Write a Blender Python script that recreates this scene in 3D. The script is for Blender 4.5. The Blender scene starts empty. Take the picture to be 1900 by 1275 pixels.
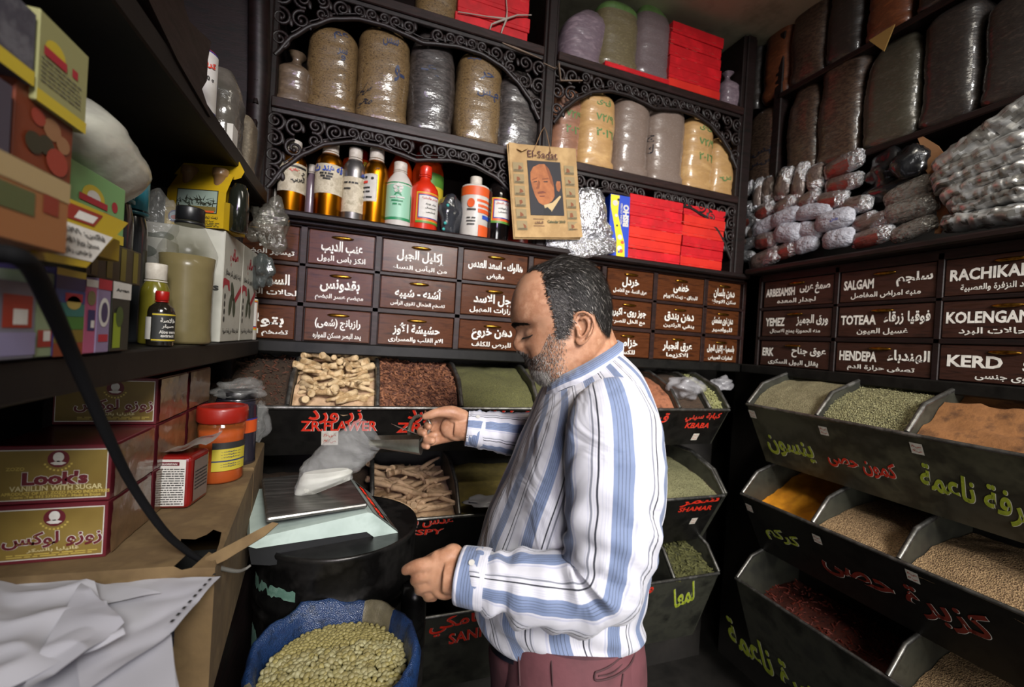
import bpy, bmesh, math, random, unicodedata
import numpy as np
from mathutils import Vector, Matrix, noise as mnoise
random.seed(7)
SC = bpy.context.scene
COL = SC.collection
V = Vector
# ---------------------------------------------------------------- camera
CX, CY, FP = 950.0, 637.5, 800.0
def _n(v):
    v = np.array(v, float); return v / np.linalg.norm(v)
_d = _n((672 - CX, 616 - CY, FP))
_x = np.array((3250 - CX, 772 - CY, FP)); _x = _n(_x - _d * np.dot(_x, _d))
_u = np.cross(_x, _d)
if _u[1] > 0: _u = -_u
RW = np.array([_x, _d, _u])                 # rows: world axes seen from the camera (right, down, forward)
CAM = np.array((0.0, 0.0, 1.55))
def ray(px, py): return RW @ np.array((px - CX, py - CY, FP))
def at(px, py, axis, val):                  # the point of a picture pixel on the plane axis = val
    r = ray(px, py); return V(CAM + r * ((val - CAM[axis]) / r[axis]))
def dep(px, py, z): return V(CAM + ray(px, py) / FP * z)
def atp(px, py, p0, nrm):
    r = V(ray(px, py)); c = V(CAM); return c + r * ((p0 - c).dot(nrm) / r.dot(nrm))
cam_data = bpy.data.cameras.new('camera')
cam = bpy.data.objects.new('camera', cam_data); COL.objects.link(cam)
_r = RW @ np.array((1, 0, 0.)); _up = -(RW @ np.array((0, 1, 0.))); _b = -(RW @ np.array((0, 0, 1.)))
cam.matrix_world = Matrix(((_r[0], _up[0], _b[0], 0), (_r[1], _up[1], _b[1], 0), (_r[2], _up[2], _b[2], 1.55), (0, 0, 0, 1)))
cam_data.sensor_width = 36; cam_data.lens = FP / 1900 * 36; cam_data.clip_start = .02
cam_data.dof.use_dof = True; cam_data.dof.focus_distance = .95; cam_data.dof.aperture_fstop = 3.2
SC.camera = cam
# ---------------------------------------------------------------- light
w = bpy.data.worlds.new('street_sky'); SC.world = w; w.use_nodes = True
w.node_tree.nodes['Background'].inputs[0].default_value = (.62, .72, .95, 1)
w.node_tree.nodes['Background'].inputs[1].default_value = .010
def area(name, loc, target, sx, sy, power, color, spread=180):
    l = bpy.data.lights.new(name, 'AREA'); l.shape = 'RECTANGLE'; l.size = sx; l.size_y = sy
    l.energy = power; l.color = color; l.spread = math.radians(spread)
    o = bpy.data.objects.new(name, l); COL.objects.link(o); o.location = loc
    o.rotation_euler = (V(target) - V(loc)).to_track_quat('-Z', 'Y').to_euler(); return o
area('doorway_daylight', (.62, -1.9, 2.95), (.78, 1.1, 1.45), .9, .8, 38, (1.0, .98, .95), 74)
area('low_doorway_daylight', (.05, -1.7, 1.3), (1.0, 1.2, .95), .9, .8, 6.5, (1.0, .98, .95), 70)
area('side_window_glow', (-.28, -2.6, 2.45), (.0, 1.6, 1.8), .5, .95, 1.7, (.78, .60, 1.0), 40)
area('shop_tube_light', (.95, .25, 2.98), (1.0, .95, 1.2), .9, .12, 6, (1.0, .93, .80), 120)
SC.view_settings.view_transform = 'Standard'; SC.view_settings.look = 'None'
SC.view_settings.gamma = 1; SC.view_settings.exposure = 0.0; SC.view_settings.use_curve_mapping = False
SC.cycles.use_denoising = True
SC.cycles.max_bounces = 8; SC.cycles.transparent_max_bounces = 24
# ---------------------------------------------------------------- materials
def lin(h):
    if isinstance(h, (tuple, list)): return tuple(h)[:3]
    h = h.lstrip('#'); c = [int(h[i:i + 2], 16) / 255 for i in (0, 2, 4)]
    return tuple(x / 12.92 if x <= .04045 else ((x + .055) / 1.055) ** 2.4 for x in c)
_MC = {}
def M(name, col, rough=.5, metal=0, col2=None, vs=30, kind='noise', bump=0, bs=150, coat=0, alpha=1, sss=0, detail=4,
      lo=.35, hi=.65, stretch=None, bkind='noise', spec=.5, coatr=.12, bd=.003, rv=0):
    if name in _MC: return _MC[name]
    m = bpy.data.materials.new(name); m.use_nodes = True; _MC[name] = m
    nt = m.node_tree; N = nt.nodes; L = nt.links; p = N['Principled BSDF']
    p.inputs['Base Color'].default_value = (*lin(col), 1); p.inputs['Roughness'].default_value = rough
    p.inputs['Metallic'].default_value = metal; p.inputs['Coat Weight'].default_value = coat
    p.inputs['Coat Roughness'].default_value = coatr; p.inputs['Alpha'].default_value = alpha
    p.inputs['Specular IOR Level'].default_value = spec
    if sss:
        p.inputs['Subsurface Weight'].default_value = sss; p.inputs['Subsurface Radius'].default_value = (.008, .003, .0015)
        p.inputs['Subsurface Scale'].default_value = 1
    vec = None
    if col2 is not None or bump:
        tc = N.new('ShaderNodeTexCoord'); oi = N.new('ShaderNodeObjectInfo'); ad = N.new('ShaderNodeVectorMath'); ad.operation = 'ADD'
        mu = N.new('ShaderNodeMath'); mu.operation = 'MULTIPLY'; mu.inputs[1].default_value = 13.7
        L.new(oi.outputs['Random'], mu.inputs[0]); L.new(tc.outputs['Object'], ad.inputs[0]); L.new(mu.outputs[0], ad.inputs[1])
        mp = N.new('ShaderNodeMapping'); L.new(ad.outputs[0], mp.inputs[0]); vec = mp.outputs[0]
        if stretch: mp.inputs['Scale'].default_value = stretch
    def tex(k, s, det):
        if k == 'voronoi':
            t = N.new('ShaderNodeTexVoronoi'); t.inputs['Scale'].default_value = s; L.new(vec, t.inputs['Vector']); return t.outputs['Color'], t.outputs['Distance']
        t = N.new('ShaderNodeTexNoise'); t.inputs['Scale'].default_value = s; t.inputs['Detail'].default_value = det
        t.inputs['Roughness'].default_value = .62; L.new(vec, t.inputs['Vector']); return t.outputs[0], t.outputs[0]
    if col2 is not None:
        c, dd = tex(kind, vs, detail)
        cr = N.new('ShaderNodeValToRGB'); E = cr.color_ramp.elements
        cols = col2 if isinstance(col2, list) else [col2]
        E[0].position = lo; E[0].color = (*lin(col), 1); E[1].position = hi; E[1].color = (*lin(cols[-1]), 1)
        for i, cc in enumerate(cols[:-1]):
            e = E.new(lo + (hi - lo) * (i + 1) / len(cols)); e.color = (*lin(cc), 1)
        if kind == 'voronoi':
            sp = N.new('ShaderNodeSeparateColor'); L.new(c, sp.inputs[0]); L.new(sp.outputs[0], cr.inputs[0])
        else: L.new(c, cr.inputs[0])
        L.new(cr.outputs[0], p.inputs['Base Color'])
        if rv:
            mr = N.new('ShaderNodeMapRange'); L.new(dd, mr.inputs[0]); mr.inputs[3].default_value = rough - rv; mr.inputs[4].default_value = rough + rv
            L.new(mr.outputs[0], p.inputs['Roughness'])
    if bump:
        c, dd = tex(bkind, bs, 3)
        b = N.new('ShaderNodeBump'); b.inputs['Strength'].default_value = bump; b.inputs['Distance'].default_value = bd
        L.new(dd, b.inputs['Height']); L.new(b.outputs[0], p.inputs['Normal'])
        if coat: L.new(b.outputs[0], p.inputs['Coat Normal'])
    return m
# ---------------------------------------------------------------- lettering
def _form(c, f):
    try: return unicodedata.lookup(unicodedata.name(c) + ' ' + f + ' FORM')
    except (KeyError, ValueError): return None
def shape(s):
    if not any('\u0600' <= c <= '\u06ff' for c in s): return s
    out = []; i = 0; joined = False
    while i < len(s):
        c = s[i]
        if c == 'ل' and i + 1 < len(s) and s[i + 1] in 'اأإآ':
            base = 'ARABIC LIGATURE LAM WITH ' + unicodedata.name(s[i + 1]).replace('ARABIC LETTER ', '')
            out.append(unicodedata.lookup(base + (' FINAL FORM' if joined else ' ISOLATED FORM'))); joined = False; i += 2; continue
        nxt = s[i + 1] if i + 1 < len(s) else ' '
        can = _form(c, 'INITIAL') is not None
        nj = can and (_form(nxt, 'FINAL') is not None)
        g = _form(c, 'MEDIAL' if joined and nj else 'INITIAL' if nj else 'FINAL' if joined else 'ISOLATED')
        out.append(g or {'(': ')', ')': '('}.get(c, c)); joined = bool(nj); i += 1
    r = out[::-1]
    k = 0
    while k < len(r):                       # numbers keep their order
        j = k
        while j < len(r) and (r[j].isdigit() or r[j] in '/,'): j += 1
        if j > k + 1: r[k:j] = r[k:j][::-1]
        k = max(j, k + 1)
    return ''.join(r)
_TC = {}
def text_geo(s, bold=.03, shear=0.0):
    key = (s, bold, shear)
    if key in _TC: return _TC[key]
    c = bpy.data.curves.new('lettering', 'FONT'); c.body = shape(s); c.offset = bold; c.shear = shear; c.resolution_u = 2; c.fill_mode = 'FRONT'
    o = bpy.data.objects.new('lettering', c); COL.objects.link(o); bpy.context.view_layer.update()
    me = o.to_mesh(); co = np.array([v.co[:] for v in me.vertices]).reshape(-1, 3)[:, :2]; fs = [tuple(p.vertices) for p in me.polygons]
    o.to_mesh_clear(); bpy.data.objects.remove(o); bpy.data.curves.remove(c)
    mn, mx = co.min(0), co.max(0); _TC[key] = (co, fs, mn, mx); return _TC[key]
# ---------------------------------------------------------------- mesh builder
def frame(o, ux, uy, uz=None):
    ux = V(ux).normalized(); uz = ux.cross(V(uy)).normalized() if uz is None else V(uz).normalized(); uy = uz.cross(ux)
    return Matrix(((ux.x, uy.x, uz.x, o[0]), (ux.y, uy.y, uz.y, o[1]), (ux.z, uy.z, uz.z, o[2]), (0, 0, 0, 1)))
_BX = {}
class G:
    def __init__(s, xf=None): s.v = []; s.f = []; s.m = []; s.s = []; s.uv = {}; s.xf = xf
    def add(s, vs, fs, m=0, sm=False, uv=None):
        b = len(s.v)
        if s.xf is not None: vs = [s.xf @ V(v) for v in vs]
        s.v.extend(tuple(v) for v in vs)
        for k, f in enumerate(fs):
            if uv is not None: s.uv[len(s.f)] = uv[k]
            s.f.append(tuple(b + i for i in f)); s.m.append(m[k] if isinstance(m, (list, tuple)) else m); s.s.append(sm)
        return s
    def box(s, a, b, m=0, bev=0, seg=1):
        a = V(a); b = V(b); c = (a + b) / 2; d = b - a
        return s.obb(c, V((d.x / 2, 0, 0)), V((0, d.y / 2, 0)), V((0, 0, d.z / 2)), m, bev, seg)
    def obb(s, c, ax, ay, az, m=0, bev=0, seg=1, mf=None):
        h = (ax.length, ay.length, az.length); ux, uy, uz = (q.normalized() for q in (ax, ay, az))
        key = (round(h[0], 5), round(h[1], 5), round(h[2], 5), bev, seg)
        if key not in _BX:
            bm = bmesh.new(); bmesh.ops.create_cube(bm, size=2)
            for v in bm.verts: v.co = V((v.co.x * h[0], v.co.y * h[1], v.co.z * h[2]))
            if bev: bmesh.ops.bevel(bm, geom=bm.edges[:], offset=min(bev, .45 * 2 * min(h)), segments=seg, affect='EDGES', profile=.5)
            bm.normal_update()
            _BX[key] = ([v.co.copy() for v in bm.verts], [tuple(v.index for v in f.verts) for f in bm.faces], [f.normal.copy() for f in bm.faces]) if not bm.verts.index_update() else 0
            bm.free()
        vs, fs, ns = _BX[key]
        mm = m
        if mf: mm = [mf.get(max(((abs(n[i]), (('+' if n[i] > 0 else '-') + 'xyz'[i])) for i in range(3)))[1], m) if max(abs(n[0]), abs(n[1]), abs(n[2])) > .9 else m for n in ns]
        return s.add([c + ux * v.x + uy * v.y + uz * v.z for v in vs], fs, mm)
    def tube(s, pts, r, n=8, m=0, cap=True, flat=1, up=None, closed=False):
        P = [V(p) for p in pts]; k = len(P); R = r if isinstance(r, (list, tuple)) else [r] * k
        rings = []; prev = None
        for i, p in enumerate(P):
            if closed: t = (P[(i + 1) % k] - P[i - 1])
            else: t = (P[min(i + 1, k - 1)] - P[max(i - 1, 0)])
            t.normalize()
            if up is not None: a = V(up)
            else: a = prev if prev is not None else (V((0, 0, 1)) if abs(t.z) < .9 else V((1, 0, 0)))
            a = (a - t * a.dot(t)).normalized(); b = t.cross(a); prev = a
            rings.append([p + (a * math.cos(q) * flat + b * math.sin(q)) * R[i] for q in (2 * math.pi * j / n for j in range(n))])
        return s.loft(rings, m, cap=cap, closed=closed)
    def loft(s, rings, m=0, cap=True, closed=False, sm=True, uvf=None, open_u=False):
        n = len(rings[0]); k = len(rings); vs = [v for r in rings for v in r]; fs = []; uv = [] if uvf else None; ms = []
        for i in range(k if closed else k - 1):
            i2 = (i + 1) % k
            for j in range(n - 1 if open_u else n):
                j2 = (j + 1) % n
                fs.append((i * n + j, i * n + j2, i2 * n + j2, i2 * n + j)); ms.append(m(i, j) if callable(m) else m)
                if uvf: uv.append((uvf(i, j), uvf(i, j + 1), uvf(i + 1, j + 1), uvf(i + 1, j)))
        s.add(vs, fs, ms, sm, uv)
        if cap and not closed:
            mm = m(0, 0) if callable(m) else m; mm2 = m(k - 2, 0) if callable(m) else m
            s.add(rings[0], [tuple(range(n))[::-1]], mm); s.add(rings[-1], [tuple(range(n))], mm2)
        return s
    def lathe(s, prof, c=(0, 0, 0), n=32, m=0, cap=True, sx=1, sy=1):
        rings = [[V((c[0] + r * sx * math.cos(2 * math.pi * j / n), c[1] + r * sy * math.sin(2 * math.pi * j / n), c[2] + z)) for j in range(n)] for r, z in prof]
        return s.loft(rings, m if not isinstance(m, (list, tuple)) else (lambda i, j: m[i]), cap=cap)
    def prism(s, poly, o, ux, uy, dv, m=0):
        o, ux, uy, dv = V(o), V(ux), V(uy), V(dv); n = len(poly)
        a = [o + ux * p[0] + uy * p[1] for p in poly]; b = [p + dv for p in a]
        fl = ux.cross(uy).dot(dv) > 0
        fs = [tuple(range(n))[::-1] if fl else tuple(range(n)), tuple(range(n, 2 * n)) if fl else tuple(range(n, 2 * n))[::-1]]
        for i in range(n):
            j = (i + 1) % n; q = (i, j, n + j, n + i); fs.append(q if fl else q[::-1])
        return s.add(a + b, fs, m)
    def poly(s, pts, m=0): return s.add(pts, [tuple(range(len(pts)))], m)
    def disc(s, c, ux, uy, rx, ry=None, m=0, n=20, a0=0, a1=2 * math.pi):
        ry = ry or rx; c = V(c); full = abs(a1 - a0 - 2 * math.pi) < 1e-6
        p = [c + V(ux) * rx * math.cos(a0 + (a1 - a0) * i / n) + V(uy) * ry * math.sin(a0 + (a1 - a0) * i / n) for i in range(n if full else n + 1)]
        return s.poly(p, m)
    def blob(s, c, ax, ay, az, m=0, n=10, k=7, nz=0, seed=0):
        c = V(c); rings = []
        for i in range(k + 1):
            t = math.pi * (.04 + .92 * i / k)
            r = []
            for j in range(n):
                q = 2 * math.pi * j / n; d = V((math.sin(t) * math.cos(q), math.sin(t) * math.sin(q), math.cos(t)))
                f = 1 + (nz * mnoise.noise(d * 1.7 + V((seed * 3.1, seed, 0))) if nz else 0)
                r.append(c + (V(ax) * d.x + V(ay) * d.y + V(az) * d.z) * f)
            rings.append(r)
        return s.loft(rings, m)
    def text(s, t, o, ux, uy, w=None, h=None, m=0, bold=.03, shear=0, off=.0006, wrap=None, al='c'):
        """lettering lying on a surface: o = centre (al c), ux/uy = unit directions, w/h = size of its box"""
        co, fs, mn, mx = text_geo(t, bold, shear); sz = mx - mn
        if w is None: w = sz[0] * h / sz[1]
        if h is None: h = sz[1] * w / sz[0]
        q = (co - (mn + mx) / 2) / sz * np.array((w, h)); ux = V(ux).normalized(); uy = V(uy).normalized(); nz = ux.cross(uy) * off
        if al == 'l': q = q + np.array((w / 2, 0))
        if al == 'r': q = q - np.array((w / 2, 0))
        if wrap: return s.add([wrap(float(a), float(b)) for a, b in q], fs, m)
        return s.add([V(o) + ux * float(a) + uy * float(b) + nz for a, b in q], fs, m)
    def rect(s, o, ux, uy, w, h, m=0, off=.0005):
        ux = V(ux).normalized(); uy = V(uy).normalized(); o = V(o) + ux.cross(uy) * off
        return s.poly([o - ux * w / 2 - uy * h / 2, o + ux * w / 2 - uy * h / 2, o + ux * w / 2 + uy * h / 2, o - ux * w / 2 + uy * h / 2], m)
    def lines(s, o, ux, uy, w, h, n, m=0, th=.35, off=.0007, seed=1):     # rows of illegible small print
        r = random.Random(seed); ux = V(ux).normalized(); uy = V(uy).normalized()
        for i in range(n):
            y = h / 2 - (i + .5) * h / n; x = -w / 2
            while x < w / 2 - .04 * w:
                l = min(w * r.uniform(.05, .2), w / 2 - x); s.rect(V(o) + ux * (x + l / 2) + uy * y, ux, uy, l, h / n * th, m, off); x += l + .025 * w
        return s
    def build(s, name, mats, parent=None, **kw):
        me = bpy.data.meshes.new(name)
        off = parent_loc(parent) if parent is not None else None
        vs = s.v if off is None else [(a - off[0], b - off[1], c - off[2]) for a, b, c in s.v]
        me.from_pydata(vs, [], s.f); me.polygons.foreach_set('material_index', s.m); me.polygons.foreach_set('use_smooth', s.s)
        for q in (mats if isinstance(mats, (list, tuple)) else [mats]): me.materials.append(q)
        if s.uv:
            ul = me.uv_layers.new(name='UVMap'); d = np.zeros((len(me.loops), 2))
            for p in me.polygons:
                if p.index in s.uv:
                    for k, li in enumerate(p.loop_indices): d[li] = s.uv[p.index][k]
            ul.data.foreach_set('uv', d.ravel())
        me.update(); o = bpy.data.objects.new(name, me); COL.objects.link(o)
        if parent is not None: o.parent = parent
        tag(o, **kw); return o
def parent_loc(p):
    l = V((0, 0, 0))
    while p is not None: l = l + p.location; p = p.parent
    return l
def tag(o, label=None, cat=None, group=None, kind=None):
    if label: o['label'] = label
    if cat: o['category'] = cat
    if group: o['group'] = group
    if kind: o['kind'] = kind
    return o
def thing(name, label, cat, loc=(0, 0, 0), group=None):
    o = bpy.data.objects.new(name, None); COL.objects.link(o); o.location = loc; o.empty_display_size = .02
    return tag(o, label, cat, group)
def dup(o, loc=None, rot=None, label=None, group=None, scale=None):
    def cp(a, par):
        c = a.copy(); COL.objects.link(c)
        if par is not None: c.parent = par
        for ch in a.children: cp(ch, c)
        return c
    r = cp(o, None)
    if loc is not None: r.location = loc
    if rot is not None: r.rotation_euler = rot
    if scale is not None: r.scale = scale
    if label: r['label'] = label
    if group: r['group'] = group
    return r
X, Y, Z = V((1, 0, 0)), V((0, 1, 0)), V((0, 0, 1))
# shared materials
wood = M('dark_wood', '#1c1213', .5, col2=['#1a0e0c', '#0d0807'], vs=14, stretch=(1, 1, 6), bump=.15, bs=60, rv=.1, spec=.3)
woodr = M('reddish_wood', '#2e1c1c', .48, col2=['#1c0e0b', '#2c1813'], vs=10, stretch=(1, 6, 6), bump=.12, bs=70, rv=.1, spec=.3)
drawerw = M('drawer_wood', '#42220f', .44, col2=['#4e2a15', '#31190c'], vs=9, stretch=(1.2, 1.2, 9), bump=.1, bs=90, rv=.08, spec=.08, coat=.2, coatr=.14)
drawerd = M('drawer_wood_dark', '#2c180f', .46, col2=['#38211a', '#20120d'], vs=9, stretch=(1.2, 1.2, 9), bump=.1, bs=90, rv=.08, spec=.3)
brass = M('brass', '#b98a35', .28, 1, col2='#6b4a18', vs=80)
wpaint = M('white_paint', '#e9e6df', .55, col2='#cfcbc2', vs=60)
steel = M('worn_steel', '#7f7e7a', .38, .85, col2=['#5a5854', '#8e8c88'], vs=18, bump=.1, bs=40, rv=.12)
blackp = M('black_paint', '#100f0e', .42, col2=['#171614', '#0a0a09'], vs=12, bump=.06, bs=30, rv=.1, spec=.22)
redp = M('red_paint', '#d8341f', .45, col2='#c02a1a', vs=80)
yelp = M('yellow_green_paint', '#a9b435', .5, col2='#8b9a2a', vs=80)
darkp = M('dark_marks_and_shade', '#20201f', .6)
paperw = M('white_paper', '#d9d6cf', .7, col2='#c6c2ba', vs=30)
# ================================================================ the room
def slab(name, a, b, m): g = G(); g.box(a, b); return g.build(name, m, kind='structure')
plaster = M('old_plaster', '#b5b094', .85, col2=['#bdb89d', '#98937a'], vs=4, bump=.2, bs=25)
wallm = M('dark_wall', '#2a2622', .8, col2='#1b1816', vs=5, bump=.2, bs=30)
floorm = M('floor_tiles', '#2d2a27', .6, col2='#1d1b19', vs=8)
slab('floor', (-.9, -2.0, -.06), (2.3, 2.2, 0), floorm)
slab('ceiling', (-.9, .35, 3.06), (2.3, 2.2, 3.12), plaster)
slab('wall_back', (-.9, 2.0, 0), (2.3, 2.08, 3.06), wallm)
slab('wall_right', (2.1, -2.0, 0), (2.18, 2.0, 3.06), wallm)
slab('wall_left', (-.9, -2.0, 0), (-.82, 2.0, 3.06), wallm)
# ================================================================ drawer cabinets
ROWS = ((1.769, 1.887), (1.639, 1.756), (1.509, 1.622))
def drawer(root, c, ux, nrm, w, z0, z1, m, main, sub, extra=None, ms=1.0, mx=0.0, sx=0.0):
    """one drawer: c = middle of the opening on the face, ux = along the front, nrm = out of the front"""
    uz = Z; h = z1 - z0; g = G(); zc = (z0 + z1) / 2; cc = V((c[0], c[1], zc))
    g.obb(cc - nrm * .05, ux * (w / 2 - .002), nrm * .056, uz * (h / 2 - .002), 0, .002)
    p = cc + nrm * .006
    def line(t, x, z, wd, hh, b): g.text(t, p + ux * x + uz * z, ux, uz, wd, hh, 1, bold=b, off=.0008)
    if extra:
        line(extra[0], extra[1] * w, .006, extra[2] * w, .036, .035)
    if main:
        mw = min(.62 * w, .034 * len(main) * .62) * ms if not extra else extra[4] * w
        line(main, (extra[3] if extra else mx) * w, .004 if not extra else .01, mw, .046 if len(main) < 12 else .04, .028)
    if sub: line(sub, sx * w, -.036, min(.72 * w, .0125 * len(sub) + .02), .024, .022)
    o = g.build('drawer', [m, wpaint], root)
    k = G(); kc = p + uz * (h / 2 - .021)
    k.blob(kc + nrm * .003, ux * .036, nrm * .008, uz * .0062, n=14, k=10)
    k.build('handle', brass, o)
COLS = [(-.52, -.213), (-.187, .027), (.051, .322), (.342, .604), (.627, .932), (.965, 1.2), (1.22, 1.481), (1.5, 1.70)]
BT = [[('زهر', 'تيسير الهضم'), ('السرخس', 'لحالات النهاب'), ('بتولا', 'تضخم الكبد')],
      [('عنب الديب', 'انكز باس البول'), ('بقدونس', 'مهضم عسر الهضم'), ('رازيانج (شمى)', 'يحد البصر مسكن للمواره')],
      [('إكليل الجبل', 'من البأس النساء'), ('أشنه - شيبه', 'تضخم الطحال تقوى الرأس'), ('حشيشة الأوز', 'الام القلب والمسرارى')],
      [('هالوك - اسعد العدس', 'مقبض'), ('رجل الاسد', 'افرازات المهبل'), ('دهن خروع', 'للبرص للكلف')],
      [(None, None)] * 3,
      [('خردل', 'عرق النساء مع الفاصل'), ('جوز روى - اكيرو', 'مع الخل للصرع'), ('خزامى', 'للكسر')],
      [('خطمى', 'للبهاق - زيت الاورام'), ('دهن بندق', 'ينقي الرئتين'), ('عرق انجبار', 'الاكزيما')],
      [('دهن بلسان', 'سكن للاوجاع'), ('دهن نوى مشمش', 'للبواسير'), ('بلسميا - إكليل الجبل', 'لمغرات المبيض')]]
cab = thing('drawer_cabinet', 'long dark wooden apothecary drawer cabinet with white Arabic lettering on the back wall', 'cabinet', (.6, 1.75, 1.48))
g = G(); g.box((-.54, 1.612, 1.47), (1.72, 1.93, 1.91), 0)
xs = [-.54] + [(COLS[i][1] + COLS[i + 1][0]) / 2 for i in range(7)] + [1.722]
for i, x in enumerate(xs): g.box((x - (.011 if 0 < i < 8 else .008), 1.594, 1.5), (x + .011, 1.616, 1.9), 0, .002)
for z0, z1 in ((1.887, 1.905), (1.756, 1.769), (1.622, 1.639)): g.box((-.54, 1.594, z0), (1.72, 1.616, z1), 0, .002)
g.build('body', woodr, cab)
g = G(); g.box((-.56, 1.545, 1.905), (1.70, 1.95, 1.928), 0, .006); g.box((-.55, 1.575, 1.893), (1.70, 1.62, 1.907), 0, .004); g.build('top_ledge', wood, cab)
g = G(); g.box((-.56, 1.57, 1.468), (1.72, 1.62, 1.508), 0, .004); g.build('base_rail', blackp, cab)
for ci, (a, b) in enumerate(COLS):
    for ri, (z0, z1) in enumerate(ROWS):
        t = BT[ci][ri]; right = ci == 0
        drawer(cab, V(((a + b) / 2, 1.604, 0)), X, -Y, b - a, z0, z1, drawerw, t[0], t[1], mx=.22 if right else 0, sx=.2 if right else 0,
               ms={('هالوك - اسعد العدس'): 1.35, 'رازيانج (شمى)': 1.1, 'بلسميا - إكليل الجبل': 1.3, 'جوز روى - اكيرو': 1.2}.get(t[0], 1))
# right wall cabinet
cab = thing('drawer_cabinet', 'dark wooden drawer cabinet with Latin and Arabic lettering on the right wall', 'cabinet', (1.85, .9, 1.48))
RC = [(1.483, 1.173), (1.152, .855), (.839, .545), (.525, .22)]
RT = [[('صمغ عربى', 'لجدار المعده', ('ARBESAMSH', -.24, .44, .25, .4)), ('ورق الجميز', 'منه الحموزة يمنع الاسهال', ('YEMEZ', -.29, .3, .24, .42)), ('عوق جناح', 'يقلل البول السكرى', ('ERK', -.37, .18, .22, .46))],
      [('سلجم', 'منبه امراض المفاصل', ('SALGAM', -.28, .34, .29, .34)), ('فوقيا زرقاء', 'غسيل العيون', ('TOTEAA', -.26, .4, .24, .44)), ('الهندباء', 'تصفى حرارة الدم', ('HENDEPA', -.24, .42, .28, .4))],
      [('حمل', 'البولية وضد النزفرة والعصبية', ('RACHIKAH', -.15, .6, .36, .2)), ('خولنجان', 'قوى حالات البرد', ('KOLENGAN', -.15, .62, .34, .22)), ('قرو', 'قوى جنسى', ('KERD', -.22, .42, .24, .24))],
      [(None, None, None)] * 3]
g = G(); g.box((1.729, .2, 1.47), (2.08, 1.5, 1.92), 0)
ys = [1.5, (1.173 + 1.152) / 2, (.855 + .839) / 2, (.545 + .525) / 2, .2]
for y in ys: g.box((1.711, y - .009, 1.5), (1.733, y + .009, 1.91), 0, .002)
for z0, z1 in ((1.887, 1.92), (1.756, 1.769), (1.622, 1.639)): g.box((1.711, .2, z0), (1.733, 1.5, z1), 0, .002)
g.build('body', wood, cab)
g = G(); g.box((1.655, .2, 1.922), (2.08, 1.545, 1.946), 0, .006); g.build('top_ledge', wood, cab)
g = G(); g.box((1.69, .2, 1.468), (1.735, 1.56, 1.508), 0, .004); g.build('base_rail', blackp, cab)
for ci, (a, b) in enumerate(RC):
    for ri, (z0, z1) in enumerate(ROWS):
        t = RT[ci][ri]
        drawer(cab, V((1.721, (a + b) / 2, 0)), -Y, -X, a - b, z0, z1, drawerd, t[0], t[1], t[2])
# ================================================================ carved shelving on the back wall
shv = thing('carved_shelving', 'carved dark wooden wall shelving with fretwork arches above the back drawers', 'shelving', (.65, 1.75, 1.93))
PX = [-.345, .64, 1.655]
for i, x in enumerate(PX):
    g = G(); w_ = .03 if i == 1 else .04
    g.box((x - w_, 1.585, 1.93), (x + w_, 1.95, 3.05), 0, .004); g.box((x - w_ * .6, 1.575, 1.93), (x + w_ * .6, 1.59, 3.05), 0, .004)
    g.build('post', wood, shv)
g = G(); g.box((-.56, 1.955, 1.93), (1.72, 1.975, 3.05)); g.build('back_panel', M('shelf_back', '#150c0a', .7, col2='#20120e', vs=6, spec=.2), shv)
SH = (2.285, 2.70)
for z in SH:
    for a, b in ((PX[0], PX[1]), (PX[1], PX[2])):
        g = G(); g.box((a + .03, 1.58, z - .026), (b - .03, 1.95, z), 0, .004); g.box((a + .03, 1.572, z - .03), (b - .03, 1.585, z + .004), 0, .003); g.build('shelf', woodr, shv)
def interp(t, pts):
    for (a, p), (b, q) in zip(pts, pts[1:]):
        if t <= b:
            u = (t - a) / (b - a); u = u * u * (3 - 2 * u) * .4 + u * .6; return p + (q - p) * u
    return pts[-1][1]
HF = [(0, .26), (.05, .185), (.11, .13), (.18, .085), (.27, .06), (.36, .058), (.44, .07), (.5, .082)]
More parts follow.
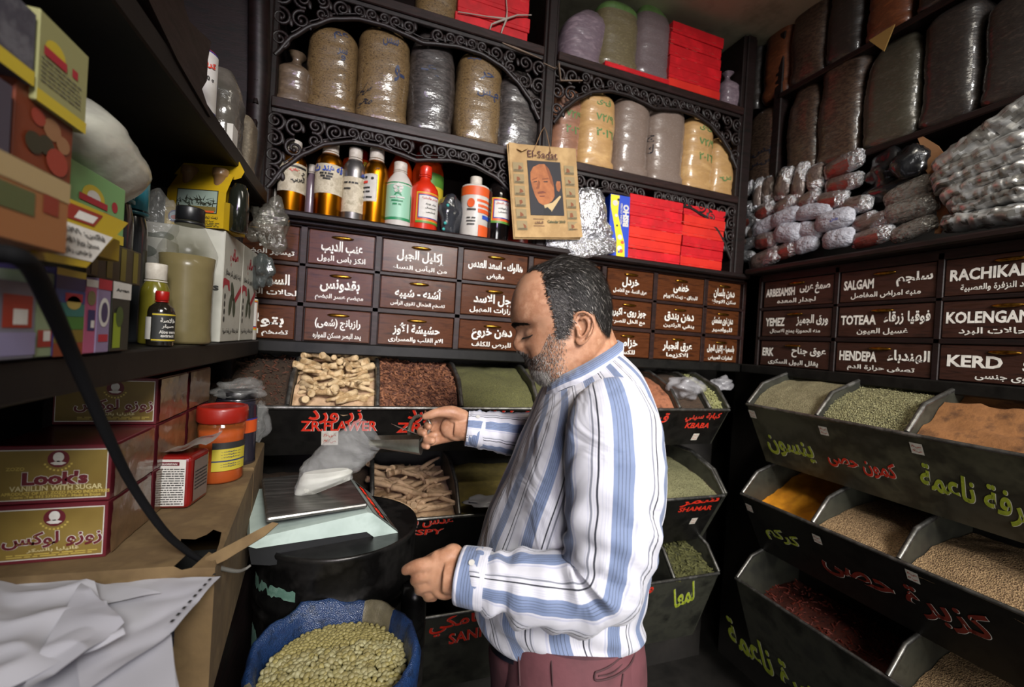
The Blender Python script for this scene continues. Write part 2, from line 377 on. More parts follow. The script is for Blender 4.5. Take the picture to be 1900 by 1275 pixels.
def fretwork(a, b, zt, amp, yf, seed):
    g = G(); r = random.Random(seed); n = 64; L_ = b - a
    hh = lambda t: interp(min(t, 1 - t), HF) * amp
    pc = [V((a + L_ * i / n, yf, zt - hh(i / n))) for i in range(n + 1)]
    g.tube(pc, .0085, 6, flat=1)
    g.tube([p + V((0, .0, .017)) for p in pc[3:-3]], .003, 5)
    g.box((a, yf - .007, zt - .016), (b, yf + .007, zt), 0, .002)
    def spiral(c, rad, sgn, a0, turns=1.5, th=.0052):
        pts = []; k = 22
        for i in range(k + 1):
            u = i / k; q = a0 + sgn * turns * 2 * math.pi * u; rr = rad * (1 - .8 * u)
            pts.append(V((c[0] + rr * math.cos(q), yf, c[1] + rr * math.sin(q))))
        g.tube(pts, [th * (1.25 - .5 * i / k) for i in range(k + 1)], 6)
        g.blob(pts[-1], X * th * 1.6, Y * th * 1.3, Z * th * 1.6, n=8, k=5)
    t = .012; sg = 1
    while t < .49:
        h = hh(t); rad = min(.030, max(.014, h * .36)); rows = max(1, int(round(h / (rad * 2.25))))
        for k in range(rows):
            z = zt - .012 - (k + .5) * (h - .018) / rows
            for side in (0, 1):
                tt = t if side == 0 else 1 - t
                spiral((a + L_ * tt, z), min(rad, (h - .01) / rows * .5), sg * (1 if side == 0 else -1) * (1 if k % 2 == 0 else -1), (r.uniform(-.5, .5) + (math.pi / 2 if k % 2 else -math.pi / 2)))
                # leaf
                lx = a + L_ * tt + rad * r.uniform(.7, 1.05) * (1 if side == 0 else -1)
                g.blob((lx, yf, z + rad * r.uniform(-.4, .4)), X * .006 + Z * .008, Y * .005, Z * .013 - X * .006, n=8, k=5)
        t += rad * 2.0 / L_; sg = -sg
    g.build('fretwork', M('fretwork_wood', '#1e100f', .5, col2='#120a09', vs=30, bump=.2, bs=120), shv)
for bi, (a, b) in enumerate(((PX[0] + .03, PX[1] - .03), (PX[1] + .03, PX[2] - .04))):
    for zi, zt in enumerate((2.257, 2.672)):
        fretwork(a, b, zt, (1, .95)[zi], 1.588, bi * 7 + zi)
# side rails of the arches (carved bracket edges on the posts)
# ================================================================ shelving on the right wall
rsh = thing('shelf_unit', 'plain dark wooden shelving holding bags high on the right wall', 'shelving', (1.9, .8, 1.95))
for y in (1.50, .02): g = G(); g.box((1.74, y - .02, 1.947), (2.09, y + .02, 3.04), 0, .004); g.build('upright', wood, rsh)
for z in (2.345, 2.755):
    g = G(); g.box((1.735, .03, z - .024), (2.09, 1.49, z), 0, .004); g.build('shelf', wood, rsh)
g = G(); g.box((2.075, .0, 1.95), (2.095, 1.5, 3.04)); g.build('back_panel', wallm, rsh)
# ================================================================ spice bins in three tiers along two walls
YL, XL = 1.38, 1.49                       # lip planes
TB = (1.318, .964, .642)                  # lip heights, back wall
TR = (1.350, .985, .640)                  # lip heights, right wall
FD, FH = .125, .235                       # how far the front slopes in, and its height
greyp = M('grey_bin_paint', '#2a2a26', .42, col2=['#37372f', '#1c1c18'], vs=7, bump=.08, bs=30, rv=.1)
olivep = M('stained_steel_front', '#3d3b31', .45, col2=['#2b2920', '#4a4838', '#23211b'], vs=5, bump=.1, bs=30, rv=.12)
redo = M('dark_red_paint', '#7a2418', .5, col2='#5c1a12', vs=60)
stick = M('price_sticker', '#cfcabf', .6, col2='#b8b2a4', vs=80)
redink = M('red_ink', '#b3402f', .6)
halo = M('letter_edge_paint', '#d8d4ca', .55)
def prj(p):
    c = RW.T @ (np.array(p) - CAM); return CX + FP * c[0] / c[2], CY + FP * c[1] / c[2]
def trough(label, o, ux, nrm, length, zl, divs, mface, letters, stickers, face_h=FH, FD=FD):
    """o = a point on the lip line at its start, ux along, nrm out of the wall"""
    root = thing('spice_bin_trough', label, 'bin', o - nrm * .1 - Z * .2)
    P = lambda s, p, z: o + ux * s - nrm * p + Z * z        # s along, p inwards from the lip, z from the lip
    g = G(); d = V(-nrm * FD - Z * face_h); n = ux.cross(-d).normalized()
    if n.dot(nrm) < 0: n = -n
    fx = ux if True else ux
    th = n * .006
    a, b = P(0, 0, 0), P(length, 0, 0); a2, b2 = P(0, FD, -face_h), P(length, FD, -face_h)
    q = [a, b, b2, a2, a - th, b - th, b2 - th, a2 - th]
    fs = [(0, 3, 2, 1), (4, 5, 6, 7), (0, 1, 5, 4), (1, 2, 6, 5), (2, 3, 7, 6), (3, 0, 4, 7)]
    g.add(q, fs, 0)
    tdir = (P(0, 0, 0) - P(0, FD, -face_h)).normalized()     # up the face
    # lettering: direction reading left-to-right seen from outside
    rd = ux if ux.cross(tdir).dot(n) > 0 else -ux
    ctr = P(0, 0, 0)
    for (t, p0, p1, hh, m, bold) in letters:
        bold = .024
        A = atp(*p0, ctr, n); B = atp(*p1, ctr, n); dv = B - A; w_ = dv.length
        xx = dv.normalized(); yy = n.cross(xx).normalized(); q0, q1 = prj((A + B) / 2), prj((A + B) / 2 + yy * .01)
        hh = hh * .01 / math.hypot(q1[0] - q0[0], q1[1] - q0[1])
        if m != 5: g.text(t, (A + B) / 2 + n * .0012 - yy * .0013 + xx * .0013 - n * .0002, xx, yy, w_, hh, 4, bold=bold, off=0)
        g.text(t, (A + B) / 2 + n * .002, xx, yy, w_, hh, m, bold=bold, off=0)
    g.build('front_panel', [mface, redp, yelp, redo, halo, darkp], root)
    g = G()                                                   # rolled steel lip
    g.tube([P(s, -.002, .002) for s in np.linspace(0, length, 12)], .006, 8); g.build('lip', steel, root)
    for k, s in enumerate(divs):
        g = G(); big = s < .01 or s > length - .01
        pr = [(0, .006), (.07, .085), (.2, .13), (.34, .13), (.34, -face_h), (FD, -face_h)]
        g.prism(pr, P(s, 0, 0) - ux * .006, -nrm, Z, ux * .012, 0)
        ed = [P(s, p, z + .002) for p, z in pr[:4]]
        g.tube(ed, .0075, 6, m=1)
        g.build('divider' if not big else 'end_panel', [greyp, steel], root)
    g = G(); q0, q1 = P(0, FD, -face_h), P(length, FD, -face_h); q2, q3 = P(length, .34, -face_h), P(0, .34, -face_h)
    g.add([q0, q1, q2, q3], [(0, 1, 2, 3)]); q4, q5 = P(length, .34, .13), P(0, .34, .13); g.add([q3, q2, q4, q5], [(0, 1, 2, 3)])
    g.build('trough_floor', blackp, root)
    for (px, py, sc) in stickers:
        c = atp(px, py, ctr, n); g = G(); yy = tdir; w_, h_ = .03 * sc, .036 * sc
        g.rect(c, rd, yy, w_, h_, 0, .0025); g.text('ص/١٠', c + yy * .007 * sc, rd, yy, w_ * .75, .009 * sc, 1, bold=.02, off=.0032); g.text('ص/٧,٠', c - yy * .008 * sc, rd, yy, w_ * .75, .009 * sc, 1, bold=.02, off=.0032)
        g.build('price_sticker', [stick, redink], root)
    return root, P
def xo(px, py, zl): return at(px, py, 1, YL)[0]
bo = V((-.5, YL, 0)); LB = 1.445 + .5
def B0(z): return V((-.5, YL, z))
bl = lambda t, a, b, h, m=1, bold=.05: (t, a, b, h, m, bold)
s1 = [0, .232, .5, .795, 1.08, 1.36, 1.56, 1.745, LB]
def sx_(px, py): return at(px, py, 1, YL)[0] + .5
d1 = [0] + [sx_(p, 752) for p in (533, 700, 857, 1000, 1120, 1205, 1262, 1318)] + [LB]
t1, PB1 = trough('top tier black spice bin trough under the back drawers, red lettering', B0(TB[0]), X, -Y, LB, TB[0], d1, blackp,
    [bl('زر ورد', (572, 772), (672, 772), 28), bl('ZR.FLAWER', (558, 790), (700, 790), 19, 1, .045), bl('ورد', (757, 772), (800, 772), 26), bl('ZR.FLA', (736, 793), (850, 793), 19, 1, .045),
     bl('قرنفل', (893, 772), (985, 770), 26), bl('ق', (1222, 775), (1240, 775), 20), bl('كبابة سيني', (1272, 775), (1336, 773), 17), bl('KBABA', (1272, 789), (1316, 789), 11, 1, .05)],
    [(1289, 810, 1.0), (612, 812, 1.6)], face_h=.16, FD=.09)
d2 = [0] + [sx_(p, 950) for p in (690, 852, 1030, 1205, 1345)] + [LB]
t2, PB2 = trough('middle tier black spice bin trough on the back wall, SHAMAR lettered in red', B0(TB[1]), X, -Y, LB, TB[1], d2, blackp,
    [bl('عدس بج', (752, 975), (840, 968), 20), bl('SSPY', (758, 988), (822, 985), 11, 1, .045), bl('شمر', (1263, 934), (1334, 926), 16), bl('SHAMAR', (1259, 946), (1321, 941), 10, 1, .05), bl('كـ', (1214, 938), (1232, 936), 16)],
    [(1286, 966, 1.0)])
d3 = [0] + [sx_(p, 1085) for p in (700, 960, 1250)] + [LB]
t3, PB3 = trough('bottom tier black spice bin trough on the back wall behind the trousers', B0(TB[2]), X, -Y, LB, TB[2], d3, greyp,
    [bl('سامكي', (796, 1167), (915, 1140), 34), bl('SANITY', (832, 1186), (930, 1162), 20, 1, .045), bl('ورد', (1180, 1097), (1212, 1093), 17), bl('V', (1178, 1120), (1190, 1118), 16, 1, .05), bl('لمعا', (1250, 1112), (1288, 1095), 36, 2, .05)],
    [(777, 1165, 1.1)], face_h=.34)
def R0(z): return V((XL, 1.335, z))
def sy_(px, py): return 1.335 - at(px, py, 0, XL)[1]
LR = 1.1
e1 = [.006] + [sy_(1515, 772), sy_(1683, 800)] + [LR]
r1, PR1 = trough('top tier stained steel spice bin trough on the right wall', R0(TR[0]), -Y, -X, LR, TR[0], e1, olivep,
    [bl('ينسون', (1424, 822), (1510, 843), 40, 2), bl('كمون حصى', (1535, 846), (1664, 880), 38, 1), bl('قرفة ناعمة', (1708, 885), (1930, 962), 62, 2, .045)],
    [(1397, 768, .95), (1529, 799, .95), (1702, 832, 1.0)])
e2 = [.006] + [sy_(1508, 968), sy_(1668, 1030)] + [LR]
r2, PR2 = trough('middle tier black spice bin trough on the right wall, turmeric at its end', R0(TR[1]), -Y, -X, LR, TR[1], e2, blackp,
    [bl('كركم', (1420, 984), (1485, 1012), 32, 2, .04), bl('كزبرة حصى', (1522, 1035), (1845, 1178), 60, 3, .04)],
    [(1391, 942, .95), (1517, 1000, .95), (1694, 1069, 1.0)])
e3 = [.006] + [sy_(1650, 1215)] + [LR]
r3, PR3 = trough('bottom tier grey spice bin trough on the right wall, yellow-green lettering', R0(TR[2]), -Y, -X, LR, TR[2], e3, greyp,
    [bl('كزبرة ناعمة', (1352, 1172), (1545, 1330), 78, 2, .045)], [], face_h=.34)
# plinth behind the troughs, so the wall below the drawers reads as dark cupboard
g = G(); g.box((-.54, 1.735, .0), (1.72, 1.95, 1.465)); g.box((1.845, .2, 0), (2.08, 1.735, 1.465)); tag(g.build('bin_rack', wallm), 'dark wooden rack carrying the spice bin troughs', 'rack')
# ---------------------------------------------------------------- what the bins hold
def heap(P, s0, s1, label, mat, prof=((.012, -.006), (.06, .045), (.13, .085), (.22, .115), (.335, .125)), nz=.006, ns=22, seed=0, cat='spice', name='spice_heap', nu=34, nv=26, dip=0, extra=None, emats=()):
    g = G(); n1, n2 = nu, nv; rows = []
    for j in range(n2 + 1):
        t = j / n2 * (len(prof) - 1); k = min(int(t), len(prof) - 2); u = t - k
        p = prof[k][0] * (1 - u) + prof[k + 1][0] * u; z = prof[k][1] * (1 - u) + prof[k + 1][1] * u
        row = []
        for i in range(n1 + 1):
            q = i / n1; s = s0 + .008 + (s1 - s0 - .016) * q
            w_ = P(s, p, z + dip * math.sin(math.pi * q) * 0); nn = mnoise.fractal(w_ * ns + V((seed * 7.3, 0, 0)), 1, 2, 4) * nz + mnoise.noise(w_ * 9 + V((seed, 3, 1))) * nz * 1.6
            row.append(w_ + Z * (nn - dip * (1 - abs(2 * q - 1)) * u * .0))
        rows.append(row)
    fs = []; vs = [v for r in rows for v in r]; m = n1 + 1
    for j in range(n2):
        for i in range(n1): fs.append((j * m + i, j * m + i + 1, (j + 1) * m + i + 1, (j + 1) * m + i))
    g.add(vs, fs, 0, True)
    # skirt down into the trough, so the heap has body
    edge = [j * m for j in range(n2 + 1)]; edge2 = [j * m + n1 for j in range(n2 + 1)]; fr = list(range(m))
    for ed in (edge, edge2, fr):
        inw = (P(0, 1, 0) - P(0, 0, 0)).normalized() * .03
        lo_ = [vs[k] - Z * .03 + inw for k in ed]; up_ = [vs[k] for k in ed]; q = len(ed)
        g.add(up_ + lo_, [(i, i + 1, q + i + 1, q + i) for i in range(q - 1)], 0)
    if extra:
        r = random.Random(seed); cnt, fn = extra
        for _ in range(cnt):
            j = r.uniform(0, n2 - .01); i = r.uniform(0, n1 - .01); b = vs[int(j) * m + int(i)]; fn(g, b, r)
    return tag(g.build(name, [mat, *emats]), label, cat, kind='stuff')
def shard(sz, asp, mcount, h=.004):
    def f(g, b, r):
        l = sz * r.uniform(.6, 1.4); d = V((r.uniform(-1, 1), r.uniform(-1, 1), r.uniform(-.5, .9))).normalized(); s = d.cross(V((r.random(), r.random(), 1))).normalized()
        u = d.cross(s); c = b + Z * r.uniform(0, h)
        g.obb(c, d * l / 2, s * l * asp / 2, u * l * asp * .35, 1 + r.randrange(mcount))
    return f
green = M('dried_herb', '#504f2c', .9, col2=['#605e35', '#3c3c20', '#6e6b44'], vs=190, bump=.9, bs=260, bd=.004)
green2 = M('fennel_seed', '#7d7a56', .85, col2=['#8d8a64', '#5f5c3c'], vs=320, kind='voronoi', lo=.1, hi=.9, bump=.9, bs=300, bkind='voronoi', bd=.004)
seedm = M('anise_seed', '#7a7153', .85, col2=['#8a8162', '#5f573d'], vs=380, kind='voronoi', lo=.1, hi=.9, bump=.9, bs=380, bkind='voronoi', bd=.003)
brownb = M('brown_buds', '#5a3624', .85, col2=['#6c432c', '#3c2216'], vs=120, bump=.8, bs=160)
bud1 = M('bud_light', '#8a5a3c', .8, col2='#6d432b', vs=60); bud2 = M('bud_dark', '#5c3521', .85, col2='#44261a', vs=60)
darkh = M('dark_brown_herb', '#2e2015', .9, col2=['#3c2b1c', '#1f150d'], vs=150, bump=.9, bs=200)
turm = M('turmeric', '#d98f10', .9, col2='#c47a0c', vs=25, bump=.3, bs=120)
cinp = M('cinnamon_powder', '#704824', .9, col2=['#7d522b', '#55351a'], vs=18, bump=.5, bs=90)
cori = M('coriander_seed', '#8a6f4e', .8, col2=['#a2845e', '#674e34'], vs=270, kind='voronoi', lo=.1, hi=.9, bump=1, bs=270, bkind='voronoi', bd=.004)
redch = M('red_flakes', '#3f1710', .8, col2=['#55200f', '#26100b'], vs=90, bump=.8, bs=140)
heap(PB1, d1[0], d1[1], 'dark brown herb filling the first top bin on the back wall', darkh, seed=1, extra=(500, shard(.012, .3, 2)), emats=(darkh, bud2))
heap(PB1, d1[2], d1[3], 'rust-brown dried buds filling the top bin below the back drawers', brownb, seed=2, nz=.008, extra=(1500, shard(.013, .38, 2, .008)), emats=(bud1, bud2))
heap(PB1, d1[3], d1[4], 'fine grey-green herb in the top bin beside the beard', green, seed=3)
heap(PB1, d1[4], d1[5], 'grey-green herb in the top bin behind the collar', green, seed=4)
heap(PB1, d1[7], d1[8], 'brown seeds in the narrow top bin under the clear plastic bag', darkh, seed=5)
heap(PB1, d1[8], d1[9], 'pale green dried leaves in the last top bin by the corner', green2, seed=6, extra=(300, shard(.014, .5, 1)), emats=(M('pale_leaf', '#8b8a5c', .8, col2='#6c6b40', vs=40),))
PF2 = ((.012, -.006), (.06, .012), (.13, .035), (.22, .055), (.335, .07))
heap(PB2, d2[0], d2[1], 'dark herb in the shadowed left end of the middle back trough', darkh, PF2, seed=7)
heap(PB2, d2[2], d2[3], 'olive green powder in the middle bin behind the belly', M('olive_powder', '#5f5220', .9, col2='#4d4218', vs=40, bump=.4), PF2, seed=8)
heap(PB2, d2[3], d2[4], 'brown seeds in the middle bin behind the back', cori, PF2, seed=9)
heap(PB2, d2[4], d2[5], 'pale green fennel seed in the middle bin behind the elbow', green2, PF2, seed=10, nz=.003)
heap(PB2, d2[5], d2[6], 'dark seeds in the last middle bin by the corner', darkh, PF2, seed=11)
heap(PB3, d3[3], d3[4], 'dark green leaves in the bottom back bin against a red liner', M('dark_leaf', '#2f3018', .9, col2=['#43421f', '#1e1f10'], vs=110, bump=.9, bs=150), PF2, seed=12, extra=(350, shard(.02, .35, 1)), emats=(M('leaf_bits', '#4c4b25', .85),))
heap(PR1, e1[0], e1[1], 'beige ground seed in the first top bin of the right wall', seedm, seed=13, nz=.004)
heap(PR1, e1[1], e1[2], 'green-grey cumin seed in the second top bin of the right wall', M('cumin', '#6e6a48', .85, col2=['#86815a', '#48452c'], vs=230, kind='voronoi', lo=.1, hi=.9, bump=1, bs=230, bkind='voronoi', bd=.004), seed=14, nz=.003, extra=(900, shard(.006, .25, 1, .003)), emats=(M('cumin_bits', '#8f8a66', .8),))
heap(PR1, e1[2], e1[3], 'orange-brown ground cinnamon heaped in the top bin of the right wall', cinp, prof=((.016, -.012), (.05, .016), (.1, .045), (.15, .10), (.2, .085), (.26, .115), (.335, .12)), seed=15, nz=.011, ns=14)
heap(PR2, e2[0], e2[1], 'bright yellow turmeric powder in the middle bin of the right wall', turm, ((.042, -.05), (.09, -.04), (.16, .0), (.24, .045), (.335, .08)), seed=16, nz=.008)
heap(PR2, e2[1], e2[2], 'light brown coriander seed in the middle bin beside the turmeric', cori, PF2, seed=17, nz=.003)
heap(PR2, e2[2], e2[3], 'darker coriander seed in the middle bin at the right edge', cori, ((.012, -.02), (.07, .0), (.14, .03), (.22, .05), (.335, .06)), seed=18, nz=.006)
heap(PR3, e3[0], e3[1], 'dark red chilli flakes deep in the bottom bin of the right wall', redch, ((.062, -.12), (.09, -.10), (.16, -.07), (.24, -.05), (.335, -.04)), seed=19, extra=(400, shard(.015, .3, 1)), emats=(M('chilli_bits', '#6a2413', .7),))
heap(PR3, e3[1], e3[2], 'brown spice in the bottom right bin', cori, ((.04, -.06), (.08, -.04), (.16, -.01), (.24, .02), (.335, .04)), seed=20)
# roots, sticks and plastic bags lying in the bins
rootm = M('dried_root', '#b39a74', .8, col2=['#c7ae86', '#94784f', '#c2a379'], vs=22, bump=.5, bs=120)
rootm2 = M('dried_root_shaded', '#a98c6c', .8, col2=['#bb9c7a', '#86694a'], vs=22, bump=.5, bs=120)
barkm = M('cinnamon_bark', '#7b4a31', .8, col2=['#8d573b', '#5d3622'], vs=30, bump=.4, bs=100)
def make_root(name, mat, seed, L0, r0):
    r = random.Random(seed); k = 9; pts = []; rad = []; bend = r.uniform(-.5, .5); bz = r.uniform(-.15, .15)
    for i in range(k):
        u = i / (k - 1) - .5; pts.append(V((u * L0, bend * L0 * (u * u - .1) + r.uniform(-.001, .001), bz * L0 * (u * u - .1)))); rad.append(r0 * (1.15 - .55 * (i / (k - 1)) + r.uniform(-.12, .12)))
    g = G(); pts2 = [pts[0] - V((.001, 0, 0))] + pts + [pts[-1] + V((.003, 0, 0))]; rad = [rad[0] * .75] + rad + [rad[-1] * .3]
    g.tube(pts2, rad, 9); return g.build(name, mat)
def scatter(protos, P, s0, s1, prof, n, label, cat, group, seed, lift=.006, layers=2, rotz=math.pi, tilt=.35, ux=X):
    r = random.Random(seed); first = {}
    k = 0
    for i in range(n):
        t = (i * .618034) % 1; v = (i + .5) / n * .96 + .02
        tt = v * (len(prof) - 1); q = min(int(tt), len(prof) - 2); u = tt - q
        p = prof[q][0] * (1 - u) + prof[q + 1][0] * u; z = prof[q][1] * (1 - u) + prof[q + 1][1] * u
        s = s0 + .035 + (s1 - s0 - .07) * t; c = P(s, p, z + lift + .009 * (i % layers))
        pr = protos[i % len(protos)]
        rot = (r.uniform(-tilt, tilt) - .5, r.uniform(-tilt, tilt), r.uniform(-rotz, rotz))
        if pr.name not in first: first[pr.name] = 1; o = pr; o.location = c; o.rotation_euler = rot
        else: o = pr.copy(); COL.objects.link(o); o.location = c; o.rotation_euler = rot
        sc = r.uniform(.8, 1.15); o.scale = (sc, sc, sc); tag(o, label, cat, group)
PF1 = ((.03, .01), (.06, .045), (.13, .085), (.22, .115), (.31, .125))
heap(PB1, d1[1], d1[2], 'bed of broken root bits under the pale roots of the top bin', rootm2, ((.012, -.012), (.06, .035), (.13, .075), (.22, .105), (.335, .115)), seed=21, nz=.01, cat='roots', name='root_bits')
protos = [make_root('dried_root', rootm, 30 + i, .075 + .016 * (i % 4), .0085 + .0012 * (i % 3)) for i in range(8)]
scatter(protos, PB1, d1[1], d1[2], PF1, 58, 'pale crooked dried root in the top bin at the left of the back wall', 'root', 'dried roots in the top bin', 5, layers=3)
heap(PB2, d2[1], d2[2], 'bed of root bits under the pinkish roots of the middle bin', rootm2, PF2, seed=22, nz=.01, cat='roots', name='root_bits')
protos = [make_root('dried_root', rootm2, 50 + i, .085 + .016 * (i % 4), .008 + .0012 * (i % 3)) for i in range(8)]
scatter(protos, PB2, d2[1], d2[2], ((.03, .012), (.06, .022), (.13, .045), (.22, .06), (.31, .075)), 52, 'pinkish dried root in the middle bin behind the scale', 'root', 'dried roots in the middle bin', 6, layers=3, rotz=1.2)
heap(PB1, d1[5], d1[7], 'cinnamon bark crumbs under the sticks in the top bin', barkm, seed=23, nz=.006, cat='spice')
st = []
for i in range(4):
    g = G(); L0 = .11 + .02 * i; pts = [V((u * L0, .004 * math.sin(u * 5 + i), 0)) for u in np.linspace(-.5, .5, 7)]
    g.tube(pts, .0075, 10, cap=False); g.tube([p + V((0, .002, 0)) for p in pts], .005, 8, cap=False); st.append(g.build('cinnamon_stick', barkm))
scatter(st, PB1, d1[5], d1[6], PF1, 26, 'reddish-brown cinnamon stick in the top bin behind the shoulder', 'cinnamon stick', 'cinnamon sticks in the top bin', 8, layers=3, rotz=.9, tilt=.3)
bagf = M('bin_plastic_film', '#a3a1a4', .15, alpha=.4, coat=.5, bump=.8, bs=45, bd=.006, col2='#b5b3b8', vs=25)
def lay_bag(label, px, py, P0, rx, ry, rz, seed, mat=None):
    c = at(px, py, 1, P0); g = G(); g.blob(c, X * rx, Y * ry, Z * rz, n=34, k=24, nz=.45, seed=seed)
    for i, v in enumerate(g.v): q = V(v) * 30; g.v[i] = tuple(V(v) + V((mnoise.noise(q), mnoise.noise(q + V((5, 0, 0))), mnoise.noise(q + V((0, 7, 0))))) * .006)
    return g.build('plastic_bag', mat or bagf, label=label, cat='bag')
lay_bag('crumpled clear plastic bag lying over the top bins right of the cinnamon sticks', 1270, 722, 1.44, .075, .06, .045, 3)
lay_bag('small clear bag on the pale green leaves in the last top bin', 1340, 712, 1.48, .045, .035, .03, 8)
lay_bag('flat white plastic bag in the middle bin behind the belly', 905, 930, 1.40, .075, .04, .014, 5, M('white_film', '#8f8f94', .4, coat=.3))
# ================================================================ filled plastic bags
def film(name, c, c2, vs, rough=.55, coat=.75, bs=28, bump=.5, kind='noise', lo=.3, hi=.7):
    return M(name, c, rough, col2=c2, vs=vs, bump=bump, bs=bs, coat=coat, coatr=.1, stretch=(1, 1, 2.6), kind=kind, lo=lo, hi=hi, bd=.004)
f_oat = film('oat_bag', '#5d472b', ['#3a2a18', '#836a44', '#4c381f', '#947a52'], 120)
f_dark = film('dark_herb_bag', '#352f2c', ['#26211f', '#433c39', '#312b29'], 40)
f_grey = film('grey_powder_bag', '#7c6a5e', ['#6f5f55', '#85746a'], 90, bs=24)
f_tan = film('tan_powder_bag', '#b8915c', ['#a98353', '#c39d68'], 10, bs=24)
f_pink = film('pinkish_powder_bag', '#8d6148', ['#7d5540', '#976a50'], 12, bs=24)
f_mauve = film('mauve_bag', '#7c6a72', ['#695963', '#8f7c84'], 25, bs=22, bump=.8)
f_green = film('green_top_bag', '#6e6349', ['#5c5138', '#7c7152'], 80)
f_mgrey = film('mauve_grey_bag', '#6d5d5e', ['#5d4f51', '#796869'], 110)
f_black = film('black_herb_bag', '#2a2320', ['#1c1715', '#382e29'], 55)
f_brown = film('dark_brown_bag', '#3a2a20', ['#2a1d16', '#4a382b', '#34261c'], 60)
f_orng = film('orange_bag', '#6e3a1c', ['#5a2e17', '#7a4323'], 30)
gband = M('green_band', '#4c6a36', .4, col2='#5d7a45', vs=40, coat=.6)
ink_g = M('green_marker', '#4e7a45', .5); ink_b = M('blue_marker', '#2b3654', .5); ink_k = M('black_marker', '#1b1c26', .5); ink_bl = M('bright_blue_marker', '#2546a0', .5)
def bag(label, c, w, d, h, mat, seed=0, top='round', rot=0, cat='bag', group=None, marks=(), lean=0, band=None, nexp=2.8, name='filled_bag', wr=.0035):
    """a filled plastic bag standing on c; front towards local -Y"""
    nz_, nt = 34, 44; rings = []
    def half(t):
        if t < .05: a = .86 + .14 * math.sin(t / .05 * math.pi / 2)
        elif top == 'round': a = 1 if t < .84 else math.sqrt(max(0.0, 1 - ((t - .84) / .165) ** 2)) * .82 + .18 * (1 - (t - .84) / .16)
        elif top == 'tie': a = 1 if t < .6 else 1 - .84 * (1 - math.cos(min(1, (t - .6) / .3) * math.pi)) / 2 + (.35 * max(0, (t - .9) / .1))
        else: a = 1 if t < .72 else 1 - .5 * ((t - .72) / .28) ** 1.6
        return a * (1 + .05 * math.sin(math.pi * min(1, t * 1.1)) + .018 * math.sin(t * 9 + seed))
    def pt(q, t):
        a = half(t); b = a if top != 'flat' else (1 if t < .6 else 1 - .85 * ((t - .6) / .4) ** 1.2)
        if top == 'flat': a = 1 if t < .8 else 1 - .12 * ((t - .8) / .2)
        cs, sn = math.cos(q), math.sin(q); e = 2 / (nexp + (1.2 if t < .12 else 0))
        p = V((w / 2 * a * math.copysign(abs(cs) ** e, cs), d / 2 * b * math.copysign(abs(sn) ** e, sn), h * t))
        nn = mnoise.noise(V((p.x * 14, p.y * 14, p.z * 42 + seed * 5.1))) * wr + mnoise.noise(V((p.x * 6 + seed, p.y * 6, p.z * 9))) * wr * 1.8
        r = V((p.x, p.y, 0)); r = r.normalized() if r.length > 1e-6 else r
        return p + r * nn + V((lean * t * t, 0, 0))
    for i in range(nz_ + 1):
        t = i / nz_; t = t ** .9 if i < nz_ else 1
        rings.append([pt(2 * math.pi * j / nt, t) for j in range(nt)])
    g = G(); bt = band
    g.loft(rings, (lambda i, j: 1 if bt and (i / nz_) > bt else 0), cap=True)
    # pleated seam at the foot
    for sgn in (-1, 1):
        g.tube([V((u * w * .42, -d / 2 * .86 * (1 - .25 * u * u) + .002 * math.sin(u * 11 + seed), .006 + .003 * math.sin(u * 17 + seed))) for u in np.linspace(-1, 1, 11)], .0035, 6)
    def wrap(u, v):
        t = min(max(v / h, 0), .98); x = (u - lean * t * t) / (w / 2 * half(t)); x = max(-.98, min(.98, x)); e = nexp
        q = -math.acos(math.copysign(abs(x) ** (e / 2), x)); p = pt(q, t); return p + V((0, -.0012, 0))
    for (t, u, v, ww, hh, mi, sk) in marks:
        co, fs, mn, mx = text_geo(t, .02); g.text(t, (0, 0, 0), X, Z, ww * w, hh * h, mi, bold=.02, wrap=lambda a, b, u=u, v=v, sk=sk: wrap(u * w + a + sk * b, v * h + b))
    o = g.build(name, [mat, gband, ink_g, ink_b, ink_k], label=label, cat=cat, group=group)
    o.location = c; o.rotation_euler = (0, 0, rot); return o
def shelf_bag(label, px0, px1, py, zb, mat, yf=1.6, d=.16, **k):
    """bag on the back shelving: left/right picture edges and top edge at depth yf"""
    ym = yf + d * .25
    a = at(px0, py + 70, 1, ym)[0]; b = at(px1, py + 70, 1, ym)[0]; t = at((px0 + px1) / 2, py, 1, ym)[2]
    return bag(label, V(((a + b) / 2, yf + d / 2, zb)), b - a, d, t - zb, mat, **k)
B1, B2 = 'bags on the upper left shelf', 'bags on the right-hand shelves'
sq = 'لبوس خام'
shelf_bag('small slumped bag of beige powder tied at the top, first on the upper left shelf', 512, 578, 92, 2.285, film('beige_clear_bag', '#6e5b47', ['#5b4a39', '#7a6751'], 20), seed=1, top='tie', group=B1, d=.13)
shelf_bag('tall bag of golden flakes with rounded top beside the small slumped bag', 570, 664, 46, 2.285, f_oat, seed=2, group=B1, marks=[('عم', .15, .83, .28, .1, 3, 0), ('سر', .2, .66, .2, .08, 3, 0), ('و', .22, .6, .1, .06, 3, 0)])
shelf_bag('tall bag of golden flakes with dark marker scrawl along its left side', 664, 760, 46, 2.285, f_oat, seed=3, group=B1, marks=[('سس', .1, .78, .3, .1, 3, 0), ('صـلى', -.33, .3, .22, .12, 4, .6), ('محـ', -.33, .16, .22, .1, 4, .6), ('ـو', .3, .5, .2, .16, 3, 0)])
shelf_bag('dark grey bag with bright creases and a peaked top between two flake bags', 762, 846, 50, 2.285, f_dark, seed=4, top='slant', group=B1, marks=[('عـ', -.1, .55, .4, .1, 3, 0)])
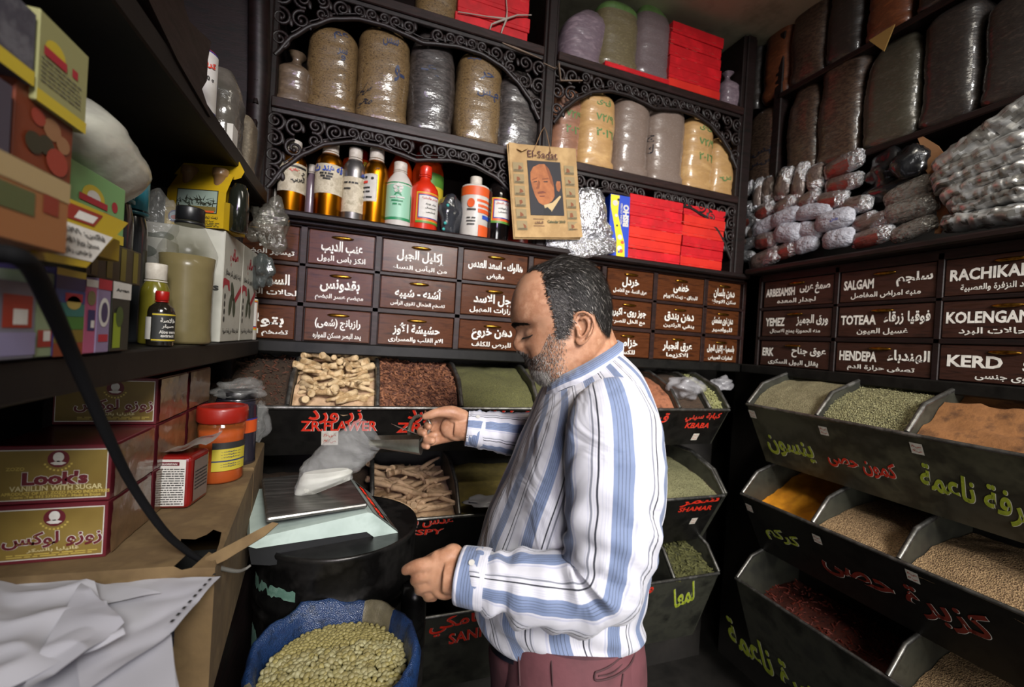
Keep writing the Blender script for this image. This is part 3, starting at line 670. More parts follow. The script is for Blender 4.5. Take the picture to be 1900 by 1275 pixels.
shelf_bag('tall bag of pale flakes with blue scribbles, right of the dark grey bag', 848, 930, 92, 2.285, f_oat, seed=5, group=B1, marks=[('لبـ', -.2, .85, .3, .08, 3, 0), ('حر', .1, .68, .3, .08, 3, 0), ('مـس', .15, .5, .5, .1, 3, 0)])
shelf_bag('dark bag with loose clear plastic top at the right end of the upper left shelf', 922, 1004, 132, 2.285, f_dark, seed=6, top='slant', group=B1)
shelf_bag('beige bag cut by the top edge of the photo, above the flake bags', 770, 850, -70, 2.70, f_oat, seed=7, group='bags on the top shelf', d=.14)
# right bay, upper
shelf_bag('pale mauve bag of herbs leaning at the left of the upper right shelf', 1040, 1114, 12, 2.70, f_mauve, seed=8, top='slant', group=B2, lean=.05)
shelf_bag('bag of dried herb with a green band on top, standing on a red box', 1108, 1182, 0, 2.732, f_green, seed=9, group=B2, band=.76, d=.14)
shelf_bag('grey-mauve bag with a faded green top, next to the stack of red boxes', 1176, 1244, 8, 2.732, f_mgrey, seed=10, group=B2, band=.80, d=.14, top='slant')
shelf_bag('small clear bag squeezed between the red boxes and the right post', 1338, 1368, 130, 2.70, f_mauve, seed=11, top='tie', group=B2, d=.1)
# right bay, lower
dt = [('٧٢/٩', .1, .62, .5, .09, 2, 0), ('٢٠١٦', .12, .44, .5, .09, 2, 0), ('ق-ى', .05, .8, .4, .08, 2, 0)]
shelf_bag('pinkish-brown bag half hidden behind the post and the hanging calendar', 1020, 1080, 160, 2.285, f_pink, seed=12, group=B2, marks=dt[:2], yf=1.63)
shelf_bag('yellow-tan bag with green dates written on it, second on the lower right shelf', 1072, 1140, 166, 2.285, f_tan, seed=13, group=B2, marks=dt)
shelf_bag('plain grey-brown powder bag right of the yellow-tan bag', 1138, 1202, 174, 2.285, f_grey, seed=14, group=B2)
shelf_bag('shorter grey-brown powder bag with black marks on its left edge', 1200, 1268, 186, 2.285, f_grey, seed=15, group=B2, marks=[('ج', -.46, .5, .12, .08, 4, 0), ('ك', -.46, .38, .12, .1, 4, 0)])
shelf_bag('slim tan bag with green dates, beside the shorter grey bag', 1264, 1320, 214, 2.285, f_tan, seed=16, group=B2, marks=dt)
shelf_bag('small tan bag with slanting top at the right end of the lower right shelf', 1316, 1358, 256, 2.285, f_tan, seed=17, top='slant', group=B2, marks=[('سـ', 0, .3, .5, .1, 2, 0)], d=.11)
# bags on the right wall (fronts face the room)
def wall_bag(label, px0, px1, py, zb, mat, xf=1.74, d=.17, **k):
    xm = xf + d * .25
    a = at(px0, py + 90, 0, xm)[1]; b = at(px1, py + 90, 0, xm)[1]; t = at((px0 + px1) / 2, py, 0, xm)[2]
    return bag(label, V((xf + d / 2, (a + b) / 2, zb)), abs(a - b), d, t - zb, mat, rot=-math.pi / 2, group='bags high on the right wall', **k)
wall_bag('squat brown bag with black marker smears in the corner of the right wall shelf', 1392, 1455, 195, 2.345, f_brown, seed=21, marks=[('مـسـم', 0, .4, .8, .09, 4, 0), ('سـسـ', 0, .28, .7, .06, 4, 0)], nexp=3.2)
wall_bag('narrow dark herb bag with peaked top, second on the lower right wall shelf', 1466, 1528, 150, 2.345, f_brown, seed=22, top='slant', nexp=3.4)
wall_bag('tall dark brown herb bag with creased foot, third on the lower right wall shelf', 1528, 1608, 92, 2.345, f_brown, seed=23, nexp=3.6)
wall_bag('greenish-grey bag with a bright edge and folded top, above the black bag', 1612, 1718, 70, 2.345, film('greenish_grey_bag', '#3f3a30', ['#353126', '#48433a'], 50), seed=24, top='slant', nexp=3.8)
wall_bag('tall black bag with purple sheen, fifth on the lower right wall shelf', 1722, 1828, 2, 2.345, f_black, seed=25, nexp=3.8)
wall_bag('big black bag cut by the right edge of the photo', 1836, 1960, -30, 2.345, f_black, seed=26, nexp=3.8)
wall_bag('dark mauve bag in the top corner beside the back shelving', 1386, 1420, 60, 2.755, f_black, seed=27, nexp=3)
wall_bag('bag with orange-brown contents on the upper right wall shelf', 1424, 1476, 28, 2.755, f_orng, seed=28, nexp=3.2, band=None)
wall_bag('dark bag with a blue glint next to the orange-brown one', 1476, 1544, -30, 2.755, f_brown, seed=29, nexp=3.4)
wall_bag('nearly black bag with rounded foot on the upper right wall shelf', 1545, 1610, -60, 2.755, f_black, seed=30, nexp=3.4)
wall_bag('brown bag with a torn yellow flap under it, top right shelf', 1614, 1700, -60, 2.755, f_orng, seed=31, nexp=3.2)
wall_bag('dark bag at the top right, partly out of the photo', 1712, 1800, -80, 2.755, f_black, seed=32, nexp=3.4)
g = G(); a = at(1612, 75, 0, 1.7); b = at(1660, 45, 0, 1.7); c = at(1640, 95, 0, 1.7)
g.prism([(0, 0), (1, 0), (.6, 1)], a, b - a, c - a - (b - a) * .6, V((.004, 0, 0))); g.build('paper_flap', M('yellow_paper', '#8a6a35', .7), label='torn yellowish paper flap sticking out under the top right bags', cat='paper')
# ================================================================ red boxes
redc = M('red_card', '#c3121d', .42, col2=['#b00f19', '#d01622'], vs=8, bump=.08, bs=60)
redc2 = M('red_card_orange', '#cf2a1c', .42, col2='#bd2018', vs=8)
redw = M('red_card_worn_edge', '#d8564c', .6)
def card_box(c, w, d, h, m, rz=0):
    g = G(frame((0, 0, 0), X, Y)); hw = V((w / 2, 0, 0))
    g.obb(V((0, 0, h / 2)), hw, V((0, d / 2, 0)), V((0, 0, h / 2)), 0, .0015)
    g.obb(V((0, -.0006, h * .62)), V((w / 2 + .0008, 0, 0)), V((0, d / 2 + .0006, 0)), V((0, 0, h * .38 - .001)), 0, .0015)   # the lid over the tray
    r = random.Random(int(c[0] * 9999 + c[2] * 777))
    for _ in range(5):                                     # scuffed corners
        x = r.uniform(-w / 2, w / 2); g.rect(V((x, -d / 2 - .0012, h * r.choice((.99, .24)))), X, Z, r.uniform(.006, .03), .0012, 1, 0)
    o = g.build('red_box', [m, redw]); o.location = c; o.rotation_euler = (0, 0, rz); return o
def box_stack(px0, px1, n, zb, py_top, yf, label, group, d=.17, skip=0):
    a = at(px0, 430, 1, yf)[0] if zb < 2 else at(px0, (py_top + 60), 1, yf)[0]; b = at(px1, 430, 1, yf)[0] if zb < 2 else at(px1, (py_top + 60), 1, yf)[0]
    t = at((px0 + px1) / 2, py_top, 1, yf)[2]; h = (t - zb) / n; r = random.Random(int(px0))
    names = ['lowest', 'second lowest', 'third', 'fourth', 'fifth', 'sixth', 'seventh', 'eighth']
    for i in range(n):
        o = card_box(V(((a + b) / 2 + r.uniform(-.004, .004), yf + d / 2 + r.uniform(0, .006), zb + i * h)), b - a - .004, d, h - .001, redc if r.random() < .65 else redc2, r.uniform(-.012, .012))
        pos = 'topmost' if i == n - 1 else names[i] + (' from the bottom' if i > 1 else '')
        tag(o, label % pos, 'box', group)
box_stack(1166, 1266, 6, 1.93, 366, 1.575, 'flat red box, %s of the stack beside the blue carton', 'red boxes on the right of the ledge')
box_stack(1267, 1345, 6, 1.93, 384, 1.58, 'flat red box, %s of the stack against the right post', 'red boxes on the right of the ledge')
box_stack(1243, 1340, 6, 2.70, 52, 1.585, 'flat red box, %s of the stack under the upper right arch', 'red boxes on the upper right shelf')
box_stack(846, 984, 4, 2.70, -45, 1.60, 'flat red box, %s of the twine-tied stack on the top shelf', 'tied red boxes on the top shelf')
tag(card_box(V(((at(1122, 140, 1, 1.58)[0] + at(1242, 150, 1, 1.58)[0]) / 2, 1.665, 2.702)), at(1242, 150, 1, 1.58)[0] - at(1122, 140, 1, 1.58)[0], .165, .028, redc), 'flat red box lying under the two green-topped bags', 'box')
# white twine around the tied stack
tw = M('white_twine', '#a89a8e', .8)
g = G(); k = at(940, 35, 1, 1.588)
g.tube([at(938, -20, 1, 1.59), at(941, 20, 1, 1.588), k, at(932, 55, 1, 1.588), at(928, 70, 1, 1.588)], [.002, .002, .004, .003, .002], 6)
g.tube([at(850, 22, 1, 1.592), at(900, 30, 1, 1.59), k, at(960, 28, 1, 1.588), at(986, 28, 1, 1.59)], [.002, .002, .004, .003, .002], 6)
g.tube([k, at(920, 42, 1, 1.585), at(912, 45, 1, 1.585), at(908, 58, 1, 1.585)], [.004, .004, .003, .002], 6)
g.build('twine', tw, label='knotted white twine tied round the red boxes on the top shelf', cat='string')
g = G(); g.tube([at(932, 80, 1, 1.565), at(960, 92, 1, 1.562), at(1005, 110, 1, 1.565)], [.004, .009, .002], 6, flat=.25); g.tube([at(1008, 117, 1, 1.565), at(1030, 128, 1, 1.562), at(1036, 118, 1, 1.562), at(1040, 150, 1, 1.562), at(1080, 150, 1, 1.562)], [.003, .006, .01, .007, .006], 6, flat=.25)
g.build('paper_strip', M('torn_paper', '#8f7a68', .8), label='torn strip of brownish paper tape stuck on the shelf edge by the post', cat='paper')
# ================================================================ bottles on the ledge
gold = M('gold_anodised', '#c27a12', .3, 1, col2='#a8660c', vs=6, stretch=(1, 1, .2))
alum = M('bare_aluminium', '#a6a3a0', .34, .9, col2='#8d8a88', vs=9)
capw = M('white_cap', '#c9c2b6', .5, col2='#b2a99c', vs=60)
lbl = M('aged_label', '#b9ae95', .65, col2=['#aa9f88', '#c4baa2', '#a1977f'], vs=25)
lblw = M('white_label', '#c9c6c0', .6, col2='#b9b4ac', vs=20)
orangel = M('orange_liquid', '#c9400a', .25, coat=.5, col2='#b83a0a', vs=5)
redor = M('red_orange_plastic', '#c92a10', .35, coat=.4, col2='#b8260e', vs=6)
darkgl = M('dark_syrup_glass', '#0d0a0a', .08, coat=.8)
whitepl = M('white_plastic', '#c3beb6', .4, col2='#b5afa6', vs=10)
blackc = M('black_plastic', '#141416', .35)
redcap = M('red_cap', '#a3160f', .35, col2='#8c120c', vs=30)
greenl = M('green_label_frame', '#1c7a4c', .5); mint = M('mint_label', '#86b59a', .5)
orl = M('orange_label', '#c8501c', .5); yl = M('yellow_label', '#b9a32c', .5); blu = M('blue_label', '#2a2f7a', .5); grn = M('label_green', '#4b7a2a', .5); pinkl = M('label_pink', '#b8635c', .6)
LM = [lbl, lblw, darkp, ink_bl, greenl, mint, orl, yl, blu, grn, redp, pinkl]      # 0..11
def bottle(label, c, R, H, prof, mbody, cap, mcap, bands=(), texts=(), group='bottles on the ledge', cat='bottle', rot=0, n=36, capz=None, name='bottle', tiltx=0, extra=None):
    """prof: (r/R, z/H) list; cap: (r/R, z0/H, z1/H); bands: (z0,z1,a0,a1,mat) with angle 0 = towards the room"""
    root = thing(name, label, cat, (0, 0, 0), group)
    g = G(); g.lathe([(r * R, z * H) for r, z in prof], n=n); g.build('body', mbody, root)
    if cap:
        g = G(); r, z0, z1 = cap; k = 36; rings = []
        for z, s in ((z0, .98), (z0 + .002, 1), (z1 - .01, 1), (z1 - .003, .97), (z1, .86)):
            rings.append([V((R * r * s * (1 + (.025 if j % 2 else 0)) * math.cos(2 * math.pi * j / k), R * r * s * (1 + (.025 if j % 2 else 0)) * math.sin(2 * math.pi * j / k), z * H)) for j in range(k)])
        g.loft(rings); g.lathe([(R * r * .9, (z0 - .03) * H), (R * r * 1.06, (z0 - .028) * H), (R * r * 1.06, (z0 - .012) * H), (R * r * .9, (z0 - .01) * H)], n=24)
        g.build('cap', mcap, root)
    def rad(z):
        for (r1, z1), (r2, z2) in zip(prof, prof[1:]):
            if z1 <= z <= z2 and z2 > z1: return R * (r1 + (r2 - r1) * (z - z1) / (z2 - z1))
        return R
    if bands or texts:
        g = G(); 
        def wp(a, z, off): r = rad(z) + off; return V((r * math.sin(a), -r * math.cos(a), z * H))
        for bi, (z0, z1, a0, a1, m) in enumerate(bands):
            a0, a1 = math.radians(a0), math.radians(a1); na = max(2, int(abs(a1 - a0) / .12)); 
            rows = [[wp(a0 + (a1 - a0) * i / na, z, .0006 + .0003 * bi) for i in range(na + 1)] for z in (z0, (z0 + z1) / 2, z1)]
            g.loft(rows, m, cap=False, open_u=True)
        for (t, a, z, w_, h_, m) in texts:
            g.text(t, (0, 0, 0), X, Z, w_ * R, h_ * H, m, bold=.03, wrap=lambda u, v, a=a, z=z: wp(math.radians(a) + u / R, z + v / H, .0035))
        g.build('label', LM, root)
    if extra: extra(root, R, H)
    root.location = c; root.rotation_euler = (tiltx, 0, rot); return root
ALU = [(0, 0), (.96, 0), (1, .012), (1, .66), (.97, .71), (.86, .765), (.66, .815), (.5, .84), (.47, .86), (.47, .93), (0, .93)]
SQ = [(0, 0), (.95, 0), (1, .02), (1, .62), (.95, .68), (.75, .76), (.5, .83), (.42, .86), (.42, .93), (0, .93)]
CAN = [(0, 0), (.97, 0), (1, .012), (1, .80), (.96, .83), (.5, .84), (.42, .86), (.42, .93), (0, .93)]
def on_ledge(px0, px1, pyt, yc=1.64):
    a = at(px0, 350, 1, yc)[0]; b = at(px1, 350, 1, yc)[0]; t = at((px0 + px1) / 2, pyt, 1, yc)[2]
    return V(((a + b) / 2, yc, 1.9285)), (b - a) / 2, t - 1.9285
def LB_(label, px0, px1, pyt, *a, yc=1.64, **k):
    c, R, H = on_ledge(px0, px1, pyt, yc); return bottle(label, c, R, H, *a, **k)
capA = (.56, .865, 1.0)
LB_('gold metal bottle with an old cream label half hidden by the carved arch', 514, 568, 262, ALU, gold, capA, capw,
    [(.28, .66, -75, 75, 0), (.60, .63, -30, 60, 2)], [('العربيـ', 20, .44, 1.0, .09, 2), ('عـصـ', 5, .56, .7, .06, 10), ('حـ', 40, .52, .3, .08, 2)], rot=.2, yc=1.63)
LB_('tallest gold metal bottle with white cap and blue handwriting on a cream label', 583, 637, 264, ALU, gold, capA, capw,
    [(.30, .67, -80, 70, 0)], [('قه هند ث', -2, .62, 2.1, .1, 3), ('---- -- -----', -8, .545, .9, .022, 2), ('----- ------', -8, .51, .8, .022, 2), ('------', -6, .48, .5, .02, 2)], yc=1.63)
LB_('bare silver aluminium bottle with a scratched paper label', 634, 679, 276, ALU, alum, capA, capw,
    [(.12, .58, -85, 60, 0)], [('جـوز', 48, .62, .6, .07, 3), ('---- --', -30, .5, .6, .02, 2), ('--- ----', 5, .5, .5, .02, 2), ('-----', -30, .42, .6, .02, 2)], yc=1.63)
LB_('gold metal bottle whose cream label is turned to the left', 672, 720, 277, ALU, gold, capA, capw,
    [(.28, .63, -80, 8, 0), (.29, .62, -74, 3, 1)], [('مر', 5, .70, .3, .03, 2), ('●', -14, .57, .22, .03, 2), ('●', -42, .58, .22, .03, 2), ('---', -45, .52, .4, .03, 10), ('------', -40, .45, .6, .02, 2), ('-- ----', -40, .40, .6, .02, 2), ('- - ------', -35, .33, .8, .02, 2)], yc=1.63)
LB_('white plastic bottle with a green and mint label showing a flower', 716, 766, 303, SQ, whitepl, (.5, .87, 1.0), capw,
    [(.1, .66, -85, 62, 4), (.14, .62, -72, 52, 5)], [('A', -8, .50, .55, .08, 4), ('✿', -8, .57, .7, .14, 1), ('---- -----', -10, .43, 1.0, .022, 1), ('-------', -10, .38, .8, .02, 4), ('--- --', -10, .33, .6, .02, 4)], yc=1.625)
LB_('bright orange-red bottle with a framed label, in front of the orange jar', 762, 814, 310, [(0, 0), (.95, 0), (1, .02), (1, .60), (.93, .66), (.7, .73), (.42, .78), (.38, .82), (.38, .9), (0, .9)], redor, (.44, .86, 1.0), redor,
    [(.12, .56, -38, 78, 7), (.145, .545, -34, 76, 6), (.175, .525, -29, 72, 8), (.19, .51, -26, 70, 1), (.105, .135, -38, 78, 9)], [('للشعر والبشرة', 20, .47, 1.2, .04, 11), ('ماء ورد', 22, .39, .8, .04, 2), ('للاستعمال', 22, .33, .8, .03, 2), ('الخارجى', 22, .27, .7, .03, 2)], yc=1.625)
LB_('white and orange striped tin with a white cap beside the dark bag', 857, 908, 330, CAN, whitepl, (.42, .87, 1.0), capw,
    [(.66, .80, -85, 85, 6), (.56, .60, -5, 80, 6), (.48, .52, 0, 80, 6), (.39, .45, 0, 80, 6), (.02, .2, 5, 85, 6), (.30, .36, 20, 80, 3)], [('●', -28, .53, .5, .14, 6), ('--------', -25, .43, .6, .025, 2), ('--- ---', -25, .3, .6, .02, 2), ('-------', -25, .25, .6, .02, 2), ('-----', -25, .2, .5, .02, 2)], yc=1.63)
LB_('dark syrup bottle with a silver cap and a yellow-framed white label', 902, 948, 322, [(0, 0), (.95, 0), (1, .02), (1, .66), (.9, .74), (.6, .84), (.36, .89), (.34, .93), (0, .93)], darkgl, (.38, .93, 1.0), steel,
    [(.26, .60, -42, 62, 7), (.28, .59, -38, 58, 6), (.31, .57, -33, 53, 8), (.325, .555, -29, 49, 1), (.245, .275, -42, 62, 9)], [('شراب السعال', 8, .52, 1.1, .035, 11), ('مكونات', 8, .45, .7, .03, 2), ('الاعشاب', 8, .4, .7, .03, 2)], yc=1.63)
LB_('large orange jar behind the white and green bottle', 716, 766, 262, SQ, orangel, (.5, .84, .97), redcap, yc=1.77, group=None)
LB_('orange jar with a yellow label strip, behind the silver bottle', 632, 692, 276, CAN, orangel, (.6, .84, .97), redcap, [(.5, .8, 20, 45, 7)], yc=1.77, group=None)
LB_('orange jar with yellow and green label and red lid, behind the orange-red bottle', 764, 822, 278, [(0, 0), (.95, 0), (1, .02), (1, .74), (.9, .8), (.8, .84), (.8, .9), (0, .9)], orangel, (.84, .86, 1.0), redcap, [(.35, .66, 0, 80, 7), (.56, .7, 0, 80, 9)], yc=1.74, group=None)
LB_('orange-red bottle hidden behind the hanging calendar', 940, 1000, 350, SQ, redor, (.5, .87, 1), redcap, yc=1.70, group=None)
LB_('thin clear bottle with pale cap between the two gold bottles', 566, 588, 306, SQ, M('clear_mauve', '#6a5a62', .3, coat=.5), (.6, .87, 1), capw, yc=1.68, group=None)
LB_('white plastic bottle at the left end of the ledge', 496, 514, 330, SQ, whitepl, (.5, .87, 1), capw, yc=1.66, group=None)
# dark plastic bag with turquoise caps
c, R, H = on_ledge(812, 858, 362)
g = G(); g.blob(c + Z * H * .46, X * R * 1.05, Y * .05, Z * H * .5, n=26, k=18, nz=.35, seed=3)
for px, py in ((831, 381), (826, 414), (823, 425)): g.blob(at(px, py, 1, c[1] - .046), X * .006, Y * .004, Z * .006, 1)
g.build('plastic_bag', [M('dark_clear_plastic', '#232427', .18, coat=.6, bump=.6, bs=30, col2='#33353a', vs=20), M('turquoise_cap', '#2d8f8a', .4)], label='crumpled dark plastic bag with turquoise caps showing, between orange bottle and striped tin', cat='bag')
# ================================================================ blue and yellow carton
kb = thing('carton', 'blue and yellow carton with white lettering leaning beside the red boxes', 'carton', at(1150, 478, 1, 1.6))
g = G(); A = at(1128, 474, 1, 1.57); B = at(1165, 479, 1, 1.565); T = at(1121, 358, 1, 1.585); ux = (B - A); uy = (T - A); uy = uy - ux.normalized() * uy.dot(ux.normalized()); nn = ux.cross(uy).normalized()
uy = V((uy.x, uy.y, uy.z)); hgt = 1.02 * (at(1150, 362, 1, 1.58) - at(1150, 476, 1, 1.58)).length
xw = ux.length; xd = ux.normalized(); yd = uy.normalized(); ctr = A + xd * xw / 2 + yd * hgt / 2
g.obb(ctr - nn * .03, xd * xw / 2, -nn * .03, yd * hgt / 2, 0, .001)
poly = [(-.5, .5), (-.05, .5), (-.1, .2), (.1, -.05), (.3, -.28), (.33, -.5), (-.1, -.5), (-.12, -.25), (-.3, .05), (-.48, .3)]
g.poly([ctr + xd * (p[0] * xw * .98) + yd * (p[1] * hgt * .98) + nn * .0008 for p in poly], 1)
g.text('BISHO', ctr + xd * xw * .3 + yd * hgt * .18, yd, -xd, hgt * .36, xw * .3, 2, bold=.06, off=.0014); g.text('NATURAL COLORED', ctr + xd * xw * .07 + yd * hgt * .2, yd, -xd, hgt * .34, xw * .1, 2, bold=.02, off=.0014)
for p, m, r in (((-.25, .36), 2, .13), ((-.1, .42), 3, .06), ((-.18, .16), 2, .07), ((-.12, 0), 3, .05), ((.05, -.18), 2, .12), ((.18, -.26), 4, .08), ((.05, -.36), 2, .12), ((.14, -.4), 4, .09), ((.02, -.42), 5, .05)):
    g.disc(ctr + xd * p[0] * xw + yd * p[1] * hgt + nn * .0012, xd, yd, r * xw, m=m, n=14)
g.build('body', [M('carton_blue', '#1a3fae', .4), M('carton_yellow', '#dcc81e', .4), lblw, darkp, orl, ink_bl], kb)
# ================================================================ hanging calendar
cal = thing('calendar', 'old brown paper wall calendar with a portrait, hanging by a string from the shelf post', 'calendar', at(1010, 350, 1, 1.52))
A = at(955, 440, 1, 1.53); B = at(1079, 441, 1, 1.53); T = at(946, 266, 1, 1.54)
xd = (B - A).normalized(); yd = (T - A); yd = (yd - xd * yd.dot(xd)).normalized(); nn = xd.cross(yd).normalized(); cw = (B - A).length; ch = (T - A).length; ctr = A + xd * cw / 2 + yd * ch / 2
calp = M('aged_newsprint', '#a8895c', .8, col2=['#9c7d52', '#b59566'], vs=9)
g = G()
for k in range(6):
    g.obb(ctr - nn * (.002 + .0016 * k) + xd * (-.003 * (k > 0) + .0012 * math.sin(k * 5)) + yd * (.001 * math.sin(k * 3) - .0012 * k), xd * cw / 2, nn * .0006, yd * ch / 2, 0)
n_ = 14; sh = [[ctr + xd * cw * (i / n_ - .5) + yd * ch * (j / n_ - .5) + nn * (.0006 + .004 * max(0, (i / n_ - .8)) * max(0, .25 - j / n_) * 40 + .0008 * math.sin(j * .9) + (.006 if i < 2 and j > 12 else 0)) for i in range(n_ + 1)] for j in range(n_ + 1)]
g.loft(sh, 0, cap=False, open_u=True)
def cp(u, v, o=.003): return ctr + xd * cw * u + yd * ch * v + nn * o
def cpoly(pts, m, o=.003): g.poly([cp(u, v, o) for u, v in pts], m)
cpoly([(-.25, -.26), (.25, -.26), (.24, .33), (-.25, .33)], 1)
face = [(-.22, .12), (-.215, .2), (-.17, .26), (-.08, .295), (.0, .3), (.06, .25), (.1, .16), (.12, .06), (.12, -.05), (.08, -.1), (.0, -.145), (-.06, -.15), (-.12, -.125), (-.17, -.05), (-.2, .03)]
cpoly(face, 2, .0034); cpoly([(.15, .08), (.17, .12), (.22, .12), (.225, .05), (.19, .0), (.16, .02)], 2, .0034)
cpoly([(-.05, -.15), (.08, -.12), (.2, -.04), (.22, -.05), (.06, -.22), (-.04, -.18)], 3, .0036); cpoly([(-.05, -.19), (.0, -.17), (.06, -.21), (.03, -.26), (-.05, -.26)], 4, .0039)
cpoly([(-.2, .125), (-.12, .15), (-.12, .138), (-.2, .112)], 5, .004); cpoly([(-.05, .14), (.04, .15), (.05, .138), (-.05, .125)], 5, .004)
cpoly([(-.18, .1), (-.13, .11), (-.13, .098), (-.18, .092)], 4, .004); cpoly([(-.03, .11), (.03, .115), (.03, .1), (-.03, .1)], 4, .004)
cpoly([(-.11, .12), (-.08, .1), (-.1, .03), (-.14, .02), (-.15, .035), (-.13, .05)], 5, .0041); cpoly([(-.13, -.01), (-.05, .005), (.0, -.015), (-.05, -.022), (-.13, -.03)], 6, .0042); cpoly([(-.11, -.05), (-.02, -.045), (-.04, -.062), (-.1, -.062)], 6, .0042)
cpoly([(.0, .3), (.06, .25), (.1, .16), (.12, .04), (.07, .1), (.04, .2)], 5, .0036)
g.text('El-Sadat', cp(-.02, .40), xd, yd, cw * .44, ch * .075, 7, bold=.0, off=.003); g.text('COMMEMORATION', cp(.11, .355), xd, yd, cw * .18, ch * .012, 1, off=.003)
g.text('Calendar 2010', cp(.12, -.33), xd, yd, cw * .27, ch * .03, 8, bold=.03, off=.003); g.text('السادات', cp(-.14, -.34), xd, yd, cw * .12, ch * .03, 7, off=.003)
for a, b, c_, d_ in ((-.22, -.06, -.305, -.30), (-.22, -.06, -.38, -.375)): cpoly([(a, c_), (b, c_), (b, d_), (a, d_)], 7)
for k in range(6):
    for sx_0 in (-.385, .37):
        cpoly([(sx_0 - .075, .30 - .125 * k), (sx_0 + .075, .30 - .125 * k), (sx_0 + .075, .20 - .125 * k), (sx_0 - .075, .20 - .125 * k)], 9)
        r = random.Random(k * 3 + int(sx_0 > 0)); u, v = sx_0 + r.uniform(-.03, .03), .25 - .125 * k
        cpoly([(u - .03 * r.random(), v - .03), (u + .035, v - .03 * r.random()), (u + .02, v + .03 * r.random()), (u - .015, v + .02)], 5, .0034)
        g.lines(cp(sx_0, .213 - .125 * k), xd, yd, cw * .13, ch * .02, 2, 4, off=.0034, seed=k)
g.build('paper_pad', [calp, M('photo_dark', '#1f1d22', .7), M('print_skin', '#a8673c', .75, col2='#8d5330', vs=30), M('print_collar', '#b79f73', .75), M('print_black', '#17161a', .7), M('print_shade', '#7a4527', .75), M('print_lip', '#6e3a28', .75), M('print_maroon', '#4d2422', .7), M('print_green', '#39452d', .7), M('print_grey', '#8b7a58', .8)], cal)
g = G(); g.tube([at(990, 280, 1, 1.532), at(1004, 245, 1, 1.56), at(1010, 236, 1, 1.572), at(1014, 245, 1, 1.56), at(1022, 284, 1, 1.532)], .0016, 6); g.build('string', M('jute', '#7d5f42', .9), cal)
g = G(); p = at(958, 277, 1, 1.535); g.prism([(0, 0), (.03, .012), (.045, .004), (.02, -.008)], p, xd, yd, nn * .006); g.build('curled_corner', calp, cal)
# ================================================================ foil packets on the right ledge
foil = M('silver_foil', '#d6d6d9', .27, .9, col2='#a6a6aa', vs=5, bump=1, bs=9, bd=.012)
foilb = M('brown_window', '#5a4e49', .3, .3, col2=['#6b5d57', '#473c38'], vs=4, coat=.5, bump=.5, bs=6, bd=.008)
foilr = M('red_print_window', '#5f3d38', .32, .3, col2=['#7a342d', '#584440'], vs=4, coat=.5, bump=.5, bs=6, bd=.008)
foilw = M('white_wrap', '#a9a9b2', .5, col2='#92929c', vs=5, bump=.9, bs=5, bd=.012, coat=.2)
filmg = M('grey_clear_film', '#706d68', .25, .45, col2=['#85827c', '#55524e'], vs=4, coat=.7, bump=.8, bs=7, bd=.01)
def packet(mode, seed):
    """pillow pack, long axis local X, front local -Y, unit size"""
    g = G(); n, k = 26, 20; rings = []; r = random.Random(seed); ph = r.uniform(0, 9)
    for i in range(k + 1):
        u = i / k * 2 - 1; e = max(0.0, 1 - abs(u) ** 3.2) ** .6; th = .42 * e + .02; hh = .5 * (.55 + .45 * e)
        if abs(u) > .9: hh *= 1 + .12 * math.sin(i * 3 + ph)
        ring = []
        for j in range(n):
            q = 2 * math.pi * j / n; p = V((u * .5, math.sin(q) * th * .8, math.cos(q) * hh * (.8 + .2 * abs(math.cos(q)))))
            cr = mnoise.noise(p * 6 + V((seed * 3, 0, 0))) * .05 + mnoise.noise(p * 15 + V((seed, 1, 0))) * (.05 if mode != 'white' else .03) * (1.3 if abs(u) > .3 else .5)
            ring.append(p * (1 + cr))
        rings.append(ring)
    def mi(i, j):
        u = (i + .5) / k * 2 - 1; z = math.cos(2 * math.pi * (j + .5) / n)
        if mode in ('silver', 'white', 'film'): return 0
        if -.82 < u < .15 + .3 * math.sin(ph + z * 2): return 2 if (mode == 'red' and z < .1) else 1
        return 0
    g.loft(rings, mi, sm=False)
    o = g.build('foil_packet', [{'white': foilw, 'film': filmg}.get(mode, foil), foilb, foilr])
    for p in o.data.polygons: p.use_smooth = p.material_index != 0 or mode == 'white'
    return o
PK = {(m, s): None for m in ('brown', 'red', 'silver', 'white', 'film') for s in (1, 2)}
GL = {'brown': 'silver packet with a brown window in the foil heap on the right ledge', 'red': 'silver packet with a red print in the foil heap on the right ledge',
      'silver': 'plain silver packet in the foil heap on the right ledge', 'white': 'white wrapped packet in the middle of the foil heap on the right ledge', 'film': 'grey cellophane packet beside the cardboard flap'}
def put_packet(mode, s, px, py, w_, h_, ang, xf, label=None, group=None, ax=0, thick=.8, rz=-math.pi / 2):
    if ax == 0: c = at(px, py, 0, xf); a = at(px - w_ / 2, py, 0, xf); b = at(px + w_ / 2, py, 0, xf); t = at(px, py - h_ / 2, 0, xf); u = at(px, py + h_ / 2, 0, xf)
    else: c = at(px, py, 1, xf); a = at(px - w_ / 2, py, 1, xf); b = at(px + w_ / 2, py, 1, xf); t = at(px, py - h_ / 2, 1, xf); u = at(px, py + h_ / 2, 1, xf)
    W_, H_ = (b - a).length, (t - u).length
    if PK[(mode, s)] is None: PK[(mode, s)] = o = packet(mode, s + len(mode))
    else: o = PK[(mode, s)].copy(); COL.objects.link(o)
    o.location = c; o.scale = (W_, min(.11, thick * min(W_, H_) * 1.3), H_); o.rotation_euler = (0, math.radians(ang), rz)
    o.rotation_mode = 'XYZ'; tag(o, label or GL[mode], 'packet', group or ('foil packets on the right ledge' if ax == 0 else None)); return o
z1 = lambda x, y: (1340 + x / 5.796, 280 + y / 5.796)
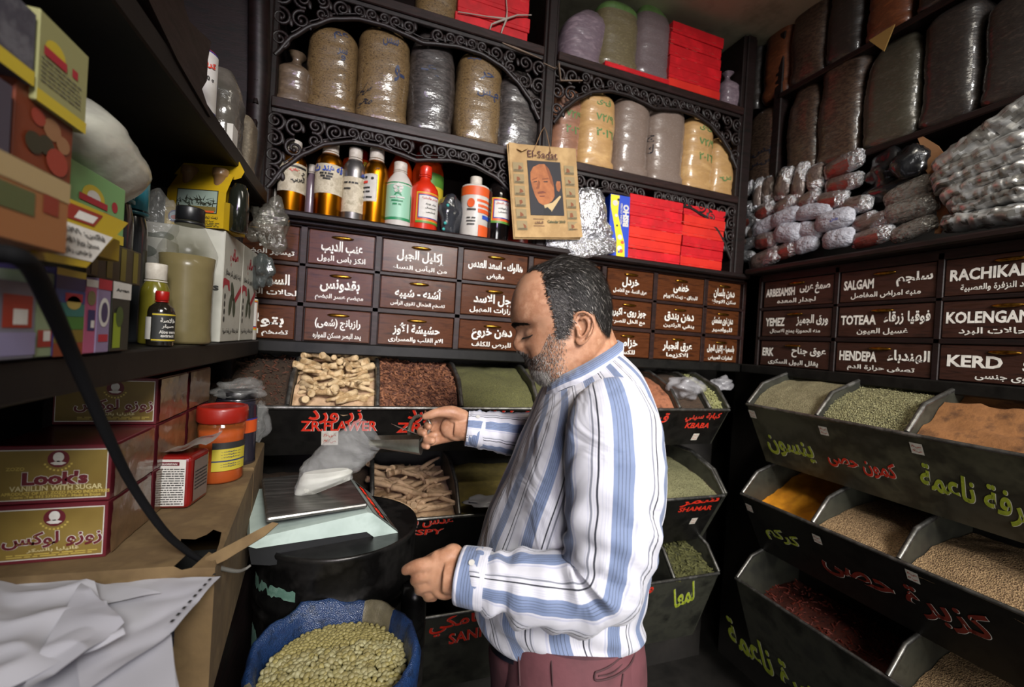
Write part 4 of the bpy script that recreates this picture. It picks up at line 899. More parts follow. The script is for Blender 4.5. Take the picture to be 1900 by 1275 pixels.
for mode, x, y, w_, h_, ang, dx in (('brown', 215, 470, 260, 150, -25, 0), ('brown', 385, 460, 270, 120, -85, 0), ('brown', 500, 430, 280, 150, 85, .01), ('brown', 670, 350, 300, 190, -78, 0), ('brown', 840, 320, 350, 160, -80, 0), ('brown', 1010, 290, 280, 200, 80, .01),
    ('red', 1310, 150, 400, 210, -8, 0), ('red', 1310, 345, 390, 180, 4, 0), ('brown', 230, 630, 250, 150, 0, 0), ('red', 460, 640, 210, 160, -15, 0), ('brown', 680, 580, 250, 160, -18, 0), ('brown', 930, 520, 260, 160, -18, 0),
    ('red', 1190, 530, 330, 200, 8, 0), ('brown', 1450, 580, 330, 190, 5, 0), ('red', 260, 760, 300, 140, 0, 0), ('white', 470, 800, 290, 160, -12, 0), ('white', 680, 710, 310, 170, -5, -.01), ('white', 980, 650, 380, 170, 5, -.01),
    ('brown', 1540, 750, 270, 160, -12, 0), ('silver', 180, 890, 220, 130, -5, 0), ('brown', 350, 880, 160, 130, 0, .01), ('red', 480, 965, 250, 180, 5, 0), ('white', 710, 880, 290, 215, 12, -.01), ('white', 950, 850, 300, 180, 20, 0),
    ('white', 1250, 940, 330, 210, 0, -.01), ('brown', 220, 1020, 330, 120, -5, 0), ('red', 190, 1140, 310, 130, 8, 0), ('brown', 460, 1160, 340, 180, -12, -.01), ('red', 690, 1070, 260, 170, -10, 0), ('white', 910, 1000, 260, 190, -8, 0),
    ('brown', 830, 590, 160, 140, 0, .04), ('brown', 620, 700, 200, 150, 0, .05), ('silver', 1200, 420, 260, 150, 0, .05), ('brown', 420, 560, 220, 160, 10, .05), ('brown', 1060, 800, 260, 170, 0, .05)):
    px, py = z1(x, y); put_packet(mode, 1 + (int(x) % 2), px, py, w_ / 5.796, h_ / 5.796, ang, 1.735 + dx)
px, py = z1(1210, 740); o = put_packet('white', 1, px, py, 70, 38, -2, 1.72, 'white wrapped packet with a blue handwritten word, middle of the foil heap')
g = G(); g.text('فلفل', at(px - 2, py, 0, 1.672), -Y, Z, .03, .013, 0, off=0); tx = g.build('lettering', ink_bl); tx.parent = o; bpy.context.view_layer.update(); tx.matrix_parent_inverse = o.matrix_world.inverted()
z2 = lambda x, y: (1560 + x / 4.397, 180 + y / 4.397)
for mode, x, y, w_, h_, ang, lb in (('film', 560, 770, 410, 170, -12, 'grey cellophane packet under the black bag, topmost of its pile'), ('film', 570, 910, 440, 190, -4, 'wide grey cellophane packet with bright creases, second from the top of its pile'), ('brown', 270, 1010, 370, 120, -6, None), ('red', 260, 1140, 340, 150, -6, None), ('film', 590, 1080, 380, 150, -14, 'grey cellophane packet at the foot of its pile, touching the cardboard')):
    px, py = z2(x, y); put_packet(mode, 1, px, py, w_ / 4.397, h_ / 4.397, ang, 1.735, lb)
# long silver pouches fanned at the right
for i, (x0, y0, x1, y1, hh, lb) in enumerate(((1727, 318, 1930, 176, 44, 'long silver pouch, topmost of the fanned pile at the right edge'), (1720, 338, 1930, 236, 34, 'long silver pouch, second from the top of the fanned pile'), (1726, 352, 1930, 270, 30, 'long silver pouch, third from the top of the fanned pile'), (1740, 366, 1930, 300, 34, 'long silver pouch with yellow specks, fourth from the top of the fanned pile'),
    (1752, 382, 1930, 322, 30, 'long silver pouch, fifth in the fanned pile at the right edge'), (1762, 392, 1930, 346, 26, 'long silver pouch, second from the bottom of the fanned pile'), (1741, 414, 1930, 388, 34, 'long flat grey pouch lying lowest at the right edge of the ledge'))):
    w_ = math.hypot(x1 - x0, y1 - y0); ang = math.degrees(math.atan2(y1 - y0, x1 - x0))
    a, b = at(x0, y0, 0, 1.70), at(x1, y1, 0, 1.70); L_ = (b - a).length; H_ = (at(1800, 300 - hh / 2, 0, 1.7) - at(1800, 300 + hh / 2, 0, 1.7)).length
    g = G(); n, k = 22, 44; rings = []
    for q in range(k + 1):
        u = q / k * 2 - 1; e = max(0, 1 - abs(u) ** 6) ** .5; ring = []
        for j in range(n):
            f = 2 * math.pi * j / n; p = V((u * L_ / 2, math.sin(f) * (.006 + .026 * e) * 1.7, math.cos(f) * H_ * (.4 + .1 * e)))
            p.z += mnoise.noise(V((u * 4, p.y * 30, i * 3.3))) * .007 + mnoise.noise(V((u * 11, p.z * 40, i))) * .0025; p.y += mnoise.noise(V((u * 5, p.z * 70, i * 7))) * .010 + mnoise.noise(V((u * 16, p.z * 30, i * 5))) * .004
            ring.append(p)
        rings.append(ring)
    g.loft(rings, lambda i_, j_: 1 if mnoise.noise(V((i_ * .12, j_ * .55, i * 4.7))) > .12 else 0, sm=True)
    o = g.build('silver_pouch', [M('silver_film', '#b0afad', .33, .7, col2=['#c2c1bf', '#8b8a88'], vs=14, bump=.5, bs=55, stretch=(.4, 1, 2.5)), filmg], label=lb, cat='pouch', group='silver pouches at the right edge')
    d = b - a; o.location = (a + b) / 2 + V((.03, 0, 0)); o.rotation_euler = (0, math.asin(max(-1, min(1, -d.z / L_))), -math.pi / 2)
g = G(); c = at(1655, 318, 0, 1.76); g.blob(c, Y * .075, X * .05, Z * .075, n=22, k=14, nz=.5, seed=4); g.blob(c + V((-.01, -.07, .005)), Y * .06, X * .05, Z * .06, n=20, k=12, nz=.5, seed=9); g.blob(c + V((.01, -.01, -.06)), Y * .09, X * .05, Z * .05, n=20, k=12, nz=.4, seed=12)
g.build('plastic_bag', M('black_bag_film', '#121214', .25, coat=.6, bump=.5, bs=35), label='black plastic bag bundle sitting on the packets of the right ledge', cat='bag')
P = [at(*z2(x, y), 0, 1.745) for x, y in ((640, 300), (700, 340), (800, 400), (860, 480), (880, 560), (800, 700), (850, 860), (890, 960), (820, 1115), (770, 1115), (790, 960), (780, 820), (740, 660), (690, 590), (665, 420), (630, 330))]
g = G(); g.poly([p - X * .004 for p in P], 0); g.poly([p for p in P][::-1], 0); n = len(P); g.add([p - X * .004 for p in P] + P, [(i, (i + 1) % n, n + (i + 1) % n, n + i) for i in range(n)])
card = M('corrugated_card', '#6c5636', .85, col2=['#5e4a2e', '#77613f'], vs=8, bump=.15, bs=60)
g.build('cardboard_flap', M('card_strip', '#8a6240', .8, col2='#7b5535', vs=10), label='standing strip of torn brown cardboard between the packets and the silver pouches', cat='cardboard')
# foil bundle between the calendar and the carton
for i, (px, py, w_, h_, ang, lb) in enumerate(((1098, 398, 86, 62, 80, 'crumpled silver foil packet standing between the calendar and the blue carton'), (1088, 426, 100, 40, 20, 'crumpled silver foil packet in the middle of the pile beside the calendar'), (1070, 455, 110, 36, -3, 'silver foil packet lying lowest below the calendar'), (1100, 460, 90, 34, -14, 'silver foil packet sticking out over the ledge under the blue carton'), (1105, 418, 66, 46, 40, 'small silver foil packet tucked behind the carton edge'))):
    put_packet('silver', 1 + i % 2, px, py, w_, h_, ang, 1.575 if i != 3 else 1.55, lb, 'foil packets beside the calendar', ax=1, thick=.6, rz=0)
# ================================================================ left shelf
XS = -.30
lsh = thing('shelf_unit', 'dark wooden shelving along the left wall crowded with bottles and boxes', 'shelving', (-.5, .7, 1.0))
for nm, z0, z1_ in (('lower_shelf', 1.462, 1.505), ('upper_shelf', 1.925, 1.965)):
    g = G(); g.box((-.80, -.1, z0), (XS, 1.52, z1_), 0, .003); g.build(nm, M('shelf_black', '#0f0d0c', .55, col2='#171412', vs=15, bump=.1, bs=40, spec=.2), lsh)
g = G(); g.box((-.82, -.1, .9), (-.79, 1.56, 3.05)); g.build('back_board', wallm, lsh)
g = G(); g.box((-.80, 1.49, .0), (-.36, 1.53, 3.05), 0, .003)
for zc, sg in ((1.99, 1),):
    pass
g.build('upright', wood, lsh)
g = G()   # carved bracket at the end of the upper shelf
pts = [V((-.33, 1.30, 2.62)), V((-.33, 1.42, 2.5)), V((-.33, 1.47, 2.3)), V((-.33, 1.48, 2.1)), V((-.33, 1.46, 1.97))]
g.tube(pts, [.02, .028, .03, .026, .02], 8)
for i in range(9): z = 2.0 + .065 * i; g.tube([V((-.33, 1.47 - .02 * math.cos(a) * (1 - a / 9), z + .03 * math.sin(a) * (1 - a / 9))) for a in np.linspace(0, 8, 18)], .008, 6)
g.build('carved_bracket', wood, lsh)
bp = [at(x, y, 0, -.296) for x, y in ((262, -30), (338, -30), (342, 10), (352, 40), (392, 78), (386, 110), (384, 150), (375, 165), (388, 205), (391, 218), (330, 112))]
g = G(); nb = len(bp); g.add(bp + [p - X * .03 for p in bp], [tuple(range(nb)), tuple(range(nb, 2 * nb))[::-1]] + [(i, nb + i, nb + (i + 1) % nb, (i + 1) % nb) for i in range(nb)]); g.build('carved_bracket', wood, lsh)
# white olive-oil boxes
whc = M('white_card', '#a9a79c', .6, col2=['#b3b1a6', '#9b998e'], vs=6)
redprint = M('red_print', '#9c2430', .55); greenp = M('olive_print', '#3c4430', .6); darkprint = M('dark_print', '#2a2a26', .6)
def oil_box(y0, y1, label):
    root = thing('cardboard_box', label, 'box', (XS - .12, (y0 + y1) / 2, 1.505), 'white olive oil boxes on the left shelf')
    x1 = XS - .01; x0 = x1 - .215; z0, z1_ = 1.506, 1.765
    g = G(); g.box((x0, y0, z0), (x1, y1, z1_), 0, .002)
    c = V((x1, (y0 + y1) / 2, (z0 + z1_) / 2)); w_ = y1 - y0; h = z1_ - z0; ux, uy = Y, Z
    g.text('صافي', c + uy * h * .30, ux, uy, w_ * .42, h * .18, 1, bold=.05); g.text('زيت زيتون بكر ممتاز', c + uy * h * .14, ux, uy, w_ * .8, h * .07, 3, bold=.03)
    g.poly([c + X * .0006 + ux * a * w_ + uy * b * h for a, b in ((-.5, .07), (-.42, .085), (-.2, .07), (-.15, -.02), (-.22, -.02), (-.28, .03), (-.42, .02), (-.5, -.03))], 1)
    g.poly([c + X * .0006 + ux * a * w_ + uy * b * h for a, b in ((.05, -.17), (.46, .0), (.46, .07), (.05, -.10))], 1)
    for a, b, s, rt in ((-.02, -.02, .16, -.5), (-.1, -.15, .17, .25), (.1, -.17, .15, -.15)):
        u2 = ux * math.sin(rt) + uy * math.cos(rt); v2 = ux * math.cos(rt) - uy * math.sin(rt); g.disc(c + X * .0009 + ux * a * w_ + uy * b * h, v2, u2, .075 * w_, s * h * .62, 2, 16)
    g.text('ثمار منتقاة من واحة سيوة', c - uy * h * .40, ux, uy, w_ * .82, h * .06, 3, bold=.03); [g.disc(c - ux * w_ * .38 + uy * h * (-.08 - .07 * k) + X * .0006, ux, uy, w_ * .035, h * .028, 3, 12) for k in range(4)]
    f = V(((x0 + x1) / 2, y0, (z0 + z1_) / 2)); g.text('s', f + X * .094 - Z * .005, X, Z, .012, .012, 3, bold=.04); g.disc(f + V((-.04, -.0008, .09)), X, Z, .03, .016, 2); g.disc(f + V((-.01, -.0009, .1)), X, Z, .02, .01, 2)
    g.build('body', [whc, redprint, greenp, darkprint], root); return root
oil_box(1.165, 1.328, 'white olive oil box with red Arabic title, nearer of the two on the left shelf')
oil_box(1.331, 1.485, 'white olive oil box with red Arabic title, behind the nearer one')
# yellow carrier with two bottle necks
yc = M('yellow_card', '#a98a10', .5, col2=['#b3920f', '#9a7c0e'], vs=5)
car = thing('bottle_carrier', 'yellow cardboard carrier with a palm picture and two caps, on the white box', 'carton', (-.37, 1.2, 1.766))
bl_, br_ = V((-.437, 1.19, 1.766)), V((-.312, 1.152, 1.766)); ux = (br_ - bl_).normalized(); nn = ux.cross(Z).normalized(); dp = .085; W_ = (br_ - bl_).length; H_ = .135
g = G(); slope = [bl_, br_, br_ + Z * H_ * .62 - nn * .004, bl_ + Z * H_ * .62 - nn * .004]
f2 = [bl_ + Z * H_ * .62 - nn * .004, br_ + Z * H_ * .62 - nn * .004, br_ + Z * H_ - nn * .03, bl_ + Z * H_ - nn * .03 + ux * .008]
bk = [p - nn * dp for p in (bl_, br_)]
g.poly(slope, 0); g.poly(f2, 0); g.poly([bk[1], bk[0], bk[0] + Z * H_ * .9, bk[1] + Z * H_ * .9], 0)
g.poly([br_, bk[1], bk[1] + Z * H_ * .55, br_ + Z * H_ * .45], 0); g.poly([bk[0], bl_, bl_ + Z * H_ * .45, bk[0] + Z * H_ * .55], 0); g.poly([bl_, bk[0], bk[1], br_], 0)
hp = [(-.1, .0), (.98, -.02), (1.08, .02), (1.12, .14), (1.0, .32), (.72, .44), (.4, .46), (.1, .36)]
mc = bl_ + Z * H_ * .95 - nn * .038
outer = [mc + ux * a * W_ + Z * b * H_ - nn * (.03 * b) for a, b in hp]; sl = [mc + ux * (.55 + .2 * math.cos(q)) * W_ + Z * (.3 + .055 * math.sin(q) - .12 * math.cos(q) * 0) * H_ - nn * .011 for q in np.linspace(0, 2 * math.pi, 14)[:-1]]
g.poly(outer, 0); g.poly([p + nn * .001 for p in sl], 4)
pc = bl_ + ux * W_ * .53 + Z * H_ * .70 + nn * .0; 
pn = ux.cross((f2[3] - f2[0]).normalized())
fc = (slope[0] + slope[1] + slope[2] + slope[3]) / 4; fy = (slope[3] - slope[0]).normalized()
g.rect(fc + fy * H_ * .13 + ux * W_ * .02, ux, fy, W_ * .70, H_ * .40, 4, .0006); g.rect(fc + fy * H_ * .13 + ux * W_ * .02, ux, fy, W_ * .67, H_ * .37, 3, .0009)
r = random.Random(3)
for i in range(46):
    a = r.uniform(-.32, .30); b = .02 + r.uniform(0, .17) * (1 - abs(a) * 1.4); q = r.uniform(0, 3.1); c = fc + ux * (W_ * (a + .02)) + fy * H_ * (b + .04); d = ux * math.cos(q) + fy * math.sin(q); e = pn.cross(d)
    g.poly([c - d * .008 - e * .001 + nn * .0012, c + d * .008 + nn * .0012, c - d * .004 + e * .0022 + nn * .0012], 5)
g.rect(fc + fy * H_ * .0 + ux * W_ * .02, ux, fy, W_ * .66, H_ * .09, 6, .0013); g.rect(fc - fy * H_ * .04 + ux * W_ * .1, ux, fy, W_ * .45, H_ * .03, 7, .0016)
g.text('زيت زيتون بكر ممتاز', fc - fy * H_ * .135 + ux * W_ * .12, ux, fy, W_ * .55, H_ * .06, 5, bold=.03, off=.001); g.text('نسبة الحموضة اقل من ١', fc - fy * H_ * .20 + ux * W_ * .12, ux, fy, W_ * .42, H_ * .035, 5, off=.001)
g.lines(fc - fy * H_ * .26 + ux * W_ * .08, ux, fy, W_ * .7, H_ * .08, 3, 5, .4, .001)
g.disc(fc - fy * H_ * .15 - ux * W_ * .34 + nn * .0012, ux, fy, H_ * .1, m=2); g.disc(fc - fy * H_ * .15 - ux * W_ * .34 + nn * .0015, ux, fy, H_ * .075, m=8); g.disc(fc - fy * H_ * .17 - ux * W_ * .34 + nn * .0018, ux, fy, H_ * .05, H_ * .035, m=9)
g.build('body', [yc, greenp, blu, M('sky_print', '#8b9a8f', .5), darkp, M('palm_print', '#23281a', .6), M('field_print', '#6a5a26', .6), orl, M('pale_blue_print', '#8fa3b5', .5), redprint], car)
for a in (.24, .78):
    g = G(); c = bl_ + ux * W_ * a - nn * .026 + Z * H_ * .93
    g.lathe([(.013, -.06), (.013, 0), (.016, .001), (.0165, .004), (.0165, .016), (.015, .018), (0, .018)], c, 20); g.build('bottle_neck', M('amber_cap', '#8a6a48', .35, coat=.4), car)
c0 = bl_ + ux * W_ * 1.06 - nn * .04
g = G(); g.lathe([(0, .002), (.021, .002), (.022, .06), (.02, .095), (.012, .115), (0, .116)], c0, 16); g.build('dark_bottle', M('dark_oil_bottle', '#1a1c16', .15, coat=.5), car)
# big bottle of tan liquid
tanliq = M('tan_liquid', '#6f6138', .35, col2=['#776841', '#675930'], vs=8, coat=.25, spec=.3)
clearp = M('hazy_plastic', '#77745c', .3, alpha=.22, coat=.25)
c = V((-.336, 1.03, 1.506)); R, H = .047, .270
prof = [(0, 0), (.93, 0), (1, .02), (.97, .1), (.95, .35), (.98, .55), (1.04, .62), (1.06, .66), (1.0, .70), (.72, .80), (.5, .875), (.44, .89), (.43, .93), (0, .93)]
big = bottle('large plastic bottle of cloudy tan liquid with a black cap on the left shelf', c, R, H, prof, clearp, (.5, .90, 1.0), blackc, group=None)
g = G(); g.lathe([(r_ * R * .96, z * H) for r_, z in prof if z < .62] + [(.98 * R, .64 * H), (0, .641 * H)], c, 36); g.build('liquid', tanliq, big)
# small bottles
bottle('clear bottle of yellowish oil with a white cap, left of the tan bottle', V((*at(283, 640, 0, -.352)[:2], 1.506)), .0215, .143, SQ, M('yellow_oil', '#5a5416', .2, coat=.6, col2='#6b6520', vs=9), (.72, .80, 1.0), capw, group='small bottles on the left shelf')
bottle('small dark bottle with red cap and black aloe label, front of the left shelf', V((*at(296, 645, 0, -.321)[:2], 1.506)), .0185, .092, [(0, 0), (.95, 0), (1, .02), (1, .62), (.9, .70), (.5, .78), (.42, .80), (.42, .92), (0, .92)], M('dark_extract', '#1c1812', .15, coat=.6), (.5, .83, 1.0), redcap,
    [(.08, .60, -25, 100, 2), (.56, .585, -25, 100, 7), (.10, .125, -25, 100, 7), (.12, .52, -75, -28, 1)], [('خلاصة', 38, .47, 1.0, .09, 1), ('صبار', 38, .36, .8, .08, 1), ('Aloe vera', 38, .26, 1.1, .06, 1), ('extract', 38, .19, .9, .05, 1)], group='small bottles on the left shelf', rot=.15)
bottle('teal-capped clear bottle behind the white powder bag', V((-.40, .90, 1.506)), .026, .315, SQ, M('dark_clear', '#26282a', .2, coat=.6), (.95, .78, 1.0), M('teal_cap', '#1d6a78', .35, coat=.4), group='teal-capped bottles on the left shelf')
bottle('second teal-capped bottle, just behind the first', V((-.405, .965, 1.506)), .026, .305, SQ, M('dark_clear', '#26282a'), (.95, .78, 1.0), M('teal_cap', '#1d6a78'), group='teal-capped bottles on the left shelf')
g = G(); g.box((-.62, 1.09, 1.506), (-.395, 1.155, 1.72), 0, .002); g.disc(V((-.44, 1.0892, 1.69)), X, Z, .03, .014, 1); g.disc(V((-.47, 1.0891, 1.66)), X, Z, .03, .02, 1)
g.build('cardboard_box', [whc, greenp], label='pale box with a green leaf print behind the tan bottle', cat='box')
bottle('white plastic bottle with an orange-framed label at the far end of the left shelf', V((-.335, 1.502, 1.506)), .03, .15, CAN, whitepl, (.8, .9, 1), whitepl, [(.2, .8, 0, 85, 7), (.23, .78, 5, 80, 6), (.26, .76, 9, 76, 8), (.28, .75, 12, 73, 1)], group=None)
# small product boxes facing the room on the left shelf (front in the plane x = xf)
def face_box(label, l, r, yt, yb, xf, base, draw=None, d=.1, group='product boxes on the left shelf', zb=None, zt=None, name='product_box'):
    a = at(l, (yt + yb) / 2, 0, xf)[1]; b = at(r, (yt + yb) / 2, 0, xf)[1]; z0 = at((l + r) / 2, yb, 0, xf)[2] if zb is None else zb; z1_ = at((l + r) / 2, yt, 0, xf)[2] if zt is None else zt
    g = G(); g.box((xf - d, a, z0), (xf, b, z1_), 0, .001); c = V((xf, (a + b) / 2, (z0 + z1_) / 2)); mats = [base]
    if draw: mats += draw(g, c, b - a, z1_ - z0)
    g.build(name, mats, label=label, cat='box', group=group); return z1_
mm = lambda n, c: M(n, c, .5)
pw = lambda g, c, u, v, w_, h, m, o=.0006: g.rect(c + Y * u + Z * v, Y, Z, w_, h, m, o)
def d_purple(g, c, w_, h): pw(g, c, w_ * .1, h * .12, w_ * .6, h * .42, 1); pw(g, c, w_ * .15, h * .05, w_ * .3, h * .2, 2, .0009); pw(g, c, 0, -h * .3, w_, h * .3, 3); return [mm('box_red', '#8c2a18'), lblw, mm('box_lilac', '#7a7390')]
def d_green(g, c, w_, h): pw(g, c, 0, -h * .28, w_ * .8, h * .2, 1); pw(g, c, w_ * .1, -h * .25, w_ * .4, h * .12, 2, .0009); return [mm('box_redd', '#8c2a20'), lblw]
def d_rain(g, c, w_, h):
    cs = ['#7a3414', '#6b5a16', '#3a6a28', '#2a6a62', '#2b3f7a', '#2c2252']
    for i in range(6): pw(g, c, 0, h * (-.43 + .155 * i), w_, h * .15, i + 1)
    pw(g, c, 0, h * .46, w_, h * .08, 7, .0007); pw(g, c, w_ * .1, h * .18, w_ * .6, h * .1, 8, .001); g.disc(c + Y * w_ * .1 + Z * h * .12 + X * .001, Y, Z, w_ * .25, h * .08, 9); return [mm('rain%d' % i, q) for i, q in enumerate(cs)] + [yl, redprint, mm('pale_yel', '#b09a50')]
def d_pink(g, c, w_, h): pw(g, c, w_ * .05, -h * .05, w_ * .6, h * .28, 1); pw(g, c, w_ * .15, -h * .1, w_ * .3, h * .1, 2, .0009); g.disc(c + Z * h * .25 + X * .0006, Y, Z, w_ * .35, h * .1, 3); pw(g, c, 0, h * .45, w_, h * .1, 2, .0007); return [mm('box_navy', '#262450'), lblw, mm('box_leaf', '#6a6440')]
def d_lilac(g, c, w_, h): g.disc(c + Z * h * .05 + X * .0006, Y, Z, w_ * .4, h * .2, 1); g.disc(c + Z * h * .05 + X * .0009, Y, Z, w_ * .25, h * .14, 2); pw(g, c, 0, h * .43, w_, h * .14, 3); pw(g, c, 0, -h * .3, w_ * .7, h * .1, 3); return [lblw, mm('box_violet', '#3a3050'), redprint]
def d_black(g, c, w_, h): pw(g, c, 0, h * .38, w_, h * .24, 1); pw(g, c, -w_ * .2, -h * .2, w_ * .4, h * .5, 2); g.text('Argan', c + Z * h * .38, Y, Z, w_ * .7, h * .06, 3, off=.001); g.disc(c - Y * w_ * .1 + X * .0009, Y, Z, w_ * .2, h * .15, 4); return [lblw, mm('lime', '#7a8a1c'), darkp, mm('leafg', '#3a4a1c')]
SZ = 1.506
face_box('grey-lilac box with a red patch at the left edge of the lower shelf', -30, 66, 520, 670, -.295, mm('box_grey', '#6a6872'), d_purple, zb=SZ)
face_box('pale green box with a small red mark on the lower shelf', 67, 99, 505, 670, -.297, mm('box_pgreen', '#7c8a6a'), d_green, zb=SZ)
face_box('rainbow-coloured box with a yellow top edge on the lower shelf', 100, 155, 500, 668, -.296, mm('box_dark', '#2c2252'), d_rain, zb=SZ)
face_box('narrow pink box with a navy panel on the lower shelf', 156, 178, 518, 664, -.296, mm('box_pink', '#9c4a68'), d_pink, zb=SZ)
face_box('narrow lilac box with a dark oval on the lower shelf', 179, 204, 518, 662, -.296, mm('box_lil', '#7c6c8a'), d_lilac, zb=SZ)
face_box('black and lime box with a white top band beside the pink and lilac boxes', 206, 240, 524, 660, -.298, mm('box_blk', '#23241c'), d_black, zb=SZ)
zt = at(120, 505, 0, -.297)[2]
face_box('row of brown clear-fronted cartons behind the white-lettered flap', 160, 262, 452, 520, -.33, mm('box_brn', '#3c3422'), lambda g, c, w_, h: [pw(g, c, (k - 1.5) * w_ / 4, 0, w_ / 10, h * .9, 1) for k in range(4)] and [mm('box_ol', '#6a6020')], zb=1.60, d=.12)
# yellow open carton with a white lettered flap
yb_ = thing('product_box', 'yellow open carton with white flap of Arabic phone and licence lines', 'box', (-.36, .63, 1.63))
A, B = at(30, 440, 0, -.30), at(235, 392, 0, -.30)
g = G(); z0 = 1.622; g.box((-.42, A[1], z0), (-.305, B[1], z0 + .028), 0, .001)
q = [at(52, 508, 0, -.272), at(165, 505, 0, -.272), at(190, 440, 0, -.300), at(95, 412, 0, -.300)]
q = [at(48, 478, 0, -.27), at(160, 497, 0, -.27), at(238, 414, 0, -.30), at(128, 368, 0, -.30)]
g.poly(q, 0); cc = (q[0] + q[1] + q[2] + q[3]) / 4; fx = (q[1] - q[0]).normalized(); fy = (q[3] - q[0]); fy = (fy - fx * fy.dot(fx)).normalized(); fl = (q[3] - q[0]).length; fw = (q[1] - q[0]).length
fn = fx.cross(fy)
def fp(u, v, o=.0007): return q[0] * (1 - u) * (1 - v) + q[1] * u * (1 - v) + q[2] * u * v + q[3] * (1 - u) * v + fn * o
g.poly([fp(.0, .12), fp(1, .1), fp(.96, .6), fp(.02, .62)], 1)
for k, t in enumerate(('فاكس: ٤١٩٩', 'مسجل بوزارة الصحة', 'ترخيص رقم ١٤٦٧')):
    v = .5 - .15 * k; d1_ = (fp(.9, v) - fp(.15, v)); g.text(t, fp(.52, v, .0012), d1_, fy, d1_.length * .92, .0085, 3, bold=.03, off=.0008)
g.poly([fp(.02, .68), fp(.55, .68), fp(.55, .93), fp(.02, .93)], 2); g.poly([fp(.2, .72, .001), fp(.5, .72, .001), fp(.5, .86, .001), fp(.2, .86, .001)], 1)
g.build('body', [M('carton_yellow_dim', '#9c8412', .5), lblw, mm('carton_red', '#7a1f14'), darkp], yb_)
def d_logo(g, c, w_, h):
    g.disc(c - Y * w_ * .12 + Z * h * .08 + X * .0006, Y, Z, w_ * .2, h * .2, 1, 16, 0, math.pi); g.disc(c - Y * w_ * .12 + Z * h * .08 + X * .0009, Y, Z, w_ * .12, h * .12, 2, 14, 0, math.pi); pw(g, c, -w_ * .12, h * .03, w_ * .5, h * .1, 3, .001)
    g.disc(c + Y * w_ * .28 + Z * h * .1 + X * .0006, Y, Z, w_ * .06, h * .09, 3); g.lines(c + Y * w_ * .22 - Z * h * .1, Y, Z, w_ * .3, h * .12, 2, 3); pw(g, c, 0, -h * .42, w_, h * .16, 1, .0007); return [yl, lblw, redprint]
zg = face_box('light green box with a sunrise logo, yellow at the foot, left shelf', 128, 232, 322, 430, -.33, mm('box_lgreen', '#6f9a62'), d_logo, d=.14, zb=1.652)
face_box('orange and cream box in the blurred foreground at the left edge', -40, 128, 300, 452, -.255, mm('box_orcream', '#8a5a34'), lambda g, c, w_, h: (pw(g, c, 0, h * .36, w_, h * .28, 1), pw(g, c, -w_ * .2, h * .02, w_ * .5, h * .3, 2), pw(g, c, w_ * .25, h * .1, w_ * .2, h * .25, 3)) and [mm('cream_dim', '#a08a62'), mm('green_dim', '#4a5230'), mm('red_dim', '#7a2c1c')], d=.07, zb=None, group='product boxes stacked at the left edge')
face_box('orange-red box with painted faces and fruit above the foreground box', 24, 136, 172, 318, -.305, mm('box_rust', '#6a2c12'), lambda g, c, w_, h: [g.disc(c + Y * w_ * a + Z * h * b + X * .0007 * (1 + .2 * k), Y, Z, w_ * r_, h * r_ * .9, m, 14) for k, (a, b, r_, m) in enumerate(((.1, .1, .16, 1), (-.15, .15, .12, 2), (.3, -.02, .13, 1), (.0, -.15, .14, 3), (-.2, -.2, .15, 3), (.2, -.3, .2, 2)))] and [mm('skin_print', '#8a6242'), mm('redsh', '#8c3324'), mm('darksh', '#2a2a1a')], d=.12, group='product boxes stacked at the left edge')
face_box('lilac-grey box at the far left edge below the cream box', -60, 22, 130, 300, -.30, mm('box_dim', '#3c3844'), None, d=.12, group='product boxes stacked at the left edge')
def d_cream(g, c, w_, h):
    g.disc(c - Y * w_ * .2 + Z * h * .14 + X * .0006, Y, Z, w_ * .2, h * .14, 1, 16, 0, math.pi); pw(g, c, -w_ * .2, h * .1, w_ * .44, h * .1, 2, .0009); pw(g, c, w_ * .2, h * .12, w_ * .12, h * .1, 2); g.lines(c - Y * w_ * .05 - Z * h * .12, Y, Z, w_ * .8, h * .3, 6, 3); pw(g, c, 0, -h * .43, w_, h * .14, 1); return [yl, redprint, mm('print_gr', '#5c5a4a')]
face_box('cream box with red and yellow logo, top of the stack at the left', 70, 165, 60, 168, -.30, mm('box_cream', '#8c8a5c'), d_cream, d=.12, zb=at(100, 185, 0, -.30)[2] - .012, zt=at(120, 60, 0, -.3)[2], group='product boxes stacked at the left edge')
face_box('mottled grey box with a yellow base at the top left corner', -70, 69, -40, 90, -.30, M('box_mottle', '#4a4a52', .5, col2=['#3a3a44', '#5c5c62'], vs=40), lambda g, c, w_, h: [pw(g, c, 0, -h * .4, w_, h * .2, 1)] and [yl], d=.12, zb=at(20, 130, 0, -.3)[2], group='product boxes stacked at the left edge')
# white powder bag and clear bags
powd = M('white_powder_bag', '#a19f92', .45, col2=['#aaa89c', '#95938a'], vs=10, coat=.5, bump=.35, bs=26, stretch=(1, 1, 2))
def pillow(name, label, c, ax, ay, az, mat, cat='bag', seed=1, nz=.06, n=28, k=22, fl=.35):
    g = G(); rings = []
    for i in range(k + 1):
        u = -1 + 2 * i / k; e = max(.03, 1 - abs(u) ** 3.5) ** .5; ring = []
        for j in range(n):
            q = 2 * math.pi * j / n; p = V((u, math.cos(q) * (.75 + .25 * e), math.sin(q) * e)); nn = 1 + nz * mnoise.noise(p * 3 + V((seed * 4, 0, 0))) + nz * .5 * mnoise.noise(p * 9 + V((seed, 0, 2)))
            ring.append(V(c) + V(ax) * p.x + V(ay) * p.y * nn + V(az) * p.z * nn)
        rings.append(ring)
    g.loft(rings); return g.build(name, mat, label=label, cat=cat)
a, b = at(150, 205, 0, -.36), at(252, 352, 0, -.36); d = (b - a) / 2
